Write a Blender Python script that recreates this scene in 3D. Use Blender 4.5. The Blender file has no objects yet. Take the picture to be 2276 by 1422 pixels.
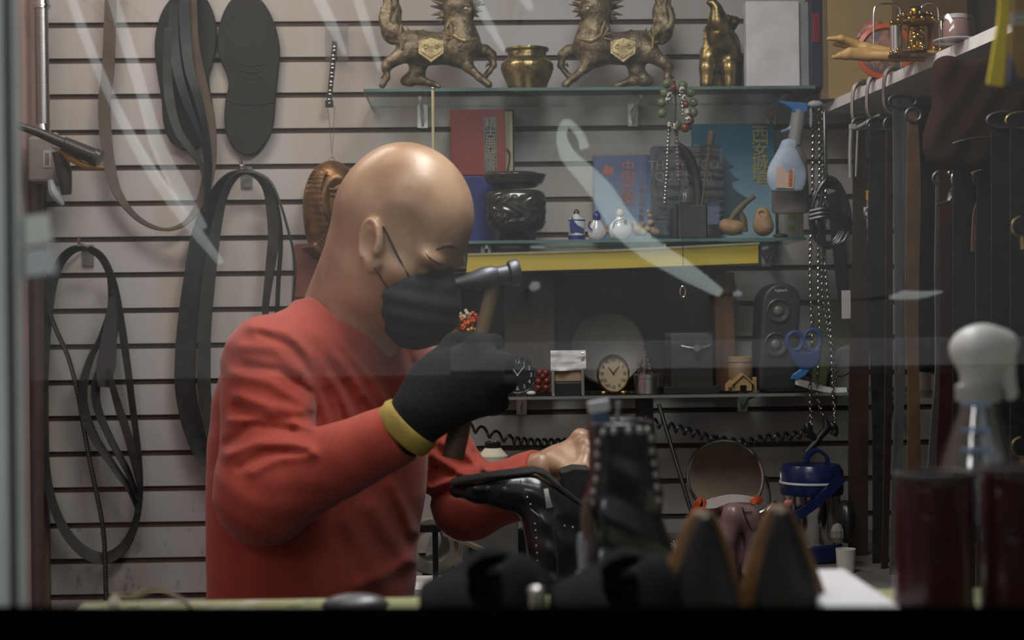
import bpy, bmesh, math, random
import numpy as np
from mathutils import Vector, Matrix
C = bpy.context.scene.collection
SC = bpy.context.scene
PI = math.pi
F_PX, CX, CY = 3360.0, 1138.0, 711.0
CAM = np.array([0.0, 0.0, 1.15])
YAW, ROLL = 0.028, 0.0118
FW = np.array([math.sin(YAW), math.cos(YAW), 0.0])
RT0 = np.array([math.cos(YAW), -math.sin(YAW), 0.0])
UP0 = np.array([0, 0, 1.0])
RT = RT0*math.cos(ROLL) - UP0*math.sin(ROLL)
UP = UP0*math.cos(ROLL) + RT0*math.sin(ROLL)
YW = 3.25                                   # the slatted back wall

def at(px, py, Y):
    """world point at distance Y into the room that stands where the photo shows (px, py)"""
    d = FW + RT*((px-CX)/F_PX) + UP*((CY-py)/F_PX)
    return CAM + d*(Y/d[1])
def V(px, py, Y): return at(px, py, Y)
def sc(Y): return Y/F_PX                     # metres per pixel at that distance
def zat(py, Y, px=CX): return at(px, py, Y)[2]

# ---------------------------------------------------------------- materials
_M = {}
def mat(name, col, rough=.5, metal=0., col2=None, scale=20., mix=(.35, .65), bump=0., bscale=None, alpha=1., trans=0., ior=1.45,
        emit=None, estr=0., coat=0., spec=.5, sss=0., detail=4., stretch=None, sheen=0.):
    if name in _M: return _M[name]
    m = bpy.data.materials.new(name); m.use_nodes = True
    nt = m.node_tree; N = nt.nodes; L = nt.links
    b = N['Principled BSDF']
    def c4(c): return (c[0], c[1], c[2], 1.)
    b.inputs['Base Color'].default_value = c4(col)
    b.inputs['Roughness'].default_value = rough
    b.inputs['Metallic'].default_value = metal
    b.inputs['IOR'].default_value = ior
    b.inputs['Specular IOR Level'].default_value = spec
    b.inputs['Coat Weight'].default_value = coat
    b.inputs['Transmission Weight'].default_value = trans
    b.inputs['Alpha'].default_value = alpha
    b.inputs['Sheen Weight'].default_value = sheen
    if sss: b.inputs['Subsurface Weight'].default_value = sss; b.inputs['Subsurface Radius'].default_value = (.01, .004, .002); b.inputs['Subsurface Scale'].default_value = 1.
    if emit: b.inputs['Emission Color'].default_value = c4(emit); b.inputs['Emission Strength'].default_value = estr
    tc = N.new('ShaderNodeTexCoord'); src = tc.outputs['Object']
    if stretch:
        mp = N.new('ShaderNodeMapping'); mp.inputs['Scale'].default_value = stretch
        L.new(src, mp.inputs['Vector']); src = mp.outputs['Vector']
    if col2 is None and not trans: col2 = tuple(min(1, c*.82) for c in col)
    if col2 is not None:
        n = N.new('ShaderNodeTexNoise'); n.inputs['Scale'].default_value = scale; n.inputs['Detail'].default_value = detail
        L.new(src, n.inputs['Vector'])
        r = N.new('ShaderNodeValToRGB'); r.color_ramp.elements[0].position = mix[0]; r.color_ramp.elements[1].position = mix[1]
        r.color_ramp.elements[0].color = c4(col2); r.color_ramp.elements[1].color = c4(col)
        L.new(n.outputs['Fac'], r.inputs['Fac']); L.new(r.outputs['Color'], b.inputs['Base Color'])
    if bump:
        n2 = N.new('ShaderNodeTexNoise'); n2.inputs['Scale'].default_value = bscale or scale*3; n2.inputs['Detail'].default_value = 5
        L.new(src, n2.inputs['Vector'])
        bp = N.new('ShaderNodeBump'); bp.inputs['Strength'].default_value = bump; bp.inputs['Distance'].default_value = .002
        L.new(n2.outputs['Fac'], bp.inputs['Height']); L.new(bp.outputs['Normal'], b.inputs['Normal'])
    _M[name] = m
    return m

def s2l(r, g, b):
    f = lambda c: (c/255/12.92) if c/255 <= .04045 else ((c/255+.055)/1.055)**2.4
    return (f(r), f(g), f(b))

# ---------------------------------------------------------------- objects
ORG = {}                                     # world origin of every object
def link(o): C.objects.link(o); return o
def tag(o, label, cat, group=None, kind=None):
    if label: o['label'] = label
    if cat: o['category'] = cat
    if group: o['group'] = group
    if kind: o['kind'] = kind
    return o
def thing(name, label, cat, loc, group=None):
    o = link(bpy.data.objects.new(name, None)); o.location = Vector([float(x) for x in loc]); o.empty_display_size = .05
    ORG[o.name] = np.array([float(x) for x in loc]); return tag(o, label, cat, group)
def mk(name, verts, faces, mats, parent=None, smooth=False, mi=None, origin=None, auto=None):
    v = np.asarray(verts, dtype=float).reshape(-1, 3)
    if origin is None:
        lo, hi = v.min(0), v.max(0); origin = np.array([(lo[0]+hi[0])/2, (lo[1]+hi[1])/2, lo[2]])
    me = bpy.data.meshes.new(name)
    vl = v-origin
    if isinstance(faces, np.ndarray):
        n = len(faces)
        me.vertices.add(len(vl)); me.vertices.foreach_set('co', vl.ravel().astype(np.float32))
        me.loops.add(n*4); me.loops.foreach_set('vertex_index', faces.ravel().astype(np.int32))
        me.polygons.add(n); me.polygons.foreach_set('loop_start', np.arange(0, n*4, 4, dtype=np.int32))
        me.polygons.foreach_set('loop_total', np.full(n, 4, dtype=np.int32)); me.update(calc_edges=True); me.validate()
    else:
        me.from_pydata([tuple(x) for x in vl], [], faces)
    if not isinstance(mats, (list, tuple)): mats = [mats]
    for m in mats: me.materials.append(m)
    if mi is not None: me.polygons.foreach_set('material_index', np.array(mi, dtype=np.int32))
    if smooth: me.polygons.foreach_set('use_smooth', np.ones(len(me.polygons), dtype=bool))
    me.update()
    o = link(bpy.data.objects.new(name, me))
    ORG[o.name] = origin
    if parent is not None:
        o.parent = parent; o.location = Vector(origin-ORG[parent.name])
    else: o.location = Vector(origin)
    if auto is not None and smooth:
        try:
            me.set_sharp_from_angle(angle=auto)
        except Exception: pass
    return o

def catmull(pts, n=8, closed=False):
    P = np.asarray(pts, dtype=float); m = len(P); out = []
    if m < 3 and not closed: return np.array([P[0]+(P[-1]-P[0])*t for t in np.linspace(0, 1, n+1)])
    segs = m if closed else m-1
    for i in range(segs):
        if closed: p0, p1, p2, p3 = P[(i-1) % m], P[i], P[(i+1) % m], P[(i+2) % m]
        else: p0, p1, p2, p3 = P[max(i-1, 0)], P[i], P[i+1], P[min(i+2, m-1)]
        for k in range(n):
            t = k/n
            out.append(.5*((2*p1)+(-p0+p2)*t+(2*p0-5*p1+4*p2-p3)*t*t+(-p0+3*p1-3*p2+p3)*t**3))
    if not closed: out.append(P[-1])
    return np.array(out)

def norm(v):
    v = np.asarray(v, float); l = np.linalg.norm(v); return v/l if l > 1e-12 else v
def perp(t):
    t = norm(t); a = np.array([0, 0, 1.]) if abs(t[2]) < .9 else np.array([1., 0, 0])
    u = norm(np.cross(t, a)); return u, np.cross(t, u)
def rotm(axis, ang): return np.array(Matrix.Rotation(ang, 3, axis))

class MB:
    def __init__(s): s.v = []; s.f = []; s.m = []; s.cur = 0
    def add(s, v, f, m=None):
        o = len(s.v); s.v += [tuple(map(float, x)) for x in v]; s.f += [tuple(i+o for i in q) for q in f]
        s.m += [s.cur if m is None else m]*len(f); return s
    def box(s, c, h, R=None, m=None, bev=0.):
        c = np.asarray(c, float); h = np.asarray(h, float)/2
        if bev <= 0:
            v = np.array([[x, y, z] for x in (-1, 1) for y in (-1, 1) for z in (-1, 1)])*h
            f = [(0, 1, 3, 2), (4, 6, 7, 5), (0, 4, 5, 1), (2, 3, 7, 6), (0, 2, 6, 4), (1, 5, 7, 3)]
        else:
            bm = bmesh.new(); bmesh.ops.create_cube(bm, size=1.)
            for w in bm.verts: w.co = Vector((w.co.x*2*h[0], w.co.y*2*h[1], w.co.z*2*h[2]))
            bmesh.ops.bevel(bm, geom=bm.edges[:], offset=bev, segments=2, affect='EDGES', profile=.5)
            bm.verts.index_update(); v = np.array([list(w.co) for w in bm.verts]); f = [tuple(w.index for w in q.verts) for q in bm.faces]; bm.free()
        if R is not None: v = v@np.asarray(R).T
        return s.add(v+c, f, m)
    def cyl(s, a, b, r1, r2=None, n=16, m=None, cap=True):
        a, b = np.asarray(a, float), np.asarray(b, float); r2 = r1 if r2 is None else r2
        u, w = perp(b-a); v = []
        for p, r in ((a, r1), (b, r2)):
            for i in range(n):
                t = 2*PI*i/n; v.append(p+r*(u*math.cos(t)+w*math.sin(t)))
        f = [(i, (i+1) % n, n+(i+1) % n, n+i) for i in range(n)]
        if cap: f += [tuple(range(n-1, -1, -1)), tuple(range(n, 2*n))]
        return s.add(v, f, m)
    def lathe(s, c, prof, n=28, m=None, axis=None, sx=1., sy=1., cap=True):
        c = np.asarray(c, float); v = []; f = []
        k = len(prof)
        for (r, z) in prof:
            for i in range(n):
                t = 2*PI*i/n; v.append([r*math.cos(t)*sx, r*math.sin(t)*sy, z])
        for j in range(k-1):
            for i in range(n): f.append((j*n+i, j*n+(i+1) % n, (j+1)*n+(i+1) % n, (j+1)*n+i))
        if cap and prof[0][0] > 1e-6: f.append(tuple(range(n-1, -1, -1)))
        if cap and prof[-1][0] > 1e-6: f.append(tuple(range((k-1)*n, k*n)))
        v = np.array(v)
        if axis is not None:
            ax = norm(axis); u, w = perp(ax); v = v@np.array([u, np.cross(ax, u), ax])
        return s.add(v+c, f, m)
    def sph(s, c, r, n=12, m=None, R=None):
        r = np.array([r]*3 if np.isscalar(r) else r, float); v = []; f = []; k = n//2+1
        for j in range(k+1):
            a = PI*j/k
            for i in range(n):
                t = 2*PI*i/n; v.append([math.sin(a)*math.cos(t), math.sin(a)*math.sin(t), math.cos(a)])
        for j in range(k):
            for i in range(n): f.append((j*n+i, (j+1)*n+i, (j+1)*n+(i+1) % n, j*n+(i+1) % n))
        v = np.array(v)*r
        if R is not None: v = v@np.asarray(R).T
        return s.add(v+np.asarray(c, float), f, m)
    def tube(s, pts, r, n=8, m=None, closed=False, smooth=0):
        P = catmull(pts, smooth, closed) if smooth else np.asarray(pts, float)
        k = len(P); rr = np.full(k, r, float) if np.isscalar(r) else np.interp(np.linspace(0, 1, k), np.linspace(0, 1, len(r)), r)
        T = [norm(P[(i+1) % k]-P[i-1]) if closed else norm(P[min(i+1, k-1)]-P[max(i-1, 0)]) for i in range(k)]
        u, _ = perp(T[0]); v = []
        for i in range(k):
            u = norm(u-T[i]*np.dot(u, T[i])); w = np.cross(T[i], u)
            for j in range(n):
                t = 2*PI*j/n; v.append(P[i]+rr[i]*(u*math.cos(t)+w*math.sin(t)))
        f = []
        for i in range(k if closed else k-1):
            a, b = i*n, ((i+1) % k)*n
            f += [(a+j, a+(j+1) % n, b+(j+1) % n, b+j) for j in range(n)]
        if not closed: f += [tuple(range(n-1, -1, -1)), tuple(range((k-1)*n, k*n))]
        return s.add(v, f, m)
    def ribbon(s, pts, w, tw=0., th=.0025, m=None, closed=False, smooth=8, ref=(0, 1, 0)):
        """strap: width w (m) and twist tw (0 = flat to the viewer, pi/2 = edge-on) may be lists along the path"""
        P = catmull(pts, smooth, closed) if smooth else np.asarray(pts, float); k = len(P)
        W = np.full(k, w, float) if np.isscalar(w) else np.interp(np.linspace(0, 1, k), np.linspace(0, 1, len(w)), w)
        A = np.full(k, tw, float) if np.isscalar(tw) else np.interp(np.linspace(0, 1, k), np.linspace(0, 1, len(tw)), tw)
        ref = norm(ref); v = []
        for i in range(k):
            t = norm(P[(i+1) % k]-P[i-1]) if closed else norm(P[min(i+1, k-1)]-P[max(i-1, 0)])
            nn = norm(np.cross(t, ref)); b = norm(np.cross(nn, t))
            d = nn*math.cos(A[i])+b*math.sin(A[i]); e = np.cross(t, d)
            for (x, y) in ((-1, -1), (1, -1), (1, 1), (-1, 1)): v.append(P[i]+d*W[i]/2*x+e*th/2*y)
        f = []
        for i in range(k if closed else k-1):
            a, b = i*4, ((i+1) % k)*4
            f += [(a+j, a+(j+1) % 4, b+(j+1) % 4, b+j) for j in range(4)]
        if not closed: f += [(3, 2, 1, 0), ((k-1)*4, (k-1)*4+1, (k-1)*4+2, (k-1)*4+3)]
        return s.add(v, f, m)
    def prism(s, poly, Y0, Y1, m=None):
        """outline in photo pixels at distance Y0 given true thickness Y1-Y0"""
        n = len(poly); a = [at(x, y, Y0) for x, y in poly]; b = [p+np.array([0, Y1-Y0, 0]) for p in a]
        f = [tuple(range(n)), tuple(range(2*n-1, n-1, -1))]+[(i, n+i, n+(i+1) % n, (i+1) % n) for i in range(n)]
        return s.add(a+b, f, m)
    def build(s, name, mats, parent=None, smooth=False, auto=.7, bevel=0., sub=0):
        o = mk(name, s.v, s.f, mats, parent, smooth, s.m, auto=auto if smooth else None)
        bm = bmesh.new(); bm.from_mesh(o.data); bmesh.ops.recalc_face_normals(bm, faces=bm.faces); bm.to_mesh(o.data); bm.free()
        if bevel: md = o.modifiers.new('bevel', 'BEVEL'); md.width = bevel; md.segments = 2; md.limit_method = 'ANGLE'
        if sub: md = o.modifiers.new('sub', 'SUBSURF'); md.levels = sub; md.render_levels = sub
        return o

# ---------------------------------------------------------------- smooth volumes
def _v(a): return np.asarray(a, np.float32)
def ell(P, c, r, R=None):
    q = P-_v(c)
    if R is not None: q = q@_v(R)
    r = _v([r]*3 if np.isscalar(r) else r)
    a = q/r; k0 = np.sqrt((a*a).sum(-1)); b = a/r; k1 = np.sqrt((b*b).sum(-1))+1e-9
    return k0*(k0-1)/k1
def cone(P, a, b, ra, rb=None):
    rb = ra if rb is None else rb; a, b = _v(a), _v(b); ba = b-a
    pa = P-a; t = np.clip((pa@ba)/float(ba@ba+1e-12), 0, 1)
    q = pa-t[..., None]*ba; return np.sqrt((q*q).sum(-1))-(ra+(rb-ra)*t)
def rbox(P, c, h, R=None, r=.003):
    q = P-_v(c)
    if R is not None: q = q@_v(R)
    q = np.abs(q)-(_v(h)-r); return np.sqrt((np.maximum(q, 0)**2).sum(-1))+np.minimum(q.max(-1), 0)-r
def smin(a, b, k):
    h = np.clip(.5+.5*(b-a)/k, 0, 1); return b+(a-b)*h-k*h*(1-h)
def smax(a, b, k): return -smin(-a, -b, k)
def chain(P, pts, rad, k=None):
    d = None
    for i in range(len(pts)-1):
        c = cone(P, pts[i], pts[i+1], rad[i], rad[i+1]); d = c if d is None else (np.minimum(d, c) if k is None else smin(d, c, k))
    return d
def plane(P, p, n): n = _v(norm(n)); return (P-_v(p))@n
def surfnet(f, lo, hi, h):
    lo = np.asarray(lo, float); hi = np.asarray(hi, float)
    n = np.maximum(np.ceil((hi-lo)/h).astype(int)+1, 3)
    ax = [(lo[i]+h*np.arange(n[i])).astype(np.float32) for i in range(3)]
    D = np.empty(tuple(n), np.float32)
    st = max(1, int(400000/(n[1]*n[2])))
    for i in range(0, n[0], st):
        G = np.stack(np.meshgrid(ax[0][i:i+st], ax[1], ax[2], indexing='ij'), -1); D[i:i+st] = f(G)
    D[0] = D[-1] = np.maximum(D[0], 1e-4) if False else np.abs(D[0])*0+1e-3 if False else D[0]
    for a in range(3):
        s0 = [slice(None)]*3; s1 = [slice(None)]*3; s0[a] = 0; s1[a] = -1
        D[tuple(s0)] = np.maximum(D[tuple(s0)], 1e-4); D[tuple(s1)] = np.maximum(D[tuple(s1)], 1e-4)
    S = D < 0
    sh = tuple(np.array(n)-1)
    cs = [(a, b, c) for a in (0, 1) for b in (0, 1) for c in (0, 1)]
    def cut(A, o): return A[o[0]:o[0]+sh[0], o[1]:o[1]+sh[1], o[2]:o[2]+sh[2]]
    cnt = sum(cut(S, o).astype(np.int8) for o in cs); act = (cnt > 0) & (cnt < 8)
    I = np.argwhere(act); idx = np.full(sh, -1, np.int64); idx[act] = np.arange(len(I))
    acc = np.zeros((len(I), 3)); num = np.zeros(len(I))
    for a in cs:
        for axn in range(3):
            if a[axn]: continue
            b = list(a); b[axn] = 1
            d0 = D[I[:, 0]+a[0], I[:, 1]+a[1], I[:, 2]+a[2]]; d1 = D[I[:, 0]+b[0], I[:, 1]+b[1], I[:, 2]+b[2]]
            m = (d0 < 0) != (d1 < 0)
            t = np.where(m, d0/np.where(m, d0-d1, 1), 0); p = np.tile(np.array(a, float), (len(I), 1)); p[:, axn] += t
            acc[m] += p[m]; num[m] += 1
    v = lo+(I+acc/num[:, None])*h
    Q = []
    for axn in range(3):
        o1, o2 = [(1, 2), (2, 0), (0, 1)][axn]
        s0 = [slice(1, -1)]*3; s1 = [slice(1, -1)]*3
        s0[axn] = slice(0, -1); s1[axn] = slice(1, None)
        A, B = S[tuple(s0)], S[tuple(s1)]; E = np.argwhere(A != B)
        off = np.ones(3, int); off[axn] = 0
        G = E+off; sg = A[E[:, 0], E[:, 1], E[:, 2]]
        def ci(d1, d2):
            g = G.copy(); g[:, o1] -= d1; g[:, o2] -= d2; return idx[g[:, 0], g[:, 1], g[:, 2]]
        q = np.stack([ci(1, 1), ci(0, 1), ci(0, 0), ci(1, 0)], 1); q[~sg] = q[~sg][:, ::-1]; Q.append(q)
    return v, np.concatenate(Q)
def blob(name, f, lo, hi, h, mats, parent=None, xf=None, smooth=True):
    v, q = surfnet(f, lo, hi, h)
    if xf is not None: v = xf(v)
    return mk(name, v, q, mats, parent, smooth)

def text(name, body, loc, size, m, parent, R=None, ext=.0004, align='CENTER'):
    cu = bpy.data.curves.new(name, 'FONT'); cu.body = body; cu.size = size; cu.extrude = ext; cu.align_x = align; cu.align_y = 'CENTER'
    o = bpy.data.objects.new(name+'_tmp', cu); C.objects.link(o)
    dg = bpy.context.evaluated_depsgraph_get(); me = bpy.data.meshes.new_from_object(o.evaluated_get(dg)); C.objects.unlink(o); bpy.data.objects.remove(o)
    if len(me.vertices) == 0: return None
    n = len(me.vertices); co = np.empty(n*3, np.float32); me.vertices.foreach_get('co', co); co = co.reshape(-1, 3)
    R0 = np.array([[1, 0, 0], [0, 0, -1], [0, 1, 0]], float)           # stand the text up, facing -Y
    co = co@R0.T
    if R is not None: co = co@np.asarray(R).T
    fs = [tuple(p.vertices) for p in me.polygons]
    ob = mk(name, co+np.asarray(loc), fs, m, parent); bpy.data.meshes.remove(me); return ob
# ================================================================ camera
cd = bpy.data.cameras.new('camera'); cam = link(bpy.data.objects.new('camera', cd))
cd.sensor_fit = 'HORIZONTAL'; cd.sensor_width = 36.; cd.lens = F_PX/2276*36.; cd.clip_start = .05; cd.clip_end = 60
cam.matrix_world = Matrix(((RT[0], UP[0], -FW[0], CAM[0]), (RT[1], UP[1], -FW[1], CAM[1]), (RT[2], UP[2], -FW[2], CAM[2]), (0, 0, 0, 1)))
cd.dof.use_dof = True; cd.dof.focus_distance = 2.55; cd.dof.aperture_fstop = 5.6
SC.camera = cam
SC.view_settings.view_transform = 'Standard'; SC.view_settings.look = 'None'; SC.view_settings.gamma = 1; SC.view_settings.use_curve_mapping = False
SC.view_settings.exposure = 0.
SC.cycles.max_bounces = 6; SC.cycles.transparent_max_bounces = 16; SC.cycles.transmission_bounces = 6; SC.cycles.caustics_reflective = False; SC.cycles.caustics_refractive = False
SC.cycles.sample_clamp_indirect = 3.
SC.render.film_transparent = False

# ================================================================ materials of the setting
def slat_paint():
    m = mat('slatwall paint', s2l(196, 190, 184), rough=.55, col2=s2l(176, 166, 158), scale=1.6, mix=(.3, .7))
    nt = m.node_tree; N = nt.nodes; L = nt.links; b = N['Principled BSDF']
    base = b.inputs['Base Color'].links[0].from_socket
    tc = N.new('ShaderNodeTexCoord'); sp = N.new('ShaderNodeSeparateXYZ'); L.new(tc.outputs['Object'], sp.inputs[0])
    mp = N.new('ShaderNodeMapping'); mp.inputs['Scale'].default_value = (7., 1., 1.1); L.new(tc.outputs['Object'], mp.inputs['Vector'])
    n = N.new('ShaderNodeTexNoise'); n.inputs['Scale'].default_value = 1.4; n.inputs['Detail'].default_value = 3.; L.new(mp.outputs['Vector'], n.inputs['Vector'])
    r = N.new('ShaderNodeValToRGB'); r.color_ramp.elements[0].position = .38; r.color_ramp.elements[1].position = .62
    r.color_ramp.elements[0].color = (*s2l(176, 168, 158), 1); r.color_ramp.elements[1].color = (*s2l(188, 192, 200), 1); L.new(n.outputs['Fac'], r.inputs['Fac'])
    mx = N.new('ShaderNodeMixRGB'); mx.inputs['Fac'].default_value = .5; L.new(base, mx.inputs[1]); L.new(r.outputs['Color'], mx.inputs[2])
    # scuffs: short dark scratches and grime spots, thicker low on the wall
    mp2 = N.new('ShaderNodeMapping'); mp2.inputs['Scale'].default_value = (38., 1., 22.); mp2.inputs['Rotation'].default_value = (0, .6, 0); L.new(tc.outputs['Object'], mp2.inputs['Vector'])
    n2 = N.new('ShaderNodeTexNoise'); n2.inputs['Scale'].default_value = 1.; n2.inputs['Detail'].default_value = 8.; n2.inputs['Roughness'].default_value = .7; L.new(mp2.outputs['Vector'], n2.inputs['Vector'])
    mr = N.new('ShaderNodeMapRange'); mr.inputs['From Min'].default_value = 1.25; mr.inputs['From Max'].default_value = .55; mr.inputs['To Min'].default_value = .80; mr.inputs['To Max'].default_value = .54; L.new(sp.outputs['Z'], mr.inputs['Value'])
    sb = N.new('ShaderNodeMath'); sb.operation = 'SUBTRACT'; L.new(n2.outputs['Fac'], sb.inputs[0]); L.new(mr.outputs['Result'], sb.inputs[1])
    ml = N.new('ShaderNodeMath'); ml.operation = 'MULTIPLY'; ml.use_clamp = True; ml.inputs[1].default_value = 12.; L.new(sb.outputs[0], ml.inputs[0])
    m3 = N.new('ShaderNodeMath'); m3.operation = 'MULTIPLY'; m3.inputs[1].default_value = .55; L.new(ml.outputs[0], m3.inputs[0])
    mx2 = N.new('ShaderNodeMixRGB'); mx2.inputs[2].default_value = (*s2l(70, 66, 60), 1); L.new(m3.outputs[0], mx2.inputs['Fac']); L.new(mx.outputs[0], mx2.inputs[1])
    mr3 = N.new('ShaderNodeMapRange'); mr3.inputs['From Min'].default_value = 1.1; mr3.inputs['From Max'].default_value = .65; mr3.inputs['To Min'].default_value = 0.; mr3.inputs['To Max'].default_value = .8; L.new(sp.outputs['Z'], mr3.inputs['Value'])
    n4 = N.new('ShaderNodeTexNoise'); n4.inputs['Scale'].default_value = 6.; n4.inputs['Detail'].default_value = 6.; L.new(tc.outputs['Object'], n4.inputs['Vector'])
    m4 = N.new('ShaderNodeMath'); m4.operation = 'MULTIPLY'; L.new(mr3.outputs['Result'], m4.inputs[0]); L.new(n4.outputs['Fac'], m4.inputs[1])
    mx5 = N.new('ShaderNodeMixRGB'); mx5.inputs[2].default_value = (*s2l(96, 88, 78), 1); L.new(m4.outputs[0], mx5.inputs['Fac']); L.new(mx2.outputs[0], mx5.inputs[1])      # blotchy darkening low on the wall: the light's falloff painted in
    L.new(mx5.outputs[0], b.inputs['Base Color']); return m
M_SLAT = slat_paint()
M_GROOVE = mat('slatwall groove', s2l(92, 74, 62), rough=.8, col2=s2l(70, 56, 48), scale=9)
M_PINK = mat('pink wall paint', s2l(206, 170, 168), rough=.6, col2=s2l(180, 150, 150), scale=5, bump=.2)
M_DARKWALL = mat('dark wall paint', s2l(66, 62, 58), rough=.7, scale=4)
M_CEIL = mat('ceiling paint', s2l(160, 156, 150), rough=.8)
M_FLOOR = mat('floor tile', s2l(90, 84, 78), rough=.5, scale=3)
M_POST = mat('window frame metal', s2l(226, 234, 232), rough=.5, col2=s2l(205, 214, 212), scale=7, stretch=(8, 8, 1))
M_BLACK = mat('black paint', (.0012, .0012, .0012), rough=1., col2=(.0009, .0009, .0009), spec=0.)
M_CHROME = mat('chrome', (.72, .72, .72), rough=.18, metal=1., col2=(.6, .6, .6))
M_STEEL = mat('brushed steel', (.55, .55, .55), rough=.32, metal=1., col2=(.42, .42, .42), scale=40, stretch=(1, 1, 20))
M_DKSTEEL = mat('dark steel', (.12, .12, .12), rough=.4, metal=.8)
M_BLKRUB = mat('black rubber', (.018, .019, .02), rough=.5, col2=(.028, .028, .028), scale=30, bump=.2)
M_BLKPL = mat('black plastic', (.012, .012, .013), rough=.3)
M_WHITE = mat('white paper', (.72, .72, .73), rough=.7, col2=(.66, .66, .66), scale=8)

def clear_glass(name, fac, tint=(1, 1, 1), rough=.0):
    m = bpy.data.materials.new(name); m.use_nodes = True; nt = m.node_tree; N = nt.nodes; L = nt.links; N.clear()
    o = N.new('ShaderNodeOutputMaterial'); t = N.new('ShaderNodeBsdfTransparent'); g = N.new('ShaderNodeBsdfGlossy'); x = N.new('ShaderNodeMixShader')
    t.inputs['Color'].default_value = (*tint, 1); g.inputs['Roughness'].default_value = rough; x.inputs['Fac'].default_value = fac
    L.new(t.outputs[0], x.inputs[1]); L.new(g.outputs[0], x.inputs[2]); L.new(x.outputs[0], o.inputs['Surface']); return m
M_PANE = clear_glass('window glass', .046, rough=.012)
M_SHELF = clear_glass('shelf glass', .11, (.80, .86, .84))
M_SHELFEDGE = mat('glass edge', s2l(96, 124, 120), rough=.15, col2=s2l(70, 98, 96), scale=6)
M_ACRYL = clear_glass('clear plastic', .10, (.90, .91, .92), .05)
M_BAGPL = clear_glass('plastic wrap', .16, (.86, .88, .92), .12)

# ================================================================ setting
XL = at(90, 700, YW)[0]; XR = 1.02; ZC = 2.32; YF = .86
def groove_profile():
    # grooves where the photo shows them: 3 inch pitch
    z0 = at(110, 56.7, YW)[2]; pitch = .0762; gh = .0115; prof = []
    zs = [z0+pitch*k for k in range(-20, 12) if .02 < z0+pitch*k < ZC-.03]; zs.sort()
    prof.append((YW, 0.)); mi = []
    for z in zs:
        a, b = z-gh/2, z+gh/2
        prof += [(YW, a), (YW+.003, a-.003), (YW+.006, a-.004), (YW+.006, b+.004), (YW+.003, b+.003), (YW, b)]
        mi += [0, 1, 1, 1, 1, 1]
    prof.append((YW, ZC)); mi.append(0); return prof, mi
prof, pmi = groove_profile(); vv = []; ff = []
for x in (XL-.05, XR+.05): vv += [(x, y, z) for y, z in prof]
n = len(prof); ff = [(i, n+i, n+i+1, i+1) for i in range(n-1)]
o = len(vv); vv += [(XL-.05, YW+.03, 0), (XL-.05, YW+.03, ZC), (XR+.05, YW+.03, 0), (XR+.05, YW+.03, ZC)]
ff.append((o, o+1, o+3, o+2)); pmi.append(0)
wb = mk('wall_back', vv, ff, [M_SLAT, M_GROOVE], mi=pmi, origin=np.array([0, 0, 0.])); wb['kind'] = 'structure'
def struct(name, c, h, m, parent=None, bev=0.):
    b = MB(); b.box(c, h, bev=bev); o = b.build(name, m, parent)
    if parent is None: o['kind'] = 'structure'
    return o
struct('wall_left', (XL-.03, 2.05, ZC/2), (.06, 2.40, ZC), M_PINK)
struct('wall_right', (XR+.03, 2.05, ZC/2), (.06, 2.40, ZC), M_DARKWALL)
struct('floor', (0, 0, -.03), (8, 9, .06), M_FLOOR)
struct('ceiling', (0, 2.05, ZC+.03), (2.3, 2.46, .06), M_CEIL)
# brown trim strip where the pink wall meets the slatted wall
tr = MB(); pT = at(101, 700, 3.2); tr.box((XL+.008, 3.242, ZC/2), (.016, .016, ZC), bev=.002); o = tr.build('trim_1', mat('brown trim', s2l(112, 92, 80), rough=.5, col2=s2l(86, 70, 62), scale=4, stretch=(6, 6, 1))); o['kind'] = 'structure'

# window: frame posts, bottom rail, glass
win = link(bpy.data.objects.new('window_1', None)); win['kind'] = 'structure'; win.location = (0, YF, .95); ORG['window_1'] = np.array([0, YF, .95])
xl = at(20, 700, .862)[0]
b = MB(); b.box((xl-.06, .862, 1.4), (.12, .008, 1.1), bev=.002)
b.build('window_frame', M_POST, win)
b = MB(); b.box((xl+.0020, .863, 1.4), (.0040, .006, 1.1)); b.build('gasket', M_BLKRUB, win)
b = MB(); b.box((xl+.0052, .863, 1.4), (.0032, .006, 1.1), bev=.0005); b.build('inner_frame', mat('grey frame metal', s2l(210, 218, 216), rough=.5), win)
_a, _b = at(0, 1345, .845), at(2276, 1345, .845); RA = -math.atan2(_b[2]-_a[2], _b[0]-_a[0]); zr = at(1138, 1345, .845)[2]+.15*(_b[2]-_a[2])/(_b[0]-_a[0]); RA = -RA
b = MB(); b.box((.15, .835, zr-.05), (1.4, .02, .1), R=rotm('Y', -RA)); b.build('window_rail', M_BLACK, win)
b = MB(); b.box((.3, .868, 1.42), (1.25, .004, 1.1)); b.build('pane', M_PANE, win)
b = MB(); b.box((.97, .85, 1.4), (.1, .05, 1.1)); b.build('window_frame', M_POST, win)
struct('wall_front', (0, .84, .42), (2.4, .06, .83), M_DARKWALL)
struct('trim_2', (0, .84, 2.15), (2.4, .06, .36), mat('tan lintel paint', s2l(176, 164, 150), rough=.8))

# ================================================================ the street outside, seen only as a reflection in the pane
M_FAC = mat('pale facade render', s2l(236, 240, 238), rough=.8, col2=s2l(220, 226, 226), scale=1.2)
struct('wall_street', (0, -4.3, 2.0), (9, .2, 4.0), M_FAC)
struct('wall_kerb', (0, -2.3, .50), (6, .3, 1.00), mat('dark kerb wall', (.012, .013, .014), rough=.8))
b = MB(); b.box((1.55, -2.0, 1.055), (3.2, .02, .092), R=rotm('X', .7), bev=.004)
for x in (3.0,): b.box((x, -2.0, .52), (.05, .05, 1.04))
tag(b.build('street_railing', mat('pale galvanised rail', s2l(215, 220, 226), rough=.5)), 'pale grey street railing mirrored as a soft band across the pane', 'railing')

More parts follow.
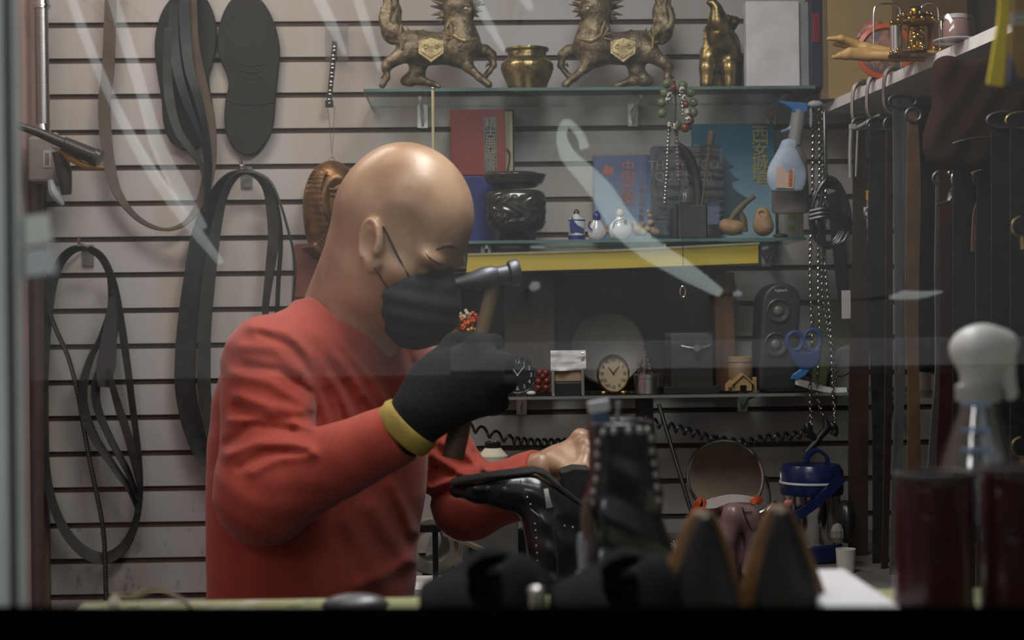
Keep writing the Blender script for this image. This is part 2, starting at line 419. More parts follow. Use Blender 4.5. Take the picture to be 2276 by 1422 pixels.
# tube lights strung over the street: their curved reflections cross the pane
GZ = .868
def mirror_at(px, py, D):
    """point D metres beyond the pane on the mirrored line of sight"""
    g = at(px, py, GZ); d = norm(g-CAM); d[1] = -d[1]; return g+d*D
M_TUBE = mat('lit tube', (.8, .85, .85), emit=(.86, .95, .95), estr=1.75)
M_TUBE2 = mat('lit tube bright', (.8, .85, .85), emit=(.84, 1., .94), estr=2.3)
def streak(pts, w, label, D=4.6, m=None):
    b = MB(); P = [mirror_at(x, y, D) for x, y in pts]; s = (D+.9)/F_PX
    b.tube(P, [q*s/2 for q in w], n=10, smooth=7); o = b.build('tube_light', m or M_TUBE, smooth=True)
    for q in (P[0], P[len(P)//2]): b = MB(); b.cyl(q, (q[0], -4.21, q[2]), .004, n=6); b.build('wall_arm', M_DKSTEEL, o)
    return tag(o, label, 'light', 'tube lights mirrored in the pane')
streak([(150, -30), (185, 70), (235, 190), (300, 320), (370, 430), (440, 520), (492, 585)], [20, 20, 20, 24, 26, 14], 'long curved white tube light mirrored over the grey strap on the slatted wall')
streak([(243, -30), (280, 90), (320, 220), (350, 320), (400, 420), (450, 510)], [20, 26, 26, 30, 34, 24], 'curved white tube light mirrored between grey strap and left shoe sole')
streak([(700, -20), (735, 50), (768, 122)], [26, 24, 8], 'short white tube light mirrored over the clear sample card')
streak([(790, -20), (815, 60), (845, 155)], [22, 22, 10], 'slim white tube light mirrored beside the tail of the left beast statue')
streak([(1050, -20), (1085, 50), (1122, 115)], [20, 20, 8], 'slim white tube light mirrored above the round brass pot')
streak([(1146, -30), (1165, -5), (1182, 22)], [20, 22, 14], 'stub of white tube light mirrored at the pane top')
streak([(1262, 270), (1248, 300), (1262, 345), (1300, 385), (1340, 430), (1385, 500), (1440, 550), (1520, 600), (1603, 652)], [12, 22, 34, 44, 52, 56, 52, 44, 18], 'thick hooked white tube light mirrored over the blue boxed booklet', m=M_TUBE2)
streak([(1244, 330), (1246, 290), (1262, 272), (1290, 300), (1300, 330)], [8, 14, 16, 18, 22], 'small white ring of tube light mirrored right of the red book', m=M_TUBE2)
streak([(1178, 642), (1188, 636), (1200, 633)], [10, 22, 12], 'small white lamp glow mirrored right of the hammer head')
streak([(1630, 655), (1640, 652), (1648, 655)], [8, 14, 8], 'tiny white lamp glow mirrored left of the black speaker')
streak([(1975, 662), (2010, 656), (2050, 655), (2095, 648)], [4, 22, 16, 4], 'faint green-white lamp smear mirrored over the hanging belts')

# ================================================================ light
def area(name, loc, rot, size, power, col, sy=None):
    l = bpy.data.lights.new(name, 'AREA'); l.energy = power; l.color = col; l.size = size
    if sy: l.shape = 'RECTANGLE'; l.size_y = sy
    o = link(bpy.data.objects.new(name, l)); o.location = loc; o.rotation_euler = rot; return o
area('ceiling_lamp_light', (-.62, 2.66, 2.24), (0, 0, 0), .6, 5.6, (1., .93, .82), .14)
area('ceiling_lamp_light_cool', (.16, 1.92, 2.24), (0, 0, 0), .30, 14, (1., .98, .95), .80)
area('front_fill_light', (-.15, 1.15, 2.24), (0, 0, 0), .9, 5.2, (1., .97, .93), .25)  # added frontal fill for the person; no such ceiling lamp is known
area('post_fill_light', (-.75, .05, 1.75), (math.radians(52), 0, math.radians(-28)), .3, 2.6, (1., .99, .96), .3)  # added outdoor fill that brightens the window post
area('facade_fill_light', (.3, -1.2, 3.0), (math.radians(-62), 0, 0), 2.5, 44, (1., .98, .95), .6)  # added lamp, unseen, to brighten the facade mirrored in the pane
b = MB(); b.box((-.62, 2.66, 2.285), (.68, .20, .06), bev=.01); tag(b.build('ceiling_light', mat('lamp housing', (.8, .8, .8))), 'white fluorescent ceiling light near the slatted wall', 'light')
b = MB(); b.box((-.15, 1.15, 2.285), (1.0, .30, .06), bev=.01); tag(b.build('ceiling_light', mat('lamp housing', (.8, .8, .8))), 'added white fill light just inside the window', 'light')  # housing made up for the added frontal fill
b = MB(); b.box((.16, 1.92, 2.285), (.36, .88, .06), bev=.01); tag(b.build('ceiling_light', _M['lamp housing']), 'short white ceiling light above the hammering person', 'light')
w = bpy.data.worlds.new('world'); SC.world = w; w.use_nodes = True
w.node_tree.nodes['Background'].inputs['Color'].default_value = (.95, .98, 1., 1); w.node_tree.nodes['Background'].inputs['Strength'].default_value = .11
from mathutils.bvhtree import BVHTree
def bvh(*obs):
    vs = []; fs = []
    for o in obs:
        k = len(vs); og = Vector(ORG[o.name]); vs += [v.co+og for v in o.data.vertices]; fs += [tuple(i+k for i in p.vertices) for p in o.data.polygons]
    return BVHTree.FromPolygons(vs, fs)
def hit(tree, px, py, off=0.):
    """where the line of sight at (px, py) meets the surface; lifted off it by `off`"""
    d = norm(at(px, py, 2.)-CAM); h = tree.ray_cast(Vector(CAM), Vector(d))
    if h[0] is None: return None, None
    n = np.array(h[1]); 
    if n@d > 0: n = -n
    return np.array(h[0])+n*off, n
def pts_on(tree, pts, off): return [p for p in (hit(tree, x, y, off)[0] for x, y in pts) if p is not None]

M_SKIN = mat('skin', s2l(190, 156, 126), rough=.35, col2=s2l(160, 124, 98), scale=13, mix=(.38, .62), sss=0., bump=.12, bscale=160, spec=.6)
M_SHIRT = mat('red cotton', s2l(176, 72, 56), rough=.85, col2=s2l(164, 64, 50), scale=18, bump=.25, bscale=300, sheen=.2)
M_MASK = mat('black mask cloth', (.012, .014, .016), rough=.7, col2=(.018, .020, .022), scale=15)
M_GLOVE = mat('black knit glove', (.006, .008, .008), rough=.9, col2=(.010, .012, .012), scale=60, bump=.4, bscale=240)
M_CUFF = mat('yellow cuff knit', s2l(196, 176, 84), rough=.8, col2=s2l(150, 130, 70), scale=14, bump=.4, bscale=200)

fv = math.radians(45); yv = math.radians(25)
HF = np.array([math.cos(fv)*math.cos(yv), -math.cos(fv)*math.sin(yv), -math.sin(fv)])
HU = np.array([math.sin(fv)*math.cos(yv), -math.sin(fv)*math.sin(yv), math.cos(fv)])
HR = np.cross(HF, HU)
HM = np.stack([HR, HF, HU], 1)                # columns: right (near side), forward, up
HC = at(905, 478, 2.12)
def hw(x, y, z): return HC+HM@np.array([x, y, z])
NK0, NK1 = at(832, 600, 2.15), at(775, 775, 2.20)
EARC = at(826, 547, 2.055)
def head_sdf(P):
    Q = (P-_v(HC))@_v(HM)
    d = ell(Q, (0, -.004, .009), (.078, .098, .088))
    d = smin(d, ell(Q, (0, .036, -.045), (.063, .062, .080)), .03)
    d = smin(d, ell(Q, (0, -.035, -.030), (.066, .060, .062)), .03)
    d = smin(d, ell(Q, (0, .040, -.100), (.047, .052, .036)), .03)
    for sx in (1, -1):
        d = smin(d, ell(Q, (.030*sx, .083, -.004), (.030, .016, .010)), .014)
        d = smin(d, ell(Q, (.044*sx, .062, -.052), (.022, .024, .022)), .02)
        d = smax(d, -ell(Q, (.033*sx, .106, -.026), (.021, .021, .014)), .010); d = smax(d, -ell(Q, (.088*sx, .050, -.005), (.016, .030, .026)), .03)
        d = smin(d, ell(Q, (.031*sx, .077, -.028), (.0145, .0145, .0125)), .005)
    d = smin(d, chain(Q, [(0, .088, -.018), (0, .104, -.045), (0, .112, -.060)], [.008, .010, .012], .01), .014)
    d = smin(d, ell(Q, (0, .088, -.085), (.022, .014, .008)), .012)
    d = smin(d, ell(Q, (0, .078, -.112), (.018, .016, .014)), .015)
    # neck
    nk = smin(cone(P, NK0, NK1, .056, .066), cone(P, at(800, 560, 2.17), at(760, 700, 2.22), .050, .060), .03)
    nk = smin(nk, cone(P, at(880, 640, 2.14), at(858, 790, 2.20), .012, .013), .035)
    d = smin(d, nk, .035)
    # near ear: shell with rim, hollow and lobe
    ex = norm(np.array([.80, -.60, 0.])); ez = norm(np.array([.10, 0, 1.])); ey = norm(np.cross(ez, ex)); ex = np.cross(ey, ez)
    E = (P-_v(EARC))@_v(np.stack([ex, ey, ez], 1))
    e = ell(E, (0, 0, .004), (.018, .010, .034)); e = smin(e, ell(E, (.003, .002, -.026), (.011, .008, .012)), .008)
    rim = [( .010*1.6*math.cos(t), -.006, .006+.029*math.sin(t)) for t in np.linspace(-.5, math.pi*1.25, 12)]
    e = smax(e, -ell(E, (.001, -.011, .002), (.0115, .010, .021)), .004)
    e = smin(e, chain(E, rim, [.0038]*12), .003)
    e = smin(e, ell(E, (.012, -.004, -.006), (.004, .005, .007)), .004)
    d = smin(d, e, .006)
    return d

# joints of the right (near) and left (far) arm
RSH, REL, RWR = at(600, 804, 2.08), at(588, 1098, 2.02), at(900, 957, 1.96)
LSH, LEL, LWR = at(880, 812, 2.36), at(1040, 1118, 2.33), at(1205, 1040, 2.24)
TS, TN = np.array([.61, .79, 0]), np.array([.79, -.61, 0])
TBL = [  # z(py), centre px, half width along the shoulders, half depth
    (700, 760, .070, .060), (740, 742, .145, .085), (790, 728, .168, .105), (880, 716, .172, .122), (1000, 712, .176, .127),
    (1100, 708, .177, .125), (1200, 700, .172, .120), (1330, 696, .168, .116), (1420, 690, .175, .12), (1620, 690, .17, .12)]
TZ = np.array([zat(t[0], 2.22) for t in TBL])[::-1]
TX = np.array([at(t[1], t[0], 2.22)[0] for t in TBL])[::-1]
TA = np.array([t[2] for t in TBL])[::-1]; TB = np.array([t[3] for t in TBL])[::-1]
def torso(P, g=0.):
    z = P[..., 2]; cx = np.interp(z, TZ, TX); a = np.interp(z, TZ, TA)+g; b = np.interp(z, TZ, TB)+g
    u = (P[..., 0]-cx)*TS[0]+(P[..., 1]-2.22)*TS[1]; v = (P[..., 0]-cx)*TN[0]+(P[..., 1]-2.22)*TN[1]
    d = ((np.abs(u/a)**2.4+np.abs(v/b)**2.4)**(1/2.4)-1)*np.minimum(a, b)
    return np.maximum(np.maximum(d, z-TZ[-1]), TZ[0]-z).astype(np.float32)
FOLDS = [  # (polyline in photo pixels, height in m, width in m): + ridges, - creases
    ([(700, 720), (780, 830), (850, 930)], .0045, .006), ([(690, 760), (750, 870), (800, 980)], .004, .006), ([(760, 760), (830, 850), (880, 930)], .004, .006), ([(730, 800), (775, 880), (815, 970)], -.004, .005), ([(655, 668), (720, 722), (790, 800), (860, 900)], .0040, .008), ([(610, 690), (690, 735), (760, 810), (800, 880)], .0045, .009),
    ([(560, 725), (640, 740), (690, 790)], .0045, .009), ([(540, 770), (610, 775), (665, 825)], .0040, .009),
    ([(640, 715), (700, 770), (745, 850), (765, 930)], -.0040, .006), ([(580, 742), (650, 770), (692, 830)], -.0045, .006),
    ([(545, 812), (620, 822), (688, 872)], -.0045, .006), ([(520, 830), (600, 850), (690, 905)], .0045, .009),
    ([(530, 880), (600, 905), (670, 915)], .0055, .009), ([(525, 905), (560, 925), (640, 935)], -.005, .007),
    ([(515, 935), (600, 925), (690, 950)], .005, .008), ([(505, 985), (560, 945), (650, 955)], -.005, .007),
    ([(508, 1010), (570, 985), (650, 985), (690, 1000)], .006, .009), ([(530, 1040), (590, 1005), (680, 1005)], -.005, .006),
    ([(560, 1050), (620, 1020), (700, 1010)], .004, .008), ([(700, 860), (740, 960), (780, 1040)], .004, .008),
    ([(740, 840), (790, 930), (830, 1010)], .004, .008), ([(800, 850), (840, 920), (870, 980)], .0035, .007),
    ([(720, 870), (755, 970), (790, 1060)], -.003, .006), ([(772, 850), (812, 940), (850, 1010)], -.003, .006),
    ([(875, 760), (905, 840), (925, 920)], .006, .010), ([(895, 760), (930, 840), (940, 900)], -.004, .006),
    ([(870, 1080), (895, 1130), (915, 1180)], .004, .010), ([(830, 1130), (865, 1190), (900, 1240)], .003, .014),
    ([(770, 1160), (810, 1230), (850, 1300)], .003, .016),
    ([(800, 1300), (860, 1275), (910, 1245)], .004, .012),
    ([(960, 1010), (1020, 1050), (1075, 1045)], .005, .008), ([(985, 985), (1040, 1010), (1085, 1050)], .006, .008),
    ([(960, 1085), (1020, 1060), (1070, 1065)], .006, .007), ([(970, 1040), (1030, 1065)], -.005, .006),
    ([(1050, 1005), (1068, 1040), (1078, 1075)], -.005, .005), ([(940, 1110), (1000, 1090), (1060, 1085)], -.004, .008),
    ([(1130, 1050), (1165, 1035), (1200, 1015)], .004, .006), ([(1140, 1065), (1175, 1045)], -.004, .004),
]
FP = [(np.array([[*at(x, y, 2.1)[[0, 2]]] for x, y in p]), a*(1.5 if min(x for x, y in p) > 930 else 1.), w*.85, 1 if 700 < max(x for x, y in p) <= 946 else 0) for p, a, w in FOLDS]
FT = [q for q in FP if q[3] == 1]; FA = [q for q in FP if q[3] == 0]
def fold_field(P, LST):
    # folds lie on the side turned to the window; measured across the cloth
    k = 2.1/P[..., 1]
    x = P[..., 0]*k; z = (P[..., 2]-CAM[2])*k+CAM[2]; out = np.zeros(x.shape, np.float32)
    for pl, amp, w, _ in LST:
        dm = None
        for i in range(len(pl)-1):
            a, b = pl[i], pl[i+1]; ba = b-a; t = np.clip(((x-a[0])*ba[0]+(z-a[1])*ba[1])/(ba@ba), 0, 1)
            q = (x-a[0]-t*ba[0])**2+(z-a[1]-t*ba[1])**2; s = q
            dm = s if dm is None else np.minimum(dm, s)
        L = np.exp(-dm/(w*w)); out += amp*L
    return out
NKAX = norm(NK1-NK0)
def shirt_sdf(P):
    d = torso(P)-fold_field(P, FT)-.0010*np.sin(P[..., 0]*70-P[..., 2]*28+2*np.sin(P[..., 2]*22))*np.sin(P[..., 2]*38+P[..., 0]*22)
    d = smin(d, cone(P, at(745, 738, 2.17), RSH, .060, .058), .045)
    d = smin(d, cone(P, at(800, 745, 2.26), LSH, .058, .054), .05)
    ra = smin(cone(P, RSH, REL, .065, .061), cone(P, REL, RWR, .061, .040), .03)
    la = smin(cone(P, LSH, LEL, .055, .050), cone(P, LEL, LWR, .048, .031), .025)
    la = smin(la, cone(P, at(1040, 1124, 2.33), at(1128, 1108, 2.29), .047, .038), .02)
    ff = fold_field(P, FA)+.0011*np.sin(P[..., 0]*85+P[..., 2]*46+2.2*np.sin(P[..., 2]*34))*np.sin(P[..., 2]*62-P[..., 0]*30+1.5*np.sin(P[..., 0]*41)); d = smin(d, ra-ff, .007); d = smin(d, la-ff, .016)
    d = smax(d, plane(P, LWR, LWR-LEL)-.0, .004)if False else d
    cuff = np.maximum(plane(P, at(1196, 1042, 2.24), LWR-LEL), cone(P, LEL, LWR+(LWR-LEL)*.5, .08, .08)); d = smax(d, -(-cuff) if False else d*0-1, .001) if False else d
    # neck opening: everything above the sloping collar plane, within reach of the neck
    pn = np.array([.50, -.12, .86]); hp = -plane(P, at(775, 716, 2.13), pn)
    hole = smax(hp, cone(P, NK0, NK1, .078, .074), .006)
    d = smax(d, -hole, .004)
    # open end of the left sleeve
    far = smax(-plane(P, at(1206, 1040, 2.25), LWR-LEL), cone(P, LEL, LWR+(LWR-LEL)*.3, .09, .09), .002)
    d = smax(d, -far, .003)
    far2 = smax(-plane(P, at(893, 960, 1.96), RWR-REL), cone(P, REL, RWR+(RWR-REL)*.4, .09, .09), .002)
    return smax(d, -far2, .003)

person = thing('person', 'bald person in red long-sleeved shirt, black mask and black glove, hammering', 'person', (float(at(700, 1330, 2.2)[0]), 2.2, .45))
# body: head and neck, bare forearm and hand, and the trunk and limbs under the clothes, one mesh
vH, qH = surfnet(head_sdf, HC-np.array([.17, .15, .24]), HC+np.array([.15, .16, .12]), .0026)
def hand_sdf(P):
    W = at(1208, 1040, 2.25)
    d = cone(P, at(1150, 1072, 2.28), W, .025, .0195)
    d = smin(d, cone(P, W, at(1236, 1020, 2.25), .0195, .020), .02)
    kn = [(1290, 972, 2.245), (1302, 990, 2.225), (1306, 1012, 2.21), (1300, 1034, 2.20)]
    nx = [(1328, 970, 2.235), (1342, 992, 2.21), (1344, 1018, 2.195), (1334, 1044, 2.19)]
    n3 = [(1350, 995, 2.215), (1358, 1020, 2.195), (1356, 1044, 2.18), (1344, 1068, 2.18)]
    n4 = [(1342, 1022, 2.20), (1346, 1046, 2.18), (1340, 1066, 2.168), (1326, 1086, 2.17)]
    for i in range(4):
        m = cone(P, at(1234, 1022+i*6, 2.25-.005*i), at(*kn[i]), .013, .0112); d = smin(d, m, .014)
        g = chain(P, [at(*kn[i]), at(*nx[i]), at(*n3[i]), at(*n4[i])], [.0105, .0092, .0082, .007], .004); d = smin(d, g, .006)
        d = smin(d, ell(P, at(*kn[i]), .0125), .006)
    th = chain(P, [at(1232, 1030, 2.235), at(1268, 1048, 2.20), at(1298, 1052, 2.18), at(1322, 1062, 2.17)], [.015, .012, .0105, .0085], .006)
    return smin(d, th, .012)
vL, qL = surfnet(hand_sdf, at(1110, 1100, 2.25)-np.array([0, .11, .03]), at(1380, 940, 2.25)+np.array([.02, .09, .02]), .0022)
HIPR, HIPL = np.array([at(640, 1500, 2.14)[0], 2.14, .56]), np.array([at(720, 1500, 2.30)[0], 2.32, .56])
KNR, KNL = HIPR+TN*.40+np.array([0, 0, -.05]), HIPL+TN*.42+np.array([0, 0, -.05])
FTR, FTL = np.array([KNR[0]-.02, KNR[1]+.03, .09]), np.array([KNL[0]-.02, KNL[1]+.03, .09])
def core_sdf(P):
    d = torso(P, -.016)
    d = smin(d, cone(P, NK0, at(760, 790, 2.22), .05, .06), .03)
    for a, b, c, r in ((RSH, REL, RWR, .042), (LSH, LEL, LWR, .042)):
        d = smin(d, cone(P, a, b, r+.006, r), .02); d = smin(d, cone(P, b, c, r-.002, .026), .02)
    for h, k, f in ((HIPR, KNR, FTR), (HIPL, KNL, FTL)):
        d = smin(d, cone(P, h, k, .075, .052), .03); d = smin(d, cone(P, k, f, .048, .036), .02)
    return d
lo = np.minimum.reduce([FTR, HIPR, RSH, FTL])-.12; hi = np.maximum.reduce([FTL, KNL, LWR, LSH, KNR])+.1; hi[2] = zat(700, 2.2)
vC, qC = surfnet(core_sdf, lo, hi, .010)
va = np.concatenate([vH, vL, vC]); qa = np.concatenate([qH, qL+len(vH), qC+len(vH)+len(vL)])
body = mk('body', va, qa, M_SKIN, person, smooth=True)
shirt = blob('shirt', shirt_sdf, (at(462, 700, 2.0)[0]-.03, 1.86, zat(1345, 2.1)-.05), (at(1215, 700, 2.25)[0]+.03, 2.50, zat(640, 2.15)+.02), .0034, M_SHIRT, person)
def pants_sdf(P):
    d = smax(torso(P, .004), plane(P, (0, 0, .74), (0, 0, 1)), .01)
    for h, k, f in ((HIPR, KNR, FTR), (HIPL, KNL, FTL)):
        d = smin(d, cone(P, h, k, .092, .068), .03); d = smin(d, cone(P, k, f, .064, .055), .02)
    return smax(d, -plane(P, (0, 0, .09), (0, 0, 1)), .004)
blob('trousers', pants_sdf, lo, (hi[0], hi[1], .80), .011, mat('dark trousers', (.02, .022, .028), rough=.9), person)
for f in (FTR, FTL):
    b = MB(); b.sph(f+TN*.06+np.array([0, 0, -.045]), (.13, .05, .045), n=16, R=np.stack([TN, TS, np.array([0, 0, 1])], 1)); b.build('shoe', M_BLKPL, person, smooth=True)
# mask with ear loops, glove, undershirt collar
def mask_sdf(P):
    Q = (P-_v(HC))@_v(HM)
    d = smin(ell(Q, (0, .096, -.080), (.061, .066, .062)), ell(Q, (0, .070, -.085), (.066, .050, .055)), .03)
    d = smin(d, chain(Q, [(0, .100, -.02), (0, .128, -.072)], [.012, .018], .02), .02)
    d = smax(d, plane(Q, (0, .082, -.044), (0, -.95, .31)), .004)
    d = smax(d, -plane(Q, (0, .094, -.108), (0, .80, .60)), .006)
    return d+.0012*np.sin((Q[..., 2]*.8-Q[..., 1]*.5)*260)
mask = blob('face_mask', mask_sdf, HC-np.array([.16, .16, .24]), HC+np.array([.18, .12, .04]), .0021, M_MASK, person)
tb = bvh(body)
b = MB(); b.tube(pts_on(tb, [(851, 503), (866, 530), (885, 570), (908, 614)], .0015), .0014, n=6, smooth=4)
p = pts_on(tb, [(833, 594), (845, 612), (860, 636), (880, 668)], .0015); b.tube(p, .0012, n=6, smooth=4)
b.build('ear_loop', M_BLKRUB, mask, smooth=True)
b = MB(); p = pts_on(tb, [(968, 556), (982, 547), (998, 545), (1016, 552)], -.0012)
if len(p) > 1: b.tube(p, [.001, .0042, .0048, .0015], n=8, smooth=5); b.build('eyebrow', mat('eyebrow hair', s2l(110, 84, 66), rough=.8), person, smooth=True)
b = MB(); p = pts_on(tb, [(944, 560), (956, 574), (976, 586), (1004, 594)], .0001)
if len(p) > 1: b.tube(p, [.0003, .0012, .0013, .0003], n=6, smooth=5); b.build('eyelashes', mat('lash', s2l(70, 48, 40), rough=.8), person, smooth=True)
q_, _n = hit(bvh(shirt), 893, 752, 0); yq = q_[1]+.004 if q_ is not None else 2.29
b = MB(); b.prism([(866, 738), (872, 722), (889, 726), (900, 750), (885, 768)], yq, yq+.008); b.build('undershirt_collar', mat('white cotton', (.7, .68, .66), rough=.9), person, bevel=.002)
def glove_sdf(P):
    Y = 1.945
    W = at(905, 953, 1.96)
    d = cone(P, W, at(940, 915, 1.955), .036, .034)
    kn = [(1062, 768, 1.945), (1085, 808, 1.932), (1088, 853, 1.930), (1072, 896, 1.938)]
    for i in range(4):
        k = at(*kn[i]); d = smin(d, cone(P, at(935, 905+i*7, 1.955), k, .024, .0165), .022)
        a = at(kn[i][0]+34, kn[i][1]-2, kn[i][2]+.030); c = at(kn[i][0]+22, kn[i][1]+4, kn[i][2]+.058); e = at(kn[i][0]-18, kn[i][1]+6, kn[i][2]+.058)
        g = chain(P, [k, a, c, e], [.0155, .0140, .0132, .0115], .006); d = smin(d, g, .006)
    th = chain(P, [at(930, 900, 1.965), at(965, 820, 1.985), at(1012, 768, 2.000), at(1062, 760, 2.010)], [.024, .020, .016, .014], .01)
    d = smin(d, th, .018)
    d = smin(d, ell(P, at(1000, 850, 1.955), (.055, .022, .042)), .02)
    d -= .0012*np.exp(-((P[..., 0]-P[..., 2]*.3) % .02-.01)**2/.00001)*0
    return d
glove = blob('glove', glove_sdf, at(860, 1010, 1.96)-np.array([0, .09, .01]), at(1160, 700, 1.96)+np.array([0, .13, .02]), .0026, M_GLOVE, person)
ax = norm(at(940, 915, 1.955)-RWR); c0 = at(893, 962, 1.96)
b = MB(); b.lathe(c0, [(.036, -.004), (.0405, -.002), (.043, .004), (.0425, .010), (.0435, .015), (.041, .021), (.037, .022)], n=36, axis=ax); b.build('glove_cuff', M_CUFF, glove, smooth=True)

# hammer in the gloved fist
hm = thing('hammer', 'steel cobbler hammer with tan wooden handle raised in the gloved fist', 'hammer', at(1010, 1015, 1.99))
b = MB(); hb, ht = at(1006, 1018, 1.985), at(1098, 628, 1.995)
b.tube([hb+(ht-hb)*t for t in np.linspace(0, 1, 12)], [.0145, .0150, .0142, .013, .012, .0115, .011, .0105, .010, .010, .010, .010], n=14)
b.build('handle', mat('tan hammer wood', s2l(128, 108, 80), rough=.5, col2=s2l(100, 82, 60), scale=30, stretch=(1, 1, .15)), hm, smooth=True)
b = MB(); p0, p1 = at(1012, 630, 1.98), at(1148, 605, 1.99); ax = norm(p1-p0)
b.tube([p0, p0+(p1-p0)*.25, p0+(p1-p0)*.45, p0+(p1-p0)*.60, p0+(p1-p0)*.72], [.006, .011, .015, .015, .011], n=14)
b.cyl(p0+(p1-p0)*.70, p0+(p1-p0)*.86, .012, .012, n=16); b.lathe(p0+(p1-p0)*.86, [(.012, 0), (.017, .003), (.018, .012), (.016, .016)], n=20, axis=ax)
b.build('hammer_head', mat('dull steel', s2l(96, 98, 104), rough=.42, metal=.8), hm, smooth=True)
# stool he sits on
st = thing('stool', 'dark round stool under the person in the red shirt', 'stool', (float(HIPR[0]), 2.25, 0))
b = MB(); b.lathe((HIPR[0]-.0, 2.23, .40), [(.17, 0), (.185, .01), (.185, .05), (.17, .06)], n=32); b.build('seat', M_BLKPL, st, smooth=True)
for k in range(4):
    a = PI/4+k*PI/2; b = MB(); b.cyl((HIPR[0]+.10*math.cos(a), 2.23+.10*math.sin(a), .40), (HIPR[0]+.17*math.cos(a), 2.23+.17*math.sin(a), 0), .012); b.build('leg', M_DKSTEEL, st)
# ================================================================ glass shelves on the slatted wall
M_BRONZE = mat('antique bronze', s2l(146, 132, 106), rough=.44, metal=.6, col2=s2l(84, 74, 58), scale=60, bump=1., bscale=170)
M_GOLDB = mat('pale gilt', s2l(186, 170, 126), rough=.42, metal=.6, col2=s2l(136, 120, 86), scale=50, bump=.5, bscale=150)
M_BRASS = mat('brass', s2l(176, 160, 116), rough=.32, metal=.9, col2=s2l(112, 98, 66), scale=44, bump=1., bscale=90)
M_GOLD = mat('gold', s2l(200, 176, 116), rough=.25, metal=1., col2=s2l(160, 126, 60), scale=30)
M_PAGES = mat('book pages', s2l(170, 164, 140), rough=.8, col2=s2l(140, 134, 114), scale=120, stretch=(1, 1, .02))
M_WOODB = mat('brown wood', s2l(104, 74, 44), rough=.5, col2=s2l(78, 54, 34), scale=14, stretch=(4, 4, .5))
M_DKWOOD = mat('dark stained wood', s2l(50, 40, 34), rough=.5, col2=s2l(34, 28, 26), scale=10, stretch=(4, 4, .5))

def shelf(name_label, x0, x1, yl, yr, Yf=3.02, th=.006, edge=M_SHELFEDGE, x0b=None):
    t = thing('glass_shelf', name_label, 'shelf', at((x0+x1)/2, (yl+yr)/2, 3.13))
    a, b_ = at(x0, yl, Yf), at(x1, yr, Yf); z = (a[2]+b_[2])/2; X0, X1 = a[0], b_[0]
    b = MB(); b.box(((X0+X1)/2, (Yf+YW)/2, z-th/2), (X1-X0, YW-Yf-.002, th)); b.build('glass_plate', M_SHELF, t)
    b = MB(); b.box(((X0+X1)/2, Yf-.0012, z-th/2), (X1-X0, .0022, th)); b.box((X0-.001, (Yf+YW)/2, z-th/2), (.002, YW-Yf-.002, th)); b.build('glass_edge', edge, t)
    for fx in (.12, .62, .95):
        X = X0+(X1-X0)*fx; b = MB(); b.box((X, YW-.085, z-th-.004), (.006, .16, .006)); b.box((X, YW-.004, z-.025), (.022, .006, .05)); b.tube([(X, YW-.01, z-.045), (X, YW-.08, z-.018), (X, YW-.16, z-.008)], .003, n=6); b.build('bracket', M_CHROME, t)
    return z
Z1 = shelf('top glass shelf carrying the two beast statues and brass pot', 810, 1812, 201, 187)
Z2 = shelf('middle glass shelf carrying books, black censer and snuff bottles', 985, 1792, 535, 528)
Z3 = shelf('lowest glass shelf carrying clocks and wooden house', 1040, 2092, 881, 871, edge=mat('dark glass edge', s2l(120, 126, 122), rough=.2))

def X(x, y, Y): return at(x, y, Y)[0]
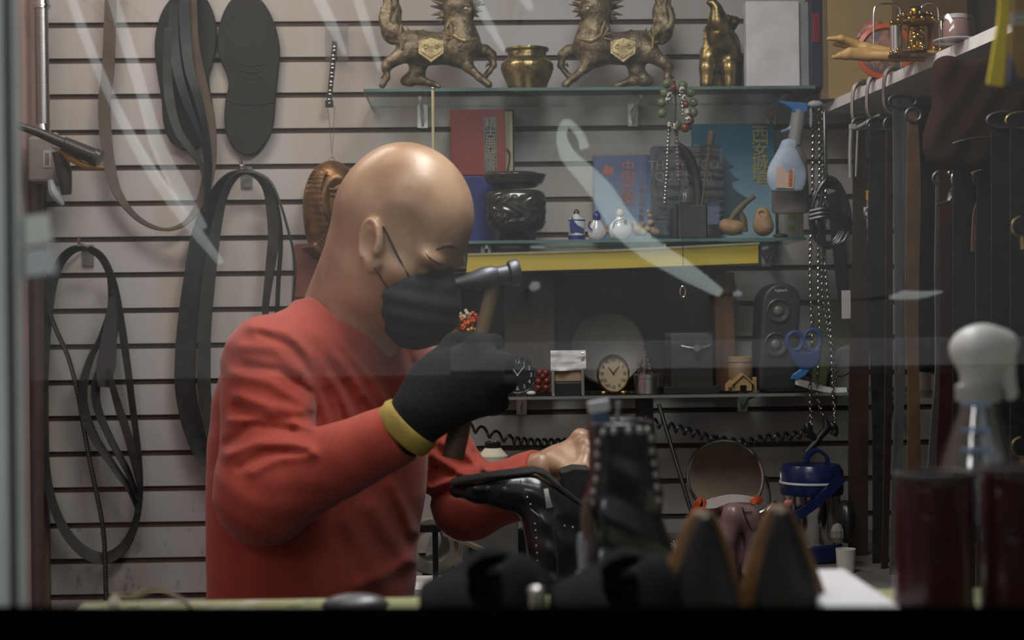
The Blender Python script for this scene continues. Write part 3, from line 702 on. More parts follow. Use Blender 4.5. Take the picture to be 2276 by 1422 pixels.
# ---- two bronze beast statues
def beast(flip, label):
    Y0 = 3.11; mx = (lambda x: 2343-x) if flip else (lambda x: x)
    dz = 0
    def q(x, y, d=0.): p = at(mx(x), y, Y0+d); return p
    t = thing('beast_statue', label, 'statue', (X(mx(975), 190, Y0), Y0, Z1), 'bronze beast statues on the top shelf')
    def f(P):
        d = ell(P, q(920, 104), (.037, .030, .034)); d = smin(d, ell(P, q(965, 108), (.044, .029, .034)), .02); d = smin(d, ell(P, q(1022, 110, -.004), (.036, .030, .038)), .02)
        d = smin(d, cone(P, q(1030, 92, -.005), q(1018, 38, -.008), .034, .028), .02)
        d = smin(d, ell(P, q(1020, 14, -.014), (.033, .028, .028)), .01); d = smin(d, ell(P, q(1044, 26, -.026), (.014, .014, .012)), .008); d = smin(d, ell(P, q(1040, 38, -.020), (.010, .012, .009)), .006); d = smin(d, ell(P, q(1036, 12, -.036), (.012, .006, .005)), .004)
        rs = random.Random(3)
        for k in range(64):                                       # spiky mane
            a = rs.uniform(0, 2*PI); y = rs.uniform(-.026, .02); w = 48+rs.random()*16; p = q(1018+24*math.cos(a), 14+26*math.sin(a), y); e = q(1016+w*math.cos(a+.12), 10+w*math.sin(a+.12), y-.004)
            d = smin(d, cone(P, p, e, .0078, .0010), .0025)
        # near foreleg stretched out, far foreleg raised
        d = smin(d, chain(P, [q(1018, 118, -.015), q(1040, 148, -.018), q(1066, 172, -.018), q(1086, 188, -.018)], [.019, .011, .0075, .008], .006), .012)
        d = smin(d, chain(P, [q(1040, 116, .012), q(1078, 113, .014), q(1092, 122, .014), q(1097, 145, .014), q(1088, 158, .014), q(1078, 170, .014)], [.017, .012, .010, .006, .005, .0065], .006), .012)
        # near hind leg, far hind leg folded
        d = smin(d, chain(P, [q(900, 118, -.014), q(868, 138, -.018), q(858, 148, -.018), q(860, 172, -.018), q(850, 189, -.018)], [.020, .012, .0095, .006, .007], .006), .012)
        d = smin(d, chain(P, [q(930, 130, .012), q(928, 158, .012), q(912, 176, .012), q(935, 178, .012), q(975, 191, .012)], [.022, .016, .013, .010, .005], .006), .012)
        d = smin(d, cone(P, q(900, 180, .012), q(912, 180, .012), .010, .010), .006)
        # flame tail
        d = smin(d, chain(P, [q(893, 88), q(880, 66), q(874, 44)], [.013, .013, .009], .01), .008)
        for k, tong in enumerate(([(884, 70), (862, 50), (866, 20), (862, -12), (852, -40)], [(882, 60), (872, 30), (878, 0), (872, -30), (884, -60)], [(880, 56), (884, 26), (876, -4), (892, -30), (888, -60)], [(884, 72), (858, 62), (850, 36), (858, 8), (848, -14)], [(888, 80), (866, 78), (852, 60), (846, 42)], [(890, 88), (872, 90), (858, 82), (848, 68)])):
            d = smin(d, chain(P, [q(x, y, .005*(k % 3-1)) for x, y in catmull(tong, 3)], list(np.interp(np.linspace(0, 1, 3*(len(tong)-1)+1), [0, .3, .7, 1], [.008, .0085, .006, .0012])), .003), .0025)
        for (a, b_, c, e) in ((872, 70, 848, 72), (868, 50, 850, 45), (866, 30, 846, 18), (866, 10, 848, -8), (878, 35, 886, 12), (876, 10, 890, -18), (884, 75, 868, 88), (880, 60, 892, 42)):
            d = smin(d, cone(P, q(a, b_), q(c, e), .0075, .0015), .004)
        # small fins along the back and cloud scrolls
        for (a, b_, c, e) in ((912, 78, 904, 58), (945, 74, 938, 64), (1062, 112, 1070, 96), (855, 168, 842, 176), (1085, 142, 1078, 150)):
            d = smin(d, cone(P, q(a, b_, -.01), q(c, e, -.01), .004, .001), .004)
        return d
    g = blob('figure', f, np.minimum(q(835, 190, -.055), q(1110, 190, -.055))-np.array([0, 0, .006]), np.maximum(q(835, -70, .05), q(1110, -70, .05))+np.array([0, 0, 0]), .0021, M_BRONZE, t)
    for (o, ys) in (((893, 108), ((893, 108, 890, 80), (890, 80, 892, 55), (890, 80, 876, 66), (891, 90, 900, 72), (892, 96, 880, 92))),
                    ((1010, 95), ((1018, 98, 1000, 78), (1000, 78, 990, 62), (1000, 78, 982, 72), (1008, 86, 1004, 62), (1004, 62, 998, 48), (1006, 84, 985, 88), (1016, 96, 1022, 108), (1012, 92, 1030, 92)))):
        b = MB()
        for (x0, y0, x1, y1) in ys: b.tube([q(x0, y0, -.034), q(x1, y1, -.037)], [.0028, .0016], n=6)
        b.build('antler_scroll', M_GOLDB, g, smooth=True)
    b = MB(); hexa = [(930, 92), (958, 84), (986, 92), (986, 118), (958, 138), (930, 118)]
    pl = [(mx(x), y) for x, y in hexa]; b.prism(pl, Y0-.039, Y0-.029)
    pl = [(mx(x), y) for x, y in [(935, 97), (958, 90), (981, 97), (981, 114), (958, 129), (935, 114)]]; b.prism(pl, Y0-.0415, Y0-.035)
    for sx in (-1, 1):
        c = q(958+sx*13, 104, -.043); b.tube([c+np.array([.006*(1-k/14)*math.cos(k*.75)*sx, 0, .006*(1-k/14)*math.sin(k*.75)]) for k in range(12)], .0011, n=5)
    b.build('saddle_plaque', M_GOLDB, g, bevel=.001)
    b = MB(); b.sph(q(1036, 19, -.041), .004); b.build('eye', mat('gilt eye', s2l(220, 205, 170), rough=.3, metal=.6), g, smooth=True)
    b = MB(); b.tube([q(1008, 78, -.036), q(1030, 90, -.042), q(1056, 86, -.030)], [.004, .005, .003], n=8, smooth=3); b.build('collar', M_GOLDB, g, smooth=True)
beast(False, 'bronze horned beast statue facing right, left of the brass pot'); beast(True, 'bronze horned beast statue facing left, right of the brass pot')
# ---- brass pot
c = (X(1172, 190, 3.11), 3.11, Z1); s = sc(3.11)
b = MB(); b.lathe(c, [(r*s, z*s) for r, z in ((37, 0), (39, 3), (45, 22), (54, 42), (59, 56), (58, 66), (50, 76), (43, 80), (43, 92), (49, 97), (49, 101), (45, 101), (40, 95), (40, 80), (50, 60), (34, 5), (0.01, 4))], n=48)
b.tube([(c[0]+57*s*math.cos(a), c[1]+57*s*math.sin(a), c[2]+66*s) for a in np.linspace(0, 2*PI, 40, endpoint=False)], .0013, n=6, closed=True)
tag(b.build('brass_pot', M_BRASS, smooth=True), 'round brass pot with embossed belly standing between the two beast statues', 'pot')
# ---- standing elephant statue seen from the front, trunk raised
t = thing('elephant_statue', 'gilded animal statue with raised head right of the left-facing beast', 'statue', (X(1603, 190, 3.12), 3.12, Z1))
Y0 = 3.12
def el(P):
    q = lambda x, y, d=0.: at(x, y, Y0+d)
    d = ell(P, q(1610, 112, .02), (.034, .055, .045)); d = smin(d, ell(P, q(1598, 92, -.025), (.028, .026, .036)), .02)
    for x in (1572, 1622): d = smin(d, chain(P, [q(x+3, 120, -.02), q(x, 150, -.03), q(x-1, 186, -.03)], [.019, .015, .0145], .01), .012)
    for x in (1600, 1634): d = smin(d, chain(P, [q(x, 130, .045), q(x, 184, .05)], [.018, .014], .01), .012)
    d = smin(d, ell(P, q(1596, 52, -.04), (.021, .024, .030)), .018)
    d = smin(d, chain(P, [q(1594, 45, -.05), q(1592, 18, -.05), q(1584, 6, -.05), q(1574, 6, -.052)], [.013, .010, .007, .004], .008), .01)
    d = smax(d, -ell(P, q(1588, 66, -.066), (.013, .012, .004)), .004)
    rs = random.Random(9)
    for k in range(26):
        x, y = 1620+rs.uniform(-10, 18), 40+rs.uniform(0, 100); d = smin(d, ell(P, q(x, y, rs.uniform(-.02, .03)), rs.uniform(.006, .011)), .006)
    for k in range(8): d = smin(d, cone(P, q(1572, 62+k*9, -.03), q(1562+2*(k % 2), 68+k*9, -.03), .005, .001), .004)
    return d
blob('figure', el, at(1548, 190, Y0-.085)-np.array([0, 0, .004]), at(1660, -12, Y0+.09), .0022, mat('polished gilt bronze', s2l(166, 146, 98), rough=.34, metal=.9, col2=s2l(62, 54, 40), scale=34, bump=.5, bscale=90), t)
# ---- white box, dark blue box
def pbox(name, m, x0, y0, x1, y1, Yf, Yb, parent=None, bev=.0015, z0=None):
    a, c = at(x0, y1, Yf), at(x1, y0, Yf); zb = a[2] if z0 is None else z0
    b = MB(); b.box(((a[0]+c[0])/2, (Yf+Yb)/2, (zb+c[2])/2), (c[0]-a[0], Yb-Yf, c[2]-zb), bev=bev); return b.build(name, m, parent)
t = thing('white_carton', 'plain white carton standing at the right end of the top shelf', 'box', (X(1717, 190, 3.05), 3.06, Z1))
pbox('carton', mat('white card', s2l(218, 218, 222), rough=.6), 1660, 2, 1776, 190, 3.05, 3.08, t, z0=Z1)
pbox('flap', mat('grey card', s2l(150, 154, 158), rough=.6), 1777, 4, 1799, 190, 3.06, 3.12, t, z0=Z1)
t = thing('blue_case', 'narrow dark blue case with red patch beside the white carton', 'box', (X(1818, 190, 3.05), 3.1, Z1))
pbox('case', mat('navy board', s2l(38, 44, 66), rough=.5), 1803, -10, 1826, 193, 3.04, 3.20, t, z0=Z1)
pbox('red_patch', mat('red print', s2l(120, 30, 40), rough=.5), 1806, 28, 1823, 95, 3.037, 3.042, t)

# ================================================================ middle shelf
def lettering(parent, s, x, y, Y, hpx, m, rot=0., sx=1., name='lettering'):
    h = hpx*sc(Y); R = rotm('Y', rot) if rot else None
    return text(name, s, at(x, y, Y), h, m, parent, R=R, ext=.0003)
INK_GOLD = mat('gold print', s2l(176, 156, 84), rough=.5); INK_RED = mat('orange red print', s2l(214, 84, 44), rough=.5); INK_MAG = mat('magenta print', s2l(176, 70, 96), rough=.5)
INK_GREY = mat('silver print', s2l(150, 146, 132), rough=.45); INK_WHITE = mat('white print', s2l(210, 212, 216), rough=.5); INK_BLACK = mat('black print', (.012, .012, .012), rough=.5)
# blue book, red book on top of it
t = thing('blue_book', 'dark blue hardback standing behind the black censer under the red book', 'book', (X(1040, 525, 3.17), 3.18, Z2))
zt = at(1040, 393, 3.15)[2]
pbox('cover', mat('navy cloth', s2l(24, 40, 110), rough=.5), 992, 393, 1104, 525, 3.15, 3.225, t, z0=Z2)
b = MB(); b.box((X(1048, 392, 3.15), 3.188, zt+.0015), (.10, .068, .003)); b.build('pages', mat('pale page edge', s2l(120, 130, 180), rough=.8), t)
t = thing('red_book', 'red hardback with vertical title strip standing behind the black censer', 'book', (X(1060, 390, 3.15), 3.18, zt))
zb = zt+.003
pbox('cover', mat('red cloth cover', s2l(140, 48, 46), rough=.45, col2=s2l(120, 38, 36), scale=12), 1002, 243, 1122, 388, 3.150, 3.156, t, z0=zb)
pbox('pages', M_PAGES, 1006, 247, 1139, 388, 3.157, 3.205, t, z0=zb)
pbox('back_cover', mat('dark book board', s2l(60, 56, 46), rough=.5), 1002, 243, 1142, 388, 3.206, 3.212, t, z0=zb)
o = pbox('title_strip', mat('taupe strip', s2l(110, 100, 88), rough=.5), 1076, 259, 1105, 386, 3.1485, 3.151, t, bev=.0003)
pbox('title_panel', mat('dark strip', s2l(58, 54, 52), rough=.5), 1080, 265, 1101, 384, 3.1478, 3.150, o, bev=.0002)
for k, ch in enumerate('精古典藏書'): lettering(o, ch, 1090.5, 276+k*23.5, 3.1475, 27, INK_GREY)
b = MB(); b.tube([at(1126, 330, 3.152), at(1133, 340, 3.150), at(1131, 365, 3.150), at(1125, 388, 3.151)], .0016, n=6, smooth=4); b.build('ribbon', mat('dark red ribbon', s2l(70, 30, 30), rough=.6), t)
# black censer
Y0 = 3.085; s = sc(Y0); cx = X(1146, 520, Y0)
t = thing('black_censer', 'black glazed three-footed censer with flared rim before the red book', 'censer', (cx, Y0, Z2))
def cen(P):
    q = lambda x, y, d=0.: at(x, y, Y0+d)
    hc = (q(1145, 425)[2]+q(1145, 516)[2])/2; hh = (q(1145, 425)[2]-q(1145, 516)[2])/2
    R = 68*s; dx = P[..., 0]-cx; dy = P[..., 1]-Y0; r = (np.abs(dx)**3+np.abs(dy)**3)**(1/3.); dz = P[..., 2]-hc
    d = smax(r-R*(1-.10*np.clip(-dz/hh, 0, 1)**2), np.abs(dz)-hh, .018)
    n = np.sin(dx*190+3*np.sin(dz*120))*np.sin(dz*170+2*np.sin(dx*90))*np.sin(dy*160+1)
    d = d-.0022*np.clip(n, -.4, 1)*(np.abs(dz) < hh*.7)
    zr = q(1145, 400)[2]; r2 = np.sqrt(dx*dx+dy*dy); neck = smax(r2-52*s, np.abs(P[..., 2]-zr)-16*s, .004); d = smin(d, neck, .006)
    w = 60*s+ (P[..., 2]-q(1145, 412)[2])*.45; rim = smax(r2-w, np.abs(P[..., 2]-q(1145, 400)[2])-11*s, .004); d = smin(d, rim, .004)
    d = smin(d, cone(P, q(1190, 398), q(1206, 389), .012, .004), .006); d = smin(d, cone(P, q(1098, 398), q(1084, 390), .012, .004), .006)
    d = np.maximum(d, -(smax(r2-46*s, -(P[..., 2]-q(1145, 480)[2]), .003)))
    for a in (-2.45, -.9, .75, 2.3): d = smin(d, cone(P, (cx+math.cos(a)*50*s, Y0+math.sin(a)*50*s, Z2+.014), (cx+math.cos(a)*52*s, Y0+math.sin(a)*52*s, Z2+.004), .011, .007), .008)
    return d
blob('vessel', cen, (cx-.085, Y0-.08, Z2-.002), (cx+.085, Y0+.08, at(1145, 380, Y0)[2]), .0019, mat('black glaze', (.016, .015, .014), rough=.16, coat=.4, col2=(.03, .028, .026), scale=30, bump=.3, bscale=60), t)
# snuff bottles
CER = mat('white glaze', s2l(206, 210, 216), rough=.2, coat=.4); BLU = mat('cobalt glaze', s2l(34, 52, 120), rough=.25)
def lz(c, prof, s, n=28, sx=1, sy=1): b = MB(); b.lathe(c, [(r*s, z*s) for r, z in prof], n=n, sx=sx, sy=sy); return b
s = sc(3.07)
t = thing('snuff_bottle', 'straight-sided blue and white snuff bottle nearest the black censer', 'bottle', (X(1282, 523, 3.07), 3.07, Z2), 'blue and white snuff bottles')
c = (X(1282, 523, 3.07), 3.07, Z2)
o = lz(c, ((15, 0), (18, 2), (19, 45), (17, 50), (8, 55), (7, 60)), s).build('body', CER, t, smooth=True)
b = MB(); b.lathe(c, [(19.3*s, 44*s), (19.3*s, 47*s)], n=28); b.lathe(c, [(19*s, 3*s), (19.1*s, 12*s)], n=28); b.prism([(1266, 495), (1272, 480), (1276, 492), (1284, 500), (1298, 508), (1298, 516), (1268, 516)], 3.07-19.6*s, 3.07-10*s); b.build('painted_band', BLU, o)
lz((c[0], c[1], c[2]+59*s), ((7, 0), (7, 5), (5, 9), (1, 12)), s).build('stopper', mat('bronze stopper', s2l(90, 70, 60), rough=.3, metal=.6), t, smooth=True)
t = thing('snuff_bottle', 'pear-shaped white snuff bottle with blue stopper, middle of three', 'bottle', (X(1327, 522, 3.06), 3.06, Z2), 'blue and white snuff bottles'); c = (X(1327, 522, 3.06), 3.06, Z2)
o = lz(c, ((10, 0), (18, 6), (21, 16), (18, 28), (11, 40), (7, 48)), s, sy=.6).build('body', CER, t, smooth=True)
b = MB(); b.tube([at(1312, 492, 3.06-.0125), at(1308, 502, 3.06-.013), at(1316, 512, 3.06-.0135)], .0018, n=6, smooth=3); b.build('painted_figure', BLU, o)
lz((c[0], c[1], c[2]+46*s), ((8, 0), (9, 4), (8, 12), (4, 18), (1, 20)), s).build('stopper', BLU, t, smooth=True)
t = thing('snuff_bottle', 'round-bellied white snuff bottle with painted branch, before the blue boxed booklet', 'bottle', (X(1379, 524, 3.06), 3.06, Z2), 'blue and white snuff bottles'); c = (X(1379, 524, 3.06), 3.06, Z2)
o = lz(c, ((10, 0), (22, 6), (27, 20), (24, 34), (14, 44), (8, 50), (7, 56)), s, sy=.5).build('body', CER, t, smooth=True)
b = MB(); b.tube([at(1362, 505, 3.06-.0125), at(1366, 494, 3.06-.0135), at(1378, 488, 3.06-.014), at(1388, 486, 3.06-.0135)], .0014, n=6, smooth=3); b.sph(at(1390, 492, 3.06-.0125), .004, n=8); b.build('painted_branch', mat('ink glaze', s2l(60, 60, 80), rough=.3), o)
lz((c[0], c[1], c[2]+55*s), ((8, 0), (9, 4), (8, 10), (3, 15)), s).build('stopper', mat('pale stopper', s2l(190, 190, 176), rough=.3), t, smooth=True)
# small carved figures
def figurine(label, pts, Y, m, name='figurine'):
    def f(P):
        d = None
        for (x, y, r, dd) in pts:
            e = ell(P, at(x, y, Y+dd), r*sc(Y)); d = e if d is None else smin(d, e, .004)
        return d
    xs = [p[0] for p in pts]; ys = [p[1] for p in pts]; r = max(p[2] for p in pts)
    lo = at(min(xs)-r-3, max(ys)+r+3, Y); hi = at(max(xs)+r+3, min(ys)-r-3, Y)
    rr = r*sc(Y)+.015
    return tag(blob(name, f, (lo[0], Y-rr, lo[2]), (hi[0], Y+rr, hi[2]), .0014, m), label, 'figurine')
STONE = mat('cream soapstone', s2l(176, 160, 138), rough=.5, col2=s2l(130, 112, 92), scale=60, bump=.6, bscale=140)
figurine('tiny pink stone figurine between the second and third snuff bottles', [(1348, 515, 6, 0), (1348, 505, 4, 0)], 3.07, mat('pink stone', s2l(190, 140, 120), rough=.5))
figurine('cream stone figurine of a seated group right of the snuff bottles', [(1418, 512, 12, 0), (1430, 516, 9, -.01), (1410, 498, 7, 0), (1428, 500, 7, 0), (1440, 510, 8, 0)], 3.07, STONE)
figurine('slim cream stone figurine leaning at the foot of the wrapped book', [(1452, 514, 9, 0), (1447, 496, 8, 0), (1444, 480, 6, 0), (1441, 470, 4.5, 0), (1460, 516, 7, 0)], 3.07, STONE)
# blue boxed booklet
t = thing('blue_booklet', 'shrink-wrapped blue booklet with orange vertical title on the middle shelf', 'booklet', (X(1384, 520, 3.17), 3.17, Z2))
def grad(name, c0, c1, z0, z1):
    m = mat(name, c0, rough=.3); nt = m.node_tree; N = nt.nodes; L = nt.links; b = N['Principled BSDF']
    tc = N.new('ShaderNodeTexCoord'); sp = N.new('ShaderNodeSeparateXYZ'); mr = N.new('ShaderNodeMapRange'); r = N.new('ShaderNodeValToRGB')
    L.new(tc.outputs['Object'], sp.inputs[0]); L.new(sp.outputs['Z'], mr.inputs['Value']); mr.inputs['From Min'].default_value = z0; mr.inputs['From Max'].default_value = z1
    r.color_ramp.elements[0].color = (*c0, 1); r.color_ramp.elements[1].color = (*c1, 1); L.new(mr.outputs['Result'], r.inputs['Fac']); L.new(r.outputs['Color'], b.inputs['Base Color']); return m
o = pbox('cover', grad('printed sky', s2l(150, 176, 206), s2l(44, 66, 128), .03, .16), 1322, 345, 1446, 520, 3.150, 3.175, t, z0=Z2)
for k, ch in enumerate('中国大鼓'): lettering(o, ch, 1396, 372+k*24, 3.1488, 30, INK_RED)
for k, ch in enumerate('西安古迹名胜'): lettering(o, ch, 1426, 408+k*15, 3.1488, 12, INK_MAG)
b = MB(); b.prism([(1340, 384), (1344, 370), (1350, 366), (1354, 372), (1364, 372), (1362, 388), (1342, 388)], 3.1486, 3.1495); b.build('printed_pagoda', INK_RED, o)
pbox('plastic_wrap', M_BAGPL, 1320, 343, 1448, 520, 3.1475, 3.177, t, z0=Z2)
# plastic-wrapped dark book
t = thing('wrapped_book', 'dark book in crinkled clear plastic behind the hanging bead bracelet', 'book', (X(1525, 520, 3.16), 3.17, Z2))
o = pbox('cover', mat('dark slate cover', s2l(66, 68, 78), rough=.4, col2=s2l(40, 44, 66), scale=14), 1450, 324, 1600, 520, 3.135, 3.16, t, z0=Z2)
lettering(o, 'THE TE DOO', 1520, 367, 3.1335, 27, INK_GREY); lettering(o, 'QUA NSER', 1520, 392, 3.1335, 27, INK_GREY)
b = MB(); b.prism([(1510, 420), (1518, 412), (1526, 418), (1534, 411), (1540, 420), (1542, 448), (1510, 448)], 3.1325, 3.135); b.build('printed_statue', mat('print grey', s2l(120, 124, 132), rough=.5), o)
pbox('photo_panel', mat('print blue', s2l(110, 116, 160), rough=.5), 1573, 450, 1598, 500, 3.1325, 3.1345, o, bev=.0002)
def crinkle(P0, P1, Y, name, parent, seed, m=M_BAGPL, nx=26, nz=30, amp=.004):
    rs = np.random.RandomState(seed); a, c = at(*P0, Y), at(*P1, Y); v = []; f = []
    H = np.cumsum(rs.randn(nz+1, nx+1)*.5, 1); H = (H-H.mean())/np.abs(H).max()*amp
    for j in range(nz+1):
        for i in range(nx+1): v.append((a[0]+(c[0]-a[0])*i/nx, Y+H[j, i], a[2]+(c[2]-a[2])*j/nz))
    for j in range(nz):
        for i in range(nx): k = j*(nx+1)+i; f.append((k, k+1, k+nx+2, k+nx+1))
    return mk(name, v, f, m, parent, smooth=True)
crinkle((1446, 522), (1606, 320), 3.126, 'plastic_wrap', t, 4)
# teal guide book with pagoda and four gold characters
t = thing('teal_guidebook', 'large teal guidebook with pagoda silhouette and four gold characters', 'book', (X(1630, 520, 3.2), 3.2, Z2))
o = pbox('cover', grad('teal sky print', s2l(150, 182, 196), s2l(34, 98, 124), .03, .20), 1541, 274, 1722, 520, 3.185, 3.20, t, z0=Z2)
for k, ch in enumerate('西安城墙'): lettering(o, ch, 1690, 300+k*31, 3.1835, 42, INK_GOLD)
b = MB(); b.prism([(1590, 520), (1592, 420), (1590, 396), (1604, 340), (1618, 360), (1632, 370), (1620, 376), (1632, 392), (1642, 398), (1628, 404), (1628, 416), (1644, 430), (1662, 440), (1650, 450), (1650, 520)], 3.1835, 3.1848); b.build('printed_pagoda', mat('slate print', s2l(58, 84, 100), rough=.5), o)
# brush pot with brush and horn
t = thing('brush_pot', 'dark grey square brush pot in front of the wrapped book', 'pot', (X(1538, 522, 3.08), 3.08, Z2))
a, c = at(1504, 522, 3.05), at(1572, 455, 3.05)
b = MB(); w = c[0]-a[0]; 
for sx in (-1, 1): b.box((a[0]+w/2+sx*(w/2-.002), 3.08, (Z2+c[2])/2), (.004, w, c[2]-Z2)); b.box((a[0]+w/2, 3.08+sx*(w/2-.002), (Z2+c[2])/2), (w, .004, c[2]-Z2))
b.box((a[0]+w/2, 3.08, Z2+.002), (w, w, .004)); b.build('pot_wall', mat('dark stoneware', s2l(62, 60, 62), rough=.5), t, bevel=.001)
b = MB(); b.tube([at(1550, 515, 3.08), at(1562, 440, 3.08), at(1574, 350, 3.08), at(1577, 322, 3.08)], [.003, .0022, .003, .004], n=8, smooth=4); b.cyl(at(1577, 323, 3.08), at(1582, 291, 3.08), .0075, .008); 
tag(b.build('brush', mat('old brush wood', s2l(96, 84, 68), rough=.6), smooth=True), 'slim wooden brush with cylinder tip standing in the dark brush pot', 'brush')
b = MB(); b.tube([at(1545, 515, 3.10), at(1552, 440, 3.10), at(1545, 380, 3.10), at(1528, 340, 3.10), at(1505, 318, 3.10)], [.012, .011, .009, .008, .004], n=10, smooth=5)
tag(b.build('carved_horn', mat('dark horn', s2l(52, 48, 48), rough=.35), smooth=True), 'curved dark horn leaning out of the brush pot', 'horn')
# two small carved clogs
def clog1(P):
    q = lambda x, y, d=0.: at(x, y, 3.07+d)
    d = ell(P, q(1628, 506), (26*.00091, .022, 18*.00091)); return smin(d, ell(P, q(1612, 500), (.013, .018, .012)), .01)
t = thing('gourd_carving', 'small tan gourd carving with a green forked branch', 'carving', (X(1628, 523, 3.07), 3.07, Z2))
TAN = mat('tan boxwood', s2l(178, 146, 108), rough=.55, col2=s2l(148, 118, 86), scale=40, bump=.4)
o = blob('gourd', clog1, at(1596, 528, 3.07)-np.array([0, .03, 0]), at(1662, 478, 3.07)+np.array([0, .03, 0]), .0016, TAN, t)
b = MB(); b.tube([at(1622, 492, 3.065), at(1634, 474, 3.065), at(1645, 462, 3.065), at(1660, 448, 3.065), at(1677, 436, 3.065)], [.005, .0075, .0075, .006, .0045], n=9, smooth=4); b.tube([at(1640, 468, 3.068), at(1650, 486, 3.07), at(1652, 515, 3.07)], [.006, .009, .010], n=9, smooth=4); b.build('branch', mat('olive bark', s2l(98, 92, 68), rough=.6), t, smooth=True)
def clog2(P):
    q = lambda x, y, d=0.: at(x, y, 3.07+d)
    d = ell(P, q(1697, 503), (.021, .022, .020)); d = smin(d, ell(P, q(1695, 482), (.0165, .018, .020)), .01); return smax(d, -ell(P, q(1693, 474, -.018), (.0085, .012, .007)), .002)
tag(blob('boot_carving', clog2, at(1668, 528, 3.07)-np.array([0, .03, 0]), at(1726, 458, 3.07)+np.array([0, .03, 0]), .0015, TAN), 'small tan carving like a bootee with a dark opening at its top', 'carving')
b = MB(); b.sph((X(1735, 514, 3.06), 3.06, Z2+.0055), (.016, .009, .0055)); tag(b.build('toy_shoe', mat('brown lacquer', s2l(84, 54, 44), rough=.4), smooth=True), 'tiny flat brown shoe ornament at the shelf end by the green packet', 'ornament')
t = thing('green_packet', 'small white packet with green stripes at the right end of the middle shelf', 'packet', (X(1762, 523, 3.09), 3.09, Z2))
o = pbox('packet', mat('pale packet', s2l(180, 184, 170), rough=.5), 1738, 470, 1786, 523, 3.08, 3.11, t, z0=Z2)
for y in (476, 500): pbox('printed_stripe', mat('lime print', s2l(150, 170, 60), rough=.5), 1752, y, 1766, y+10, 3.0785, 3.0805, o, bev=.0002)

# ================================================================ lowest shelf
t = thing('display_case', 'dark wooden open case standing behind the clocks on the lowest shelf', 'case', (X(1350, 870, 3.16), 3.17, Z3))
pbox('back_board', M_DKWOOD, 1010, 606, 1632, 875, 3.225, 3.238, t, z0=Z3)
pbox('top_board', M_DKWOOD, 1010, 598, 1632, 608, 3.09, 3.238, t)
pbox('side_panel', M_DKWOOD, 1010, 606, 1022, 875, 3.10, 3.224, t, z0=Z3)
pbox('brown_panel', mat('walnut veneer', s2l(84, 68, 58), rough=.5, col2=s2l(64, 52, 44), scale=9, stretch=(4, 4, .5)), 1122, 609, 1231, 872, 3.19, 3.20, t, z0=Z3)
pbox('side_panel', M_WOODB, 1592, 608, 1632, 872, 3.14, 3.224, t, z0=Z3)
c = at(1352, 755, 3.17); b = MB(); b.lathe((c[0], 3.175, Z3+.09), [(.0001, -.010), (.05, -.008), (.074, .004), (.078, .006), (.074, .010), (.05, .0), (.0001, -.002)], n=40, axis=(0, -1, .12))
tag(b.build('pewter_plate', mat('dull pewter', s2l(104, 102, 98), rough=.45, metal=.5), smooth=True), 'round dull grey plate leaning inside the dark display case', 'plate')
# yellow foam-wrapped level lying on the case
b = MB(); P = [(1040, 566), (1360, 557), (1686, 541), (1686, 585), (1360, 597), (1036, 606)]; b.prism(P, 3.045, 3.085)
o = b.build('yellow_bar', mat('yellow board', s2l(206, 184, 50), rough=.55, col2=s2l(190, 172, 84), scale=5), bevel=.001); tag(o, 'long yellow board lying across the dark case under the middle shelf', 'board')
b = MB(); b.prism([(1040, 563), (1360, 554), (1688, 538), (1688, 543), (1360, 559), (1040, 568)], 3.043, 3.087); b.build('pale_edge', mat('cream edge', s2l(206, 198, 160), rough=.6), o)
# alarm clock, black face
def clock(label, cx, cy, r, face, ring, ink, nums, sy=1.):
    Y = 3.06; s = sc(Y); t = thing('table_clock', label, 'clock', (X(cx, cy, Y), Y, Z3)); c = np.array([X(cx, cy, Y), Y, Z3+(r*sy+4)*s])
    b = MB(); R = np.array([1, 1, sy]); n = 40
    v = MB(); v.lathe((0, 0, 0), [(r*s*.98, -.022), (r*s, -.016), (r*s, .004), (r*s*.95, .007), (r*s*.90, .004), (r*s*.90, -.004)], n=n, axis=(0, -1, 0), cap=False); v.v = [(p[0]+c[0], p[1]+c[1], p[2]*sy+c[2]) for p in v.v]; v.build('rim', ring, t, smooth=True)
    v = MB(); v.lathe((0, 0, 0), [(.00001, .0), (r*s*.91, .0), (r*s*.91, -.014), (.00001, -.014)], n=n, axis=(0, -1, 0)); v.v = [(p[0]+c[0], p[1]+c[1], p[2]*sy+c[2]) for p in v.v]; f = v.build('dial', face, t)
    for k in range(12):
        a = PI/2-(k+1)*PI/6; text('numeral', nums[k], c+np.array([math.cos(a)*r*s*.72, -.0008, math.sin(a)*r*s*.72*sy]), r*s*.30, ink, f)
    b = MB()
    for a, l in ((2.2, .5), (.9, .62)): b.box(c+np.array([math.cos(a)*r*s*l/2, -.0012, math.sin(a)*r*s*l/2]), (r*s*l, .0006, .0016), R=rotm('Y', -a))
    b.cyl(c+np.array([0, -.0005, 0]), c+np.array([0, -.002, 0]), .002); b.build('hands', ink, f)
    return t, c, s
t, c, s = clock('round table clock with black dial and white numerals by the glove', 1150, 826, 42, mat('black dial', (.02, .02, .022), rough=.3), M_CHROME, INK_WHITE, [str(k) for k in range(1, 13)])
for sx in (-1, 1): b = MB(); b.sph((c[0]+sx*30*s, 3.055, Z3+.005), (.010, .008, .005)); b.build('foot', mat('white foot', (.7, .7, .7)), t, smooth=True)
t, c, s = clock('oval gold clock with cream dial right of the silver frame', 1363, 826, 36, mat('cream dial', s2l(190, 176, 146), rough=.4), M_GOLD, INK_BLACK, ['I', 'II', 'III', 'IV', 'V', 'VI', 'VII', 'VIII', 'IX', 'X', 'XI', 'XII'], 1.18)
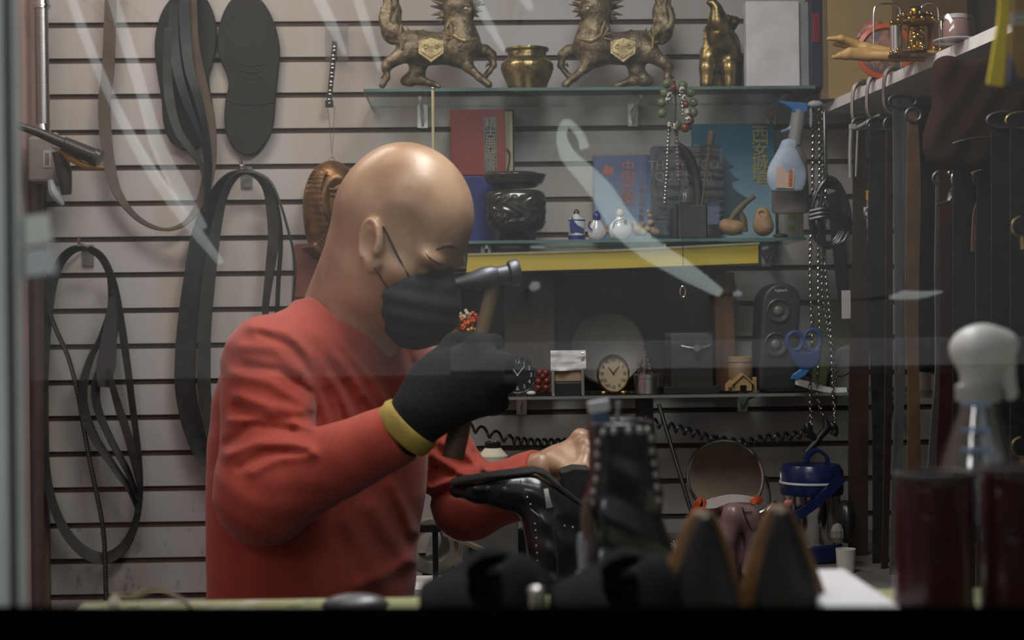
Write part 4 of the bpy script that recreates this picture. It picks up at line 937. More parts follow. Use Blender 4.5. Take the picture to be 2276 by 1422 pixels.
for sx in (-1, 1): b = MB(); b.sph((c[0]+sx*22*s, 3.055, Z3+.0045), (.008, .008, .0045)); b.build('foot', M_GOLD, t, smooth=True)
# red beads box
t = thing('red_bead_string', 'small heap of strung dark red beads between clock and silver frame', 'beads', (X(1206, 865, 3.05), 3.05, Z3))
for i, (x, y) in enumerate(((1197, 862), (1214, 862), (1197, 848), (1215, 847), (1206, 836), (1200, 828), (1213, 829))):
    b = MB(); q = at(x, y, 3.05); b.sph((q[0], 3.05, max(q[2], Z3+.008)), .008); b.build('bead', mat('red lacquer', s2l(110, 44, 36), rough=.3), t, smooth=True)
# silver card frame with crumpled white paper
t = thing('desk_holder', 'silver desk holder holding a tan card and dark strip', 'frame', (X(1260, 868, 3.05), 3.05, Z3))
for x in (1226, 1292): pbox('side_rail', M_CHROME, x, 782, x+7, 872, 3.045, 3.07, t, z0=Z3)
pbox('tan_card', mat('tan card', s2l(176, 152, 120), rough=.6), 1234, 822, 1291, 848, 3.052, 3.060, t); pbox('dark_strip', mat('dark strip leather', s2l(34, 40, 42), rough=.4), 1234, 849, 1291, 868, 3.050, 3.066, t, z0=Z3)
crinkle((1224, 824), (1302, 778), 3.044, 'paper', t, 8, m=M_WHITE, nx=12, nz=8, amp=.006)
# silver tin with bead flowers
Y0 = 3.07; s = sc(Y0); c = (X(1440, 868, Y0), Y0, Z3)
t = thing('silver_tin', 'round silver tin with a beaded toy on top beside the clear box', 'tin', c)
lz(c, ((28, 0), (30, 1), (30, 34), (31, 35), (31, 42), (29, 44), (0.01, 44)), s).build('tin_body', M_STEEL, t, smooth=True)
b = MB(); rs = random.Random(2)
for k in range(26): a = rs.random()*2*PI; rr = rs.random()**.5*16*s; b.sph((c[0]-8*s+rr*math.cos(a), Y0+rr*math.sin(a), Z3+(48+rs.random()*52)*s*(1-rr/(40*s))), .0028, n=6)
b.tube([(c[0]-8*s, Y0, Z3+44*s), (c[0]-6*s, Y0, Z3+96*s)], .004, n=6); b.build('beaded_toy', mat('mixed beads', s2l(130, 100, 84), rough=.3, col2=s2l(60, 80, 80), scale=200), t, smooth=True)
# clear plastic box with watch
t = thing('clear_box', 'clear plastic box holding a small round watch on the lowest shelf', 'box', (X(1540, 868, 3.07), 3.09, Z3))
o = pbox('lid', M_ACRYL, 1484, 730, 1592, 866, 3.04, 3.13, t, bev=.008, z0=Z3+.006); pbox('tray', mat('smoke tray', s2l(44, 48, 50), rough=.2), 1476, 858, 1600, 872, 3.03, 3.14, t, z0=Z3)
pbox('card_insert', mat('dark insert', s2l(62, 58, 54), rough=.6), 1492, 748, 1584, 858, 3.10, 3.12, t)
c = at(1548, 773, 3.085); b = MB(); b.lathe(c, [(.0001, 0), (.0065, 0), (.0072, .002), (.0072, .008)], n=20, axis=(0, -1, 0)); b.tube([c+np.array([-.03, .01, .004]), c+np.array([-.01, .006, 0]), c+np.array([.01, .006, 0]), c+np.array([.03, .01, .005])], .0022, n=6, smooth=4)
tag(b.build('wrist_watch', M_STEEL, smooth=True), 'small round steel wrist watch inside the clear plastic box', 'watch')
# wooden toy house and jar behind
t = thing('toy_house', 'tiny laser-cut wooden house on the lowest shelf', 'ornament', (X(1650, 868, 3.05), 3.05, Z3))
PLY = mat('pale plywood', s2l(186, 156, 110), rough=.6, col2=s2l(150, 122, 84), scale=30)
for nm, pl, ya, yb in (('gable', [(1634, 868), (1634, 850), (1652, 834), (1671, 850), (1671, 868), (1660, 868), (1660, 856), (1645, 856), (1645, 868)], 3.04, 3.044), ('gable', [(1612, 868), (1612, 854), (1623, 843), (1634, 853), (1634, 868), (1628, 868), (1628, 860), (1619, 860), (1619, 868)], 3.047, 3.051)):
    b = MB(); b.prism(pl, ya, yb); b.build(nm, PLY, t)
for (x0, y0, x1, y1) in ((1652, 830, 1677, 852), (1652, 830, 1628, 852)): 
    a, c = at(x0, y0, 3.035), at(x1, y1, 3.035); b = MB(); b.add([a, c, c+np.array([0, .04, 0]), a+np.array([0, .04, 0]), a+np.array([0, 0, -.003]), c+np.array([0, 0, -.003]), c+np.array([0, .04, -.003]), a+np.array([0, .04, -.003])], [(0, 1, 2, 3), (7, 6, 5, 4), (0, 4, 5, 1), (1, 5, 6, 2), (2, 6, 7, 3), (3, 7, 4, 0)]); b.build('roof', PLY, t)
pbox('tower', PLY, 1674, 838, 1682, 868, 3.05, 3.06, t, z0=Z3); pbox('chimney', PLY, 1638, 832, 1643, 846, 3.046, 3.052, t)
c = (X(1646, 868, 3.10), 3.10, Z3); s = sc(3.10)*.84
t = thing('tan_jar', 'tan ribbed jar with lid behind the tiny wooden house', 'jar', c)
lz(c, ((30, 0), (33, 4), (33, 76), (30, 80)), s).build('jar_body', mat('tan jar', s2l(134, 112, 84), rough=.5), t, smooth=True); lz((c[0], c[1], c[2]+80*s), ((34, 0), (34, 12), (30, 14), (0.01, 14)), s).build('lid', mat('tan lid', s2l(150, 128, 96), rough=.5), t, smooth=True)
# loudspeaker
t = thing('loudspeaker', 'tall black desktop loudspeaker with two round cones on the lowest shelf', 'speaker', (X(1736, 865, 3.11), 3.11, Z3))
def spk(P):
    a, c = at(1692, 866, 3.06), at(1774, 628, 3.06); w = (c[0]-a[0])/2; xm = (a[0]+c[0])/2
    lean = (P[..., 2]-Z3)*.06; dx = np.abs(P[..., 0]-xm-lean+.006); top = c[2]-w
    r = np.where(P[..., 2] > top, np.sqrt(dx*dx+(P[..., 2]-top)**2), dx)-w
    return smax(smax(r, np.abs(P[..., 1]-3.11)-.05, .006), Z3+.004-P[..., 2], .003)
o = blob('cabinet', spk, at(1680, 874, 3.045)-np.array([0, 0, .0]), at(1800, 615, 3.17), .0028, mat('charcoal plastic', s2l(54, 52, 52), rough=.4), t)
for (x, y, r) in ((1730, 690, 27), (1724, 765, 27)):
    c = at(x, y, 3.058); s = sc(3.058); b = MB(); b.lathe(c, [(r*s, -.003), (r*s, .004), (r*s*.90, .005), (r*s*.84, .0), (r*s*.45, -.003), (.0001, -.002)], n=32, axis=(0, -1, 0)); rr = b.build('cone', mat('cone rubber', s2l(70, 68, 66), rough=.35), o, smooth=True)
    b = MB(); b.sph(c+np.array([0, .001, 0]), (r*s*.42, .005, r*s*.42)); b.build('dust_cap', mat('dust cap', s2l(110, 108, 104), rough=.3), rr, smooth=True)
lettering(o, 'logitech', 1736, 645, 3.0575, 9, INK_WHITE)
b = MB(); b.lathe((X(1742, 868, 3.06), 3.07, Z3), [(.045, 0), (.047, .003), (.03, .008), (.0001, .010)], n=32); tag(b.build('speaker_stand', M_BLKPL, smooth=True), 'flat round black disc base in front of the loudspeaker', 'base')
# cords, paper, cloths at the right end
b = MB(); b.ribbon([at(1768, 848, 3.02), at(1800, 856, 3.02), at(1840, 866, 3.02), at(1882, 866, 3.03)], [.012, .016, .012, .010], 0.4, th=.0008); tag(b.build('paper_strip', M_WHITE), 'folded white paper strip on the shelf end below the blue scissors', 'paper')
def cloth(label, name, poly, Y, m, d=.03):
    b = MB(); b.prism(poly, Y, Y+d); o = b.build(name, m, bevel=.006); return tag(o, label, 'cloth')
cloth('olive green cloth bundle hanging behind the chains on the lowest shelf', 'green_cloth', [(1800, 876), (1812, 700), (1850, 660), (1893, 680), (1893, 770), (1850, 800), (1835, 876)], 3.16, mat('olive cloth', s2l(92, 98, 66), rough=.9))
cloth('grey folded cloth at the right end of the lowest shelf', 'grey_cloth', [(1852, 872), (1850, 800), (1862, 775), (1893, 765), (1900, 872)], 3.08, mat('grey cloth', s2l(120, 120, 114), rough=.9, col2=s2l(96, 96, 92), scale=8))
b = MB(); b.tube([at(1858, 835, 3.04), at(1872, 836, 3.04), at(1893, 826, 3.05)], .0016, n=6, smooth=4); b.tube([at(1850, 780, 3.04), at(1870, 765, 3.04), at(1896, 750, 3.05)], .0016, n=6, smooth=4); tag(b.build('black_lead', M_BLKRUB, smooth=True), 'thin black leads crossing the grey folded cloth', 'cable')
# beads and yellow flower ornament behind the glove
Y0 = 3.08; s = sc(Y0); t = thing('beaded_flower', 'orange and gold beaded flower in a tan pot behind the gloved fist', 'ornament', (X(1010, 875, Y0), Y0, Z3))
lz((X(1010, 875, Y0), Y0, Z3), ((20, 0), (26, 4), (30, 60), (32, 110), (28, 112), (20, 60), (0.01, 8)), s).build('tan_pot', mat('tan clay', s2l(120, 100, 82), rough=.6), t, smooth=True)
b = MB()
for k in range(7): a = k*.9; b.tube([(X(1022, 875, Y0), Y0, Z3+.07), (X(1026+14*math.cos(a), 700, Y0), Y0+.012*math.sin(a), zat(726-(k % 3)*8, Y0))], .0012, n=5)
b.build('stems', mat('wire', (.3, .2, .1), metal=1.), t)
rs = random.Random(5); BM = [mat('orange bead', s2l(214, 96, 50), rough=.2, emit=None), mat('gold bead', s2l(220, 180, 90), rough=.2, metal=.5), mat('pearl bead', s2l(214, 206, 170), rough=.2)]
bs = [MB(), MB(), MB()]
for k in range(90):
    x, y = 993+rs.random()*74, 690+rs.random()*48
    if ((x-1030)/38)**2+((y-714)/25)**2 > 1: continue
    i = 2 if (y < 706 and x < 1048) else (1 if x > 1040 and y > 722 else 0); q = at(x, y, Y0+rs.uniform(-.014, .014)); bs[i].sph(q, .0042, n=8)
for i, nm in enumerate(('orange_petals', 'gold_petals', 'pearl_petals')):
    if bs[i].v: bs[i].build(nm, BM[i], t, smooth=True)
# ================================================================ things hung on the left of the wall
def WP(x, y, off=.012): return at(x, y, YW-off)
M_SOLE = mat('sole rubber', s2l(38, 36, 34), rough=.65, col2=s2l(26, 25, 24), scale=14, bump=.3, bscale=200)
M_TAUPE = mat('taupe leather', s2l(98, 88, 76), rough=.5, col2=s2l(82, 72, 62), scale=20)
M_BLKLEA = mat('black strap leather', (.010, .011, .012), rough=.42, col2=(.026, .026, .026), scale=40, bump=.2)
M_GREYLEA = mat('worn grey strap leather', s2l(58, 57, 55), rough=.5, col2=s2l(38, 38, 37), scale=30)
def sole(label, out, rel):
    b = MB(); b.prism(out, YW-.022, YW-.010); t = b.build('shoe_sole', M_SOLE, bevel=.003); tag(t, label, 'shoe sole', 'pair of loose rubber soles')
    b = MB()
    for pl in rel: b.tube([at(x, y, YW-.0225) for x, y in pl], .0013, n=5, smooth=5)
    b.build('moulded_line', mat('sole line rubber', s2l(60, 58, 55), rough=.4), t); return t  # moulded lines in a lighter tone than the sole
def sm(out, n=5): return [tuple(p) for p in catmull([(x, y) for x, y in out], n, True)]
sole('large dark rubber shoe sole partly covered by hanging straps, left of the pair', sm([(395, -20), (362, 20), (346, 70), (343, 115), (349, 165), (358, 220), (362, 270), (375, 308), (400, 331), (425, 334), (448, 318), (462, 290), (472, 240), (466, 200), (464, 170), (471, 145), (479, 110), (481, 70), (474, 30), (455, -8), (425, -30)]),
     [[(365, 250), (400, 262), (440, 262), (466, 250)], [(380, 30), (370, 110), (378, 180)]])
sole('large dark rubber shoe sole hanging clear of the straps, right of the pair', sm([(502, 15), (486, 60), (483, 105), (492, 140), (503, 165), (507, 190), (500, 225), (498, 270), (505, 305), (522, 332), (548, 345), (575, 335), (598, 305), (608, 270), (612, 220), (618, 160), (621, 110), (612, 60), (592, 15), (560, -18), (528, -14)]),
     [[(502, 222), (530, 230), (570, 233), (611, 226)], [(530, 140), (555, 146), (590, 142)], [(534, 155), (558, 162), (584, 156)], [(538, 170), (558, 176), (580, 170)], [(520, 270), (526, 300), (545, 322)]])
def peg(x, y, label, plate=True):
    t = thing('wall_hook', label, 'hook', WP(x, y, .02), 'metal pegs in the slatted wall')
    p = at(x, y, YW); b = MB(); b.cyl(p+np.array([0, -.003, 0]), p+np.array([0, -.075, .002]), .0035, n=10); b.cyl(p+np.array([0, -.075, .002]), p+np.array([0, -.078, .014]), .0035, n=10); b.build('peg', M_CHROME, t, smooth=True)
    if plate: b = MB(); b.box(p+np.array([0, -.003, -.018]), (.024, .004, .045)); b.build('back_plate', mat('galvanised plate', s2l(126, 126, 122), rough=.4, metal=.5), t)
def strap(label, pts, w, tw, m, closed=False, th=.0028, grp=None, studs=None, cat='belt', name='leather_strap'):
    b = MB(); P = [WP(x, y, o) for x, y, o in pts]; b.ribbon(P, w, tw, th, closed=closed, smooth=8); o = tag(b.build(name, m, smooth=True, auto=.9), label, cat, grp)
    if studs:
        c = catmull(P, 10, closed); b = MB(); L = np.concatenate([[0], np.cumsum(np.linalg.norm(np.diff(c, axis=0), axis=1))])
        for s_ in np.arange(0, L[-1], studs):
            q = np.array([np.interp(s_, L, c[:, k]) for k in range(3)]); b.sph(q+np.array([0, -.003, 0]), .0016, n=6)
        b.build('stud_row', M_CHROME, o, smooth=True)
    return o
o1 = .030
strap('taupe strap loop hanging left of the shoe soles', [(248, -45, .05), (244, 60, .045), (240, 160, .04), (232, 230, .04), (235, 300, .04), (244, 370, .04), (262, 430, .04), (300, 480, .04), (345, 506, .04), (385, 508, .045), (418, 490, .045), (443, 455, .045), (460, 405, .045), (467, 340, .045), (462, 260, .045), (444, 180, .045), (428, 90, .045), (424, -45, .05)],
      [.024, .026, .026, .024, .016, .014, .020, .026, .030, .030, .026], [.1, .0, .1, .3, .9, 1.2, .8, .3, .2, .3, .3], M_TAUPE)
strap('narrow black strap lying over the left shoe sole, innermost curve', [(408, -40, .06), (411, 60, .055), (420, 150, .055), (440, 220, .055), (458, 300, .055), (466, 370, .055), (462, 430, .055)], [.022, .022, .018, .012, .010], [.2, .3, .6, .9, 1.1], M_BLKLEA)
strap('black strap with grey edge curving down over the left shoe sole', [(385, 10, .065), (386, 90, .06), (395, 160, .06), (414, 225, .06), (440, 290, .06), (457, 345, .06), (463, 420, .06)], [.018, .022, .018, .012, .010], [.2, .4, .6, .9, 1.1], M_BLKLEA)
strap('black strap curving round the edge of the left shoe sole', [(374, 60, .07), (372, 160, .065), (378, 230, .065), (395, 290, .065), (425, 335, .065), (448, 370, .065), (458, 420, .065), (455, 470, .06)], [.016, .020, .018, .012, .010], [.4, .4, .6, .9, 1.1], M_GREYLEA)
peg(548, 375, 'bright metal peg holding the middle loops of black belt')
peg(196, 549, 'metal peg holding the lowest left loop of straps')
strap('wide black belt loop hanging from the middle peg', [(548, 380, .05), (508, 392, .045), (474, 440, .04), (448, 510, .04), (432, 600, .04), (419, 700, .04), (412, 800, .04), (413, 870, .04), (430, 950, .04), (455, 1010, .04), (500, 1050, .04), (560, 1030, .04), (600, 900, .04), (612, 780, .04), (618, 640, .04), (624, 520, .04), (610, 440, .045), (586, 395, .05)],
      [.014, .022, .030, .038, .040, .044, .044, .044, .038, .030, .022, .020, .018, .016, .016, .016, .014], [1.4, 1.0, .5, .1, 0, 0, 0, 0, .3, .5, .8, 1., 1., 1., 1., 1.2, 1.4], M_BLKLEA, closed=True)
strap('worn grey belt loop hanging beside the wide black one', [(548, 384, .075), (520, 396, .07), (496, 440, .07), (480, 510, .07), (467, 600, .07), (457, 700, .07), (454, 800, .07), (455, 880, .07), (470, 960, .07), (495, 1020, .07), (540, 1030, .07), (590, 900, .07), (596, 760, .07), (590, 690, .07), (600, 600, .07), (608, 520, .07), (600, 440, .07), (580, 400, .075)],
      [.012, .016, .018, .024, .028, .026, .028, .026, .024, .018, .016, .016, .018, .024, .026, .018, .014], [1.3, .9, .5, .2, .1, .1, .1, .2, .3, .6, .8, .8, .5, .3, .3, .6, 1.2], M_GREYLEA, closed=True)
strap('thin black lace looping right of the black belt', [(560, 380, .06), (598, 400, .06), (622, 450, .06), (640, 510, .06), (652, 560, .06), (655, 620, .06), (648, 700, .06)], .005, .4, M_BLKLEA)
strap('large outer grey belt loop hanging lowest on the left', [(196, 553, .05), (160, 556, .045), (130, 590, .04), (112, 650, .04), (102, 740, .04), (97, 850, .04), (97, 960, .04), (103, 1050, .04), (118, 1120, .04), (148, 1185, .04), (190, 1228, .04), (235, 1240, .04), (275, 1215, .04), (300, 1165, .04), (311, 1100, .04), (309, 1020, .04), (298, 930, .04), (284, 820, .04), (268, 710, .04), (252, 630, .04), (228, 575, .045)],
      [.018, .020, .020, .022, .020, .018, .018, .018, .020, .024, .026, .024, .018, .014, .014, .016, .018, .018, .018, .018], [1.2, .8, .4, .3, .3, .3, .3, .3, .3, .3, .4, .5, .6, .5, .4, .4, .4, .4, .4, .6], M_GREYLEA, closed=True)
strap('black inner strap curving across the lowest left loop', [(244, 610, .065), (246, 680, .06), (226, 745, .06), (200, 800, .06), (184, 860, .06), (186, 910, .06), (212, 975, .06), (255, 1040, .06), (290, 1090, .06), (309, 1140, .06)], [.012, .014, .012, .016, .022, .020, .016, .014, .010], [.8, .8, .6, .3, .2, .3, .4, .5, .7], M_BLKLEA)
strap('second black inner strap in the lowest left loop, right of the first', [(252, 640, .075), (256, 720, .07), (240, 790, .07), (214, 850, .07), (218, 910, .07), (248, 980, .07), (285, 1050, .07), (307, 1110, .07)], [.012, .016, .020, .018, .016, .014, .010], [.6, .5, .3, .4, .5, .6, .8], M_BLKLEA)
strap('dark wide strap end folded inside the lowest left loop', [(250, 660, .085), (244, 740, .08), (236, 810, .08), (232, 860, .08)], [.012, .030, .040, .026], [.5, .1, 0, .2], mat('dark brown strap', s2l(58, 56, 56), rough=.5))
strap('thin dark strap end crossing the lowest left loop low down', [(240, 820, .09), (262, 900, .085), (288, 980, .085), (310, 1080, .085)], [.010, .016, .018, .010], [.6, .4, .4, .8], M_BLKLEA)
strap('narrow studded black strap slanting down through the lowest left loop', [(108, 690, .05), (128, 740, .05), (152, 795, .05), (172, 870, .05), (188, 960, .05), (203, 1040, .05), (218, 1110, .05), (230, 1180, .05), (234, 1250, .05), (236, 1335, .05)], .0095, 0., M_BLKLEA, studs=.0052, name='studded_strap')
# clear sample card with chrome-studded strip
t = thing('stud_strip_card', 'clear plastic card with a chrome-studded strip hanging below it', 'sample card', WP(748, 235, .03))
b = MB(); a, c = WP(723, 135, .02), WP(774, 52, .02); b.box((a+c)/2, (c[0]-a[0], .003, c[2]-a[2])); b.build('clear_card', M_ACRYL, t)
b = MB(); b.ribbon([WP(744, 92, .03), WP(741, 130, .035), WP(736, 180, .04), WP(732, 225, .04)], .011, 0, .002); o = b.build('strip', M_BLKLEA, t)
b = MB()
for k in range(7):
    for j in (0, 1):
        x, y = 743.5-k*1.9, 104+k*19.5+j*8; q = WP(x, y, .042); b.sph(q, (.0055, .003, .0028), n=8)
b.build('chrome_stud_pairs', M_CHROME, o, smooth=True)
b = MB(); b.box(WP(732, 231, .041), (.017, .007, .015), bev=.001); b.build('end_clip', M_BLKPL, t)
# bronze relief of a hooded woman on a red-brown plaque
t = thing('bronze_relief', 'bronze relief of a hooded woman hung by thin wire behind the bald head', 'sculpture', WP(735, 590, .05))
def bust(P):
    q = lambda x, y, d=0.: at(x, y, YW-.055+d)
    d = ell(P, q(738, 440), (62*.00094, .045, 84*.00094)); d = smin(d, ell(P, q(705, 490), (30*.00094, .034, 70*.00094)), .02)
    d = smax(d, -ell(P, q(757, 444, -.060), (.036, .034, .060)), .008)
    d = smin(d, ell(P, q(756, 448, -.012), (.027, .028, .048)), .003)
    d = smin(d, chain(P, [q(766, 425, -.038), q(772, 450, -.047)], [.004, .006], .004), .006)
    d = smax(d, -ell(P, q(744, 432, -.042), (.011, .008, .0055)), .004); d = smin(d, ell(P, q(744, 434, -.036), (.008, .005, .0035)), .002)
    d = smin(d, ell(P, q(742, 421, -.037), (.012, .004, .0025)), .003)
    d = smin(d, ell(P, q(766, 470, -.037), (.009, .005, .0035)), .003)
    for k in range(9):                         # long strands and drapery folds
        x = 680+k*3.9; sd = lambda xx, yy: -.006-.044*max(0., 1-((xx-738)/64)**2-((yy-440)/100)**2)**.5
        d = smin(d, chain(P, [q(xx, yy, sd(xx, min(yy, 520))) for xx, yy in catmull([(x+24-k*.5, 372+k*1.2), (x+8, 395), (x, 440), (x+4+k*1.5, 500), (x+20+k*4, 545), (x+46+k*4, 572)], 4)], list(np.interp(range(21), [0, 4, 10, 16, 20], [.001, .0016, .0019, .0024, .002])), .002), .0025)
    for k in range(5): d = smin(d, chain(P, [q(668+k*10, 552+k*7, -.01), q(700+k*9, 548+k*8, -.022), q(742+k*4, 520+k*14, -.018)], [.003, .006, .004], .003), .006)
    return d
blob('relief', bust, at(660, 598, YW-.12), at(812, 345, YW-.004)+np.array([0, 0, 0]), .0019, mat('brown bronze', s2l(142, 104, 66), rough=.36, metal=.65, col2=s2l(80, 58, 42), scale=26, bump=.3, bscale=120), t)
b = MB(); b.prism([(654, 542), (722, 540), (726, 660), (652, 662)], YW-.018, YW-.006); b.build('plaque', mat('red-brown plaque', s2l(150, 96, 84), rough=.6, col2=s2l(110, 60, 52), scale=9), t, bevel=.002)
b = MB(); b.tube([WP(728, 240, .03), WP(735, 300, .03), WP(737, 352, .05)], .0006, n=5); b.tube([WP(743, 236, .03), WP(741, 300, .03), WP(738, 352, .05)], .0006, n=5)
b.tube([WP(737+6*math.sin(a), 356-7*math.cos(a), .05) for a in np.linspace(-2.6, 2.6, 12)], .001, n=6); b.build('hanging_wire', M_CHROME, t)
# thin pale dowel hanging from the top shelf edge
q0, q1 = at(962, 199, 3.005), at(963, 335, 3.005)
b = MB(); b.cyl(q0, q1, .0032, .0028, n=10); t = tag(b.build('cord_pull', mat('pale cord', s2l(196, 184, 150), rough=.6), smooth=True), 'thin pale cord hanging from the top glass shelf above the bald head', 'cord')
b = MB(); b.sph(q0+np.array([0, 0, .002]), .004); b.build('metal_tip', M_CHROME, t, smooth=True)

# ---- conduit, junction box and nozzle tool on the far left
t = thing('conduit', 'chrome electrical conduit running down the corner beside the slatted wall', 'pipe', at(92, 300, 3.14))
b = MB(); b.cyl(at(92, -60, 3.14), at(98, 300, 3.14), .0125, n=20); b.build('pipe', M_STEEL, t, smooth=True)
for y in (5, 292): b = MB(); b.cyl(at(92, y-14, 3.14), at(92+.02*y, y+14, 3.14), .0165, n=20); b.cyl(at(92, y+6, 3.14), at(92+.02*y, y+10, 3.14), .019, n=20); b.build('coupling', M_CHROME, t, smooth=True)
t = thing('junction_box', 'grey electrical box with small label under the conduit', 'electrical box', at(95, 405, 3.14))
pbox('housing', mat('grey box enamel', s2l(138, 134, 130), rough=.4), 62, 302, 124, 404, 3.09, 3.20, t, bev=.006)
pbox('label', mat('pale label', s2l(176, 172, 166), rough=.6), 96, 334, 113, 372, 3.0885, 3.0905, t, bev=.0002); pbox('label_print', mat('grey print', s2l(120, 116, 112), rough=.6), 100, 340, 109, 367, 3.0878, 3.089, t, bev=.0001)
for x, y in ((122, 300), (122, 322)): b = MB(); q = at(x, y, 3.088); b.cyl(q, q+np.array([0, .01, 0]), .006, n=10); b.build('screw', M_CHROME, t, smooth=True)
b = MB(); b.tube([at(80, 402, 3.15), at(80, 440, 3.15), at(82, 500, 3.16), at(84, 1350, 3.17)], [.017, .015, .013, .013], n=14); tag(b.build('drain_pipe', mat('brown pipe', s2l(92, 78, 74), rough=.4), smooth=True), 'dark brown pipe running down from the grey electrical box', 'pipe')
t = thing('blow_gun', 'black-barrelled tool with yellow trigger hooked beside the grey box', 'tool', at(150, 430, 3.03))
b = MB(); b.tube([at(30, 276, 2.98), at(80, 292, 3.0), at(140, 318, 3.02)], [.007, .009, .011], n=12); b.cyl(at(140, 318, 3.02), at(214, 350, 3.05), .014, .017, n=18); b.cyl(at(210, 348, 3.05), at(222, 354, 3.05), .0185, n=18); b.build('barrel', mat('grey black plastic', s2l(60, 56, 54), rough=.35), t, smooth=True)
b = MB(); b.tube([at(135, 330, 3.04), at(158, 350, 3.04), at(190, 368, 3.05), at(232, 372, 3.05)], [.006, .009, .006, .003], n=8, smooth=3); b.build('trigger', mat('ochre plastic', s2l(170, 128, 50), rough=.4), t, smooth=True)
b = MB(); b.tube([at(130, 335, 3.06), at(142, 380, 3.07), at(148, 432, 3.08)], [.014, .016, .010], n=12, smooth=3); b.build('grip', mat('brown grip', s2l(84, 76, 70), rough=.5), t, smooth=True)
b = MB(); b.tube([at(112, 400, 3.05), at(120, 430, 3.05), at(140, 455, 3.06)], [.006, .010, .004], n=8, smooth=3); tag(b.build('silicone_nozzle', mat('bluish white plastic', s2l(170, 180, 188), rough=.4), smooth=True), 'small bluish white nozzle below the grey electrical box', 'nozzle')
# old notices taped to the window pane
for nm, x0, y0, x1, y1, cl, lb in (('paper_sticker', 30, 478, 112, 545, s2l(240, 246, 240), 'faded grey-green sticker on the pane, upper of two'), ('paper_sticker', 36, 552, 122, 612, s2l(216, 226, 230), 'faded grey-blue sticker on the pane, lower of two')):
    a, c = at(x0, y1, .8645), at(x1, y0, .8645); b = MB(); b.box((a+c)/2, (c[0]-a[0], .0012, c[2]-a[2]), R=rotm('Y', -.10)); tag(b.build(nm, mat(lb[:24], cl, rough=.7)), lb, 'sticker')
# ================================================================ side shelf on the right with its goods and the hanging belts
EA, EB = at(1836, 251, 3.10), at(2212, 86, 2.29); ZS = (EA[2]+EB[2])/2; TS_ = .0198     # underside height
ed = norm(np.array([EB[0]-EA[0], EB[1]-EA[1], 0])); EC = EA+ed*1.35
def edge_at(Y): t = (Y-EA[1])/ed[1]; return EA[0]+ed[0]*t
def Yx(x): return 1/(.3226+(x-1836)*.0003035)
t = thing('side_shelf', 'white shelf board running along the right wall towards the window', 'shelf', (.8, 2.6, ZS))
v = []
for z in (ZS, ZS+TS_):
    for (x, y) in ((edge_at(3.12), 3.12), (edge_at(1.9), 1.9), (XR, 1.9), (XR, 3.12)): v.append((x, y, z))
mk('board', v, [(3, 2, 1, 0), (4, 5, 6, 7), (0, 1, 5, 4), (1, 2, 6, 5), (2, 3, 7, 6), (3, 0, 4, 7)], mat('white laminate', s2l(244, 240, 236), rough=.45), t)
ZT = ZS+TS_
for y in (2.9, 2.1): b = MB(); b.box((XR-.11, y, ZS-.008), (.2, .02, .015)); b.build('bracket', M_DKSTEEL, t)
def on(x, y, Y): p = at(x, y, Y); return np.array([p[0], p[1], ZT])
KRAFT = mat('golden card', s2l(172, 146, 96), rough=.6, col2=s2l(154, 130, 88), scale=5)
b = MB(); a = at(1843, 250, 3.04); c = at(2010, -60, 3.04); b.box(((a[0]+c[0])/2, 3.045, (ZT+c[2])/2), (c[0]-a[0], .010, c[2]-ZT), bev=.001); t = tag(b.build('golden_board', KRAFT), 'golden tan board standing upright at the far end of the side shelf', 'board')
b = MB(); a = at(1828, 250, 3.04); c = at(1842, -60, 3.04); b.box(((a[0]+c[0])/2, 3.06, (ZT+c[2])/2), (c[0]-a[0], .03, c[2]-ZT), bev=.001); b.build('edge_strip', mat('dull tan strip', s2l(128, 108, 80), rough=.6), t)
b = MB(); a = at(1990, 250, 2.95); c = at(2150, -60, 2.95); b.box(((a[0]+c[0])/2, 2.96, (ZT+c[2])/2), (c[0]-a[0], .012, c[2]-ZT), bev=.001); tag(b.build('brown_panel', mat('brown board', s2l(112, 82, 52), rough=.6, scale=4)), 'brown board standing behind the gold ornament on the side shelf', 'board')
# round orange plate
Y0 = 2.80; c = at(1966, 122, Y0); r = 62*sc(Y0); 
t = thing('orange_plate', 'round plate with orange rim standing against the golden board', 'plate', on(1966, 160, Y0))
cc = np.array([c[0], Y0, ZT+r+.001])
b = MB(); b.lathe(cc, [(r*.80, -.006), (r, -.003), (r, .003), (r*.84, .006), (r*.80, -.002)], n=44, axis=(-.25, -1, .05)); b.build('rim', mat('orange enamel', s2l(196, 86, 48), rough=.3), t, smooth=True)
b = MB(); b.lathe(cc, [(.0001, -.006), (r*.82, -.006), (r*.82, -.001), (.0001, .001)], n=44, axis=(-.25, -1, .05)); b.build('centre', mat('painted centre', s2l(150, 96, 78), rough=.35, col2=s2l(84, 62, 56), scale=55, mix=(.45, .55)), t, smooth=True)
b = MB(); b.sph(at(1938, 62, 2.86), (.022, .02, .013), R=rotm('Y', -.5)); b.tube([at(1925, 74, 2.85), at(1910, 80, 2.84), at(1904, 84, 2.84)], [.010, .006, .002], n=8); b.tube([at(1938, 70, 2.86), at(1940, 100, 2.87), (at(1940, 100, 2.87)[0], 2.87, ZT)], [.004, .004, .005], n=8)
tag(b.build('red_bird', mat('red and white glaze', s2l(190, 74, 52), rough=.3, col2=s2l(150, 140, 132), scale=28), smooth=True), 'small red-beaked glazed bird ornament above the orange plate rim', 'ornament')
WD = mat('yellow boxwood', s2l(196, 158, 96), rough=.5, col2=s2l(172, 134, 78), scale=20, stretch=(.4, 3, 3))
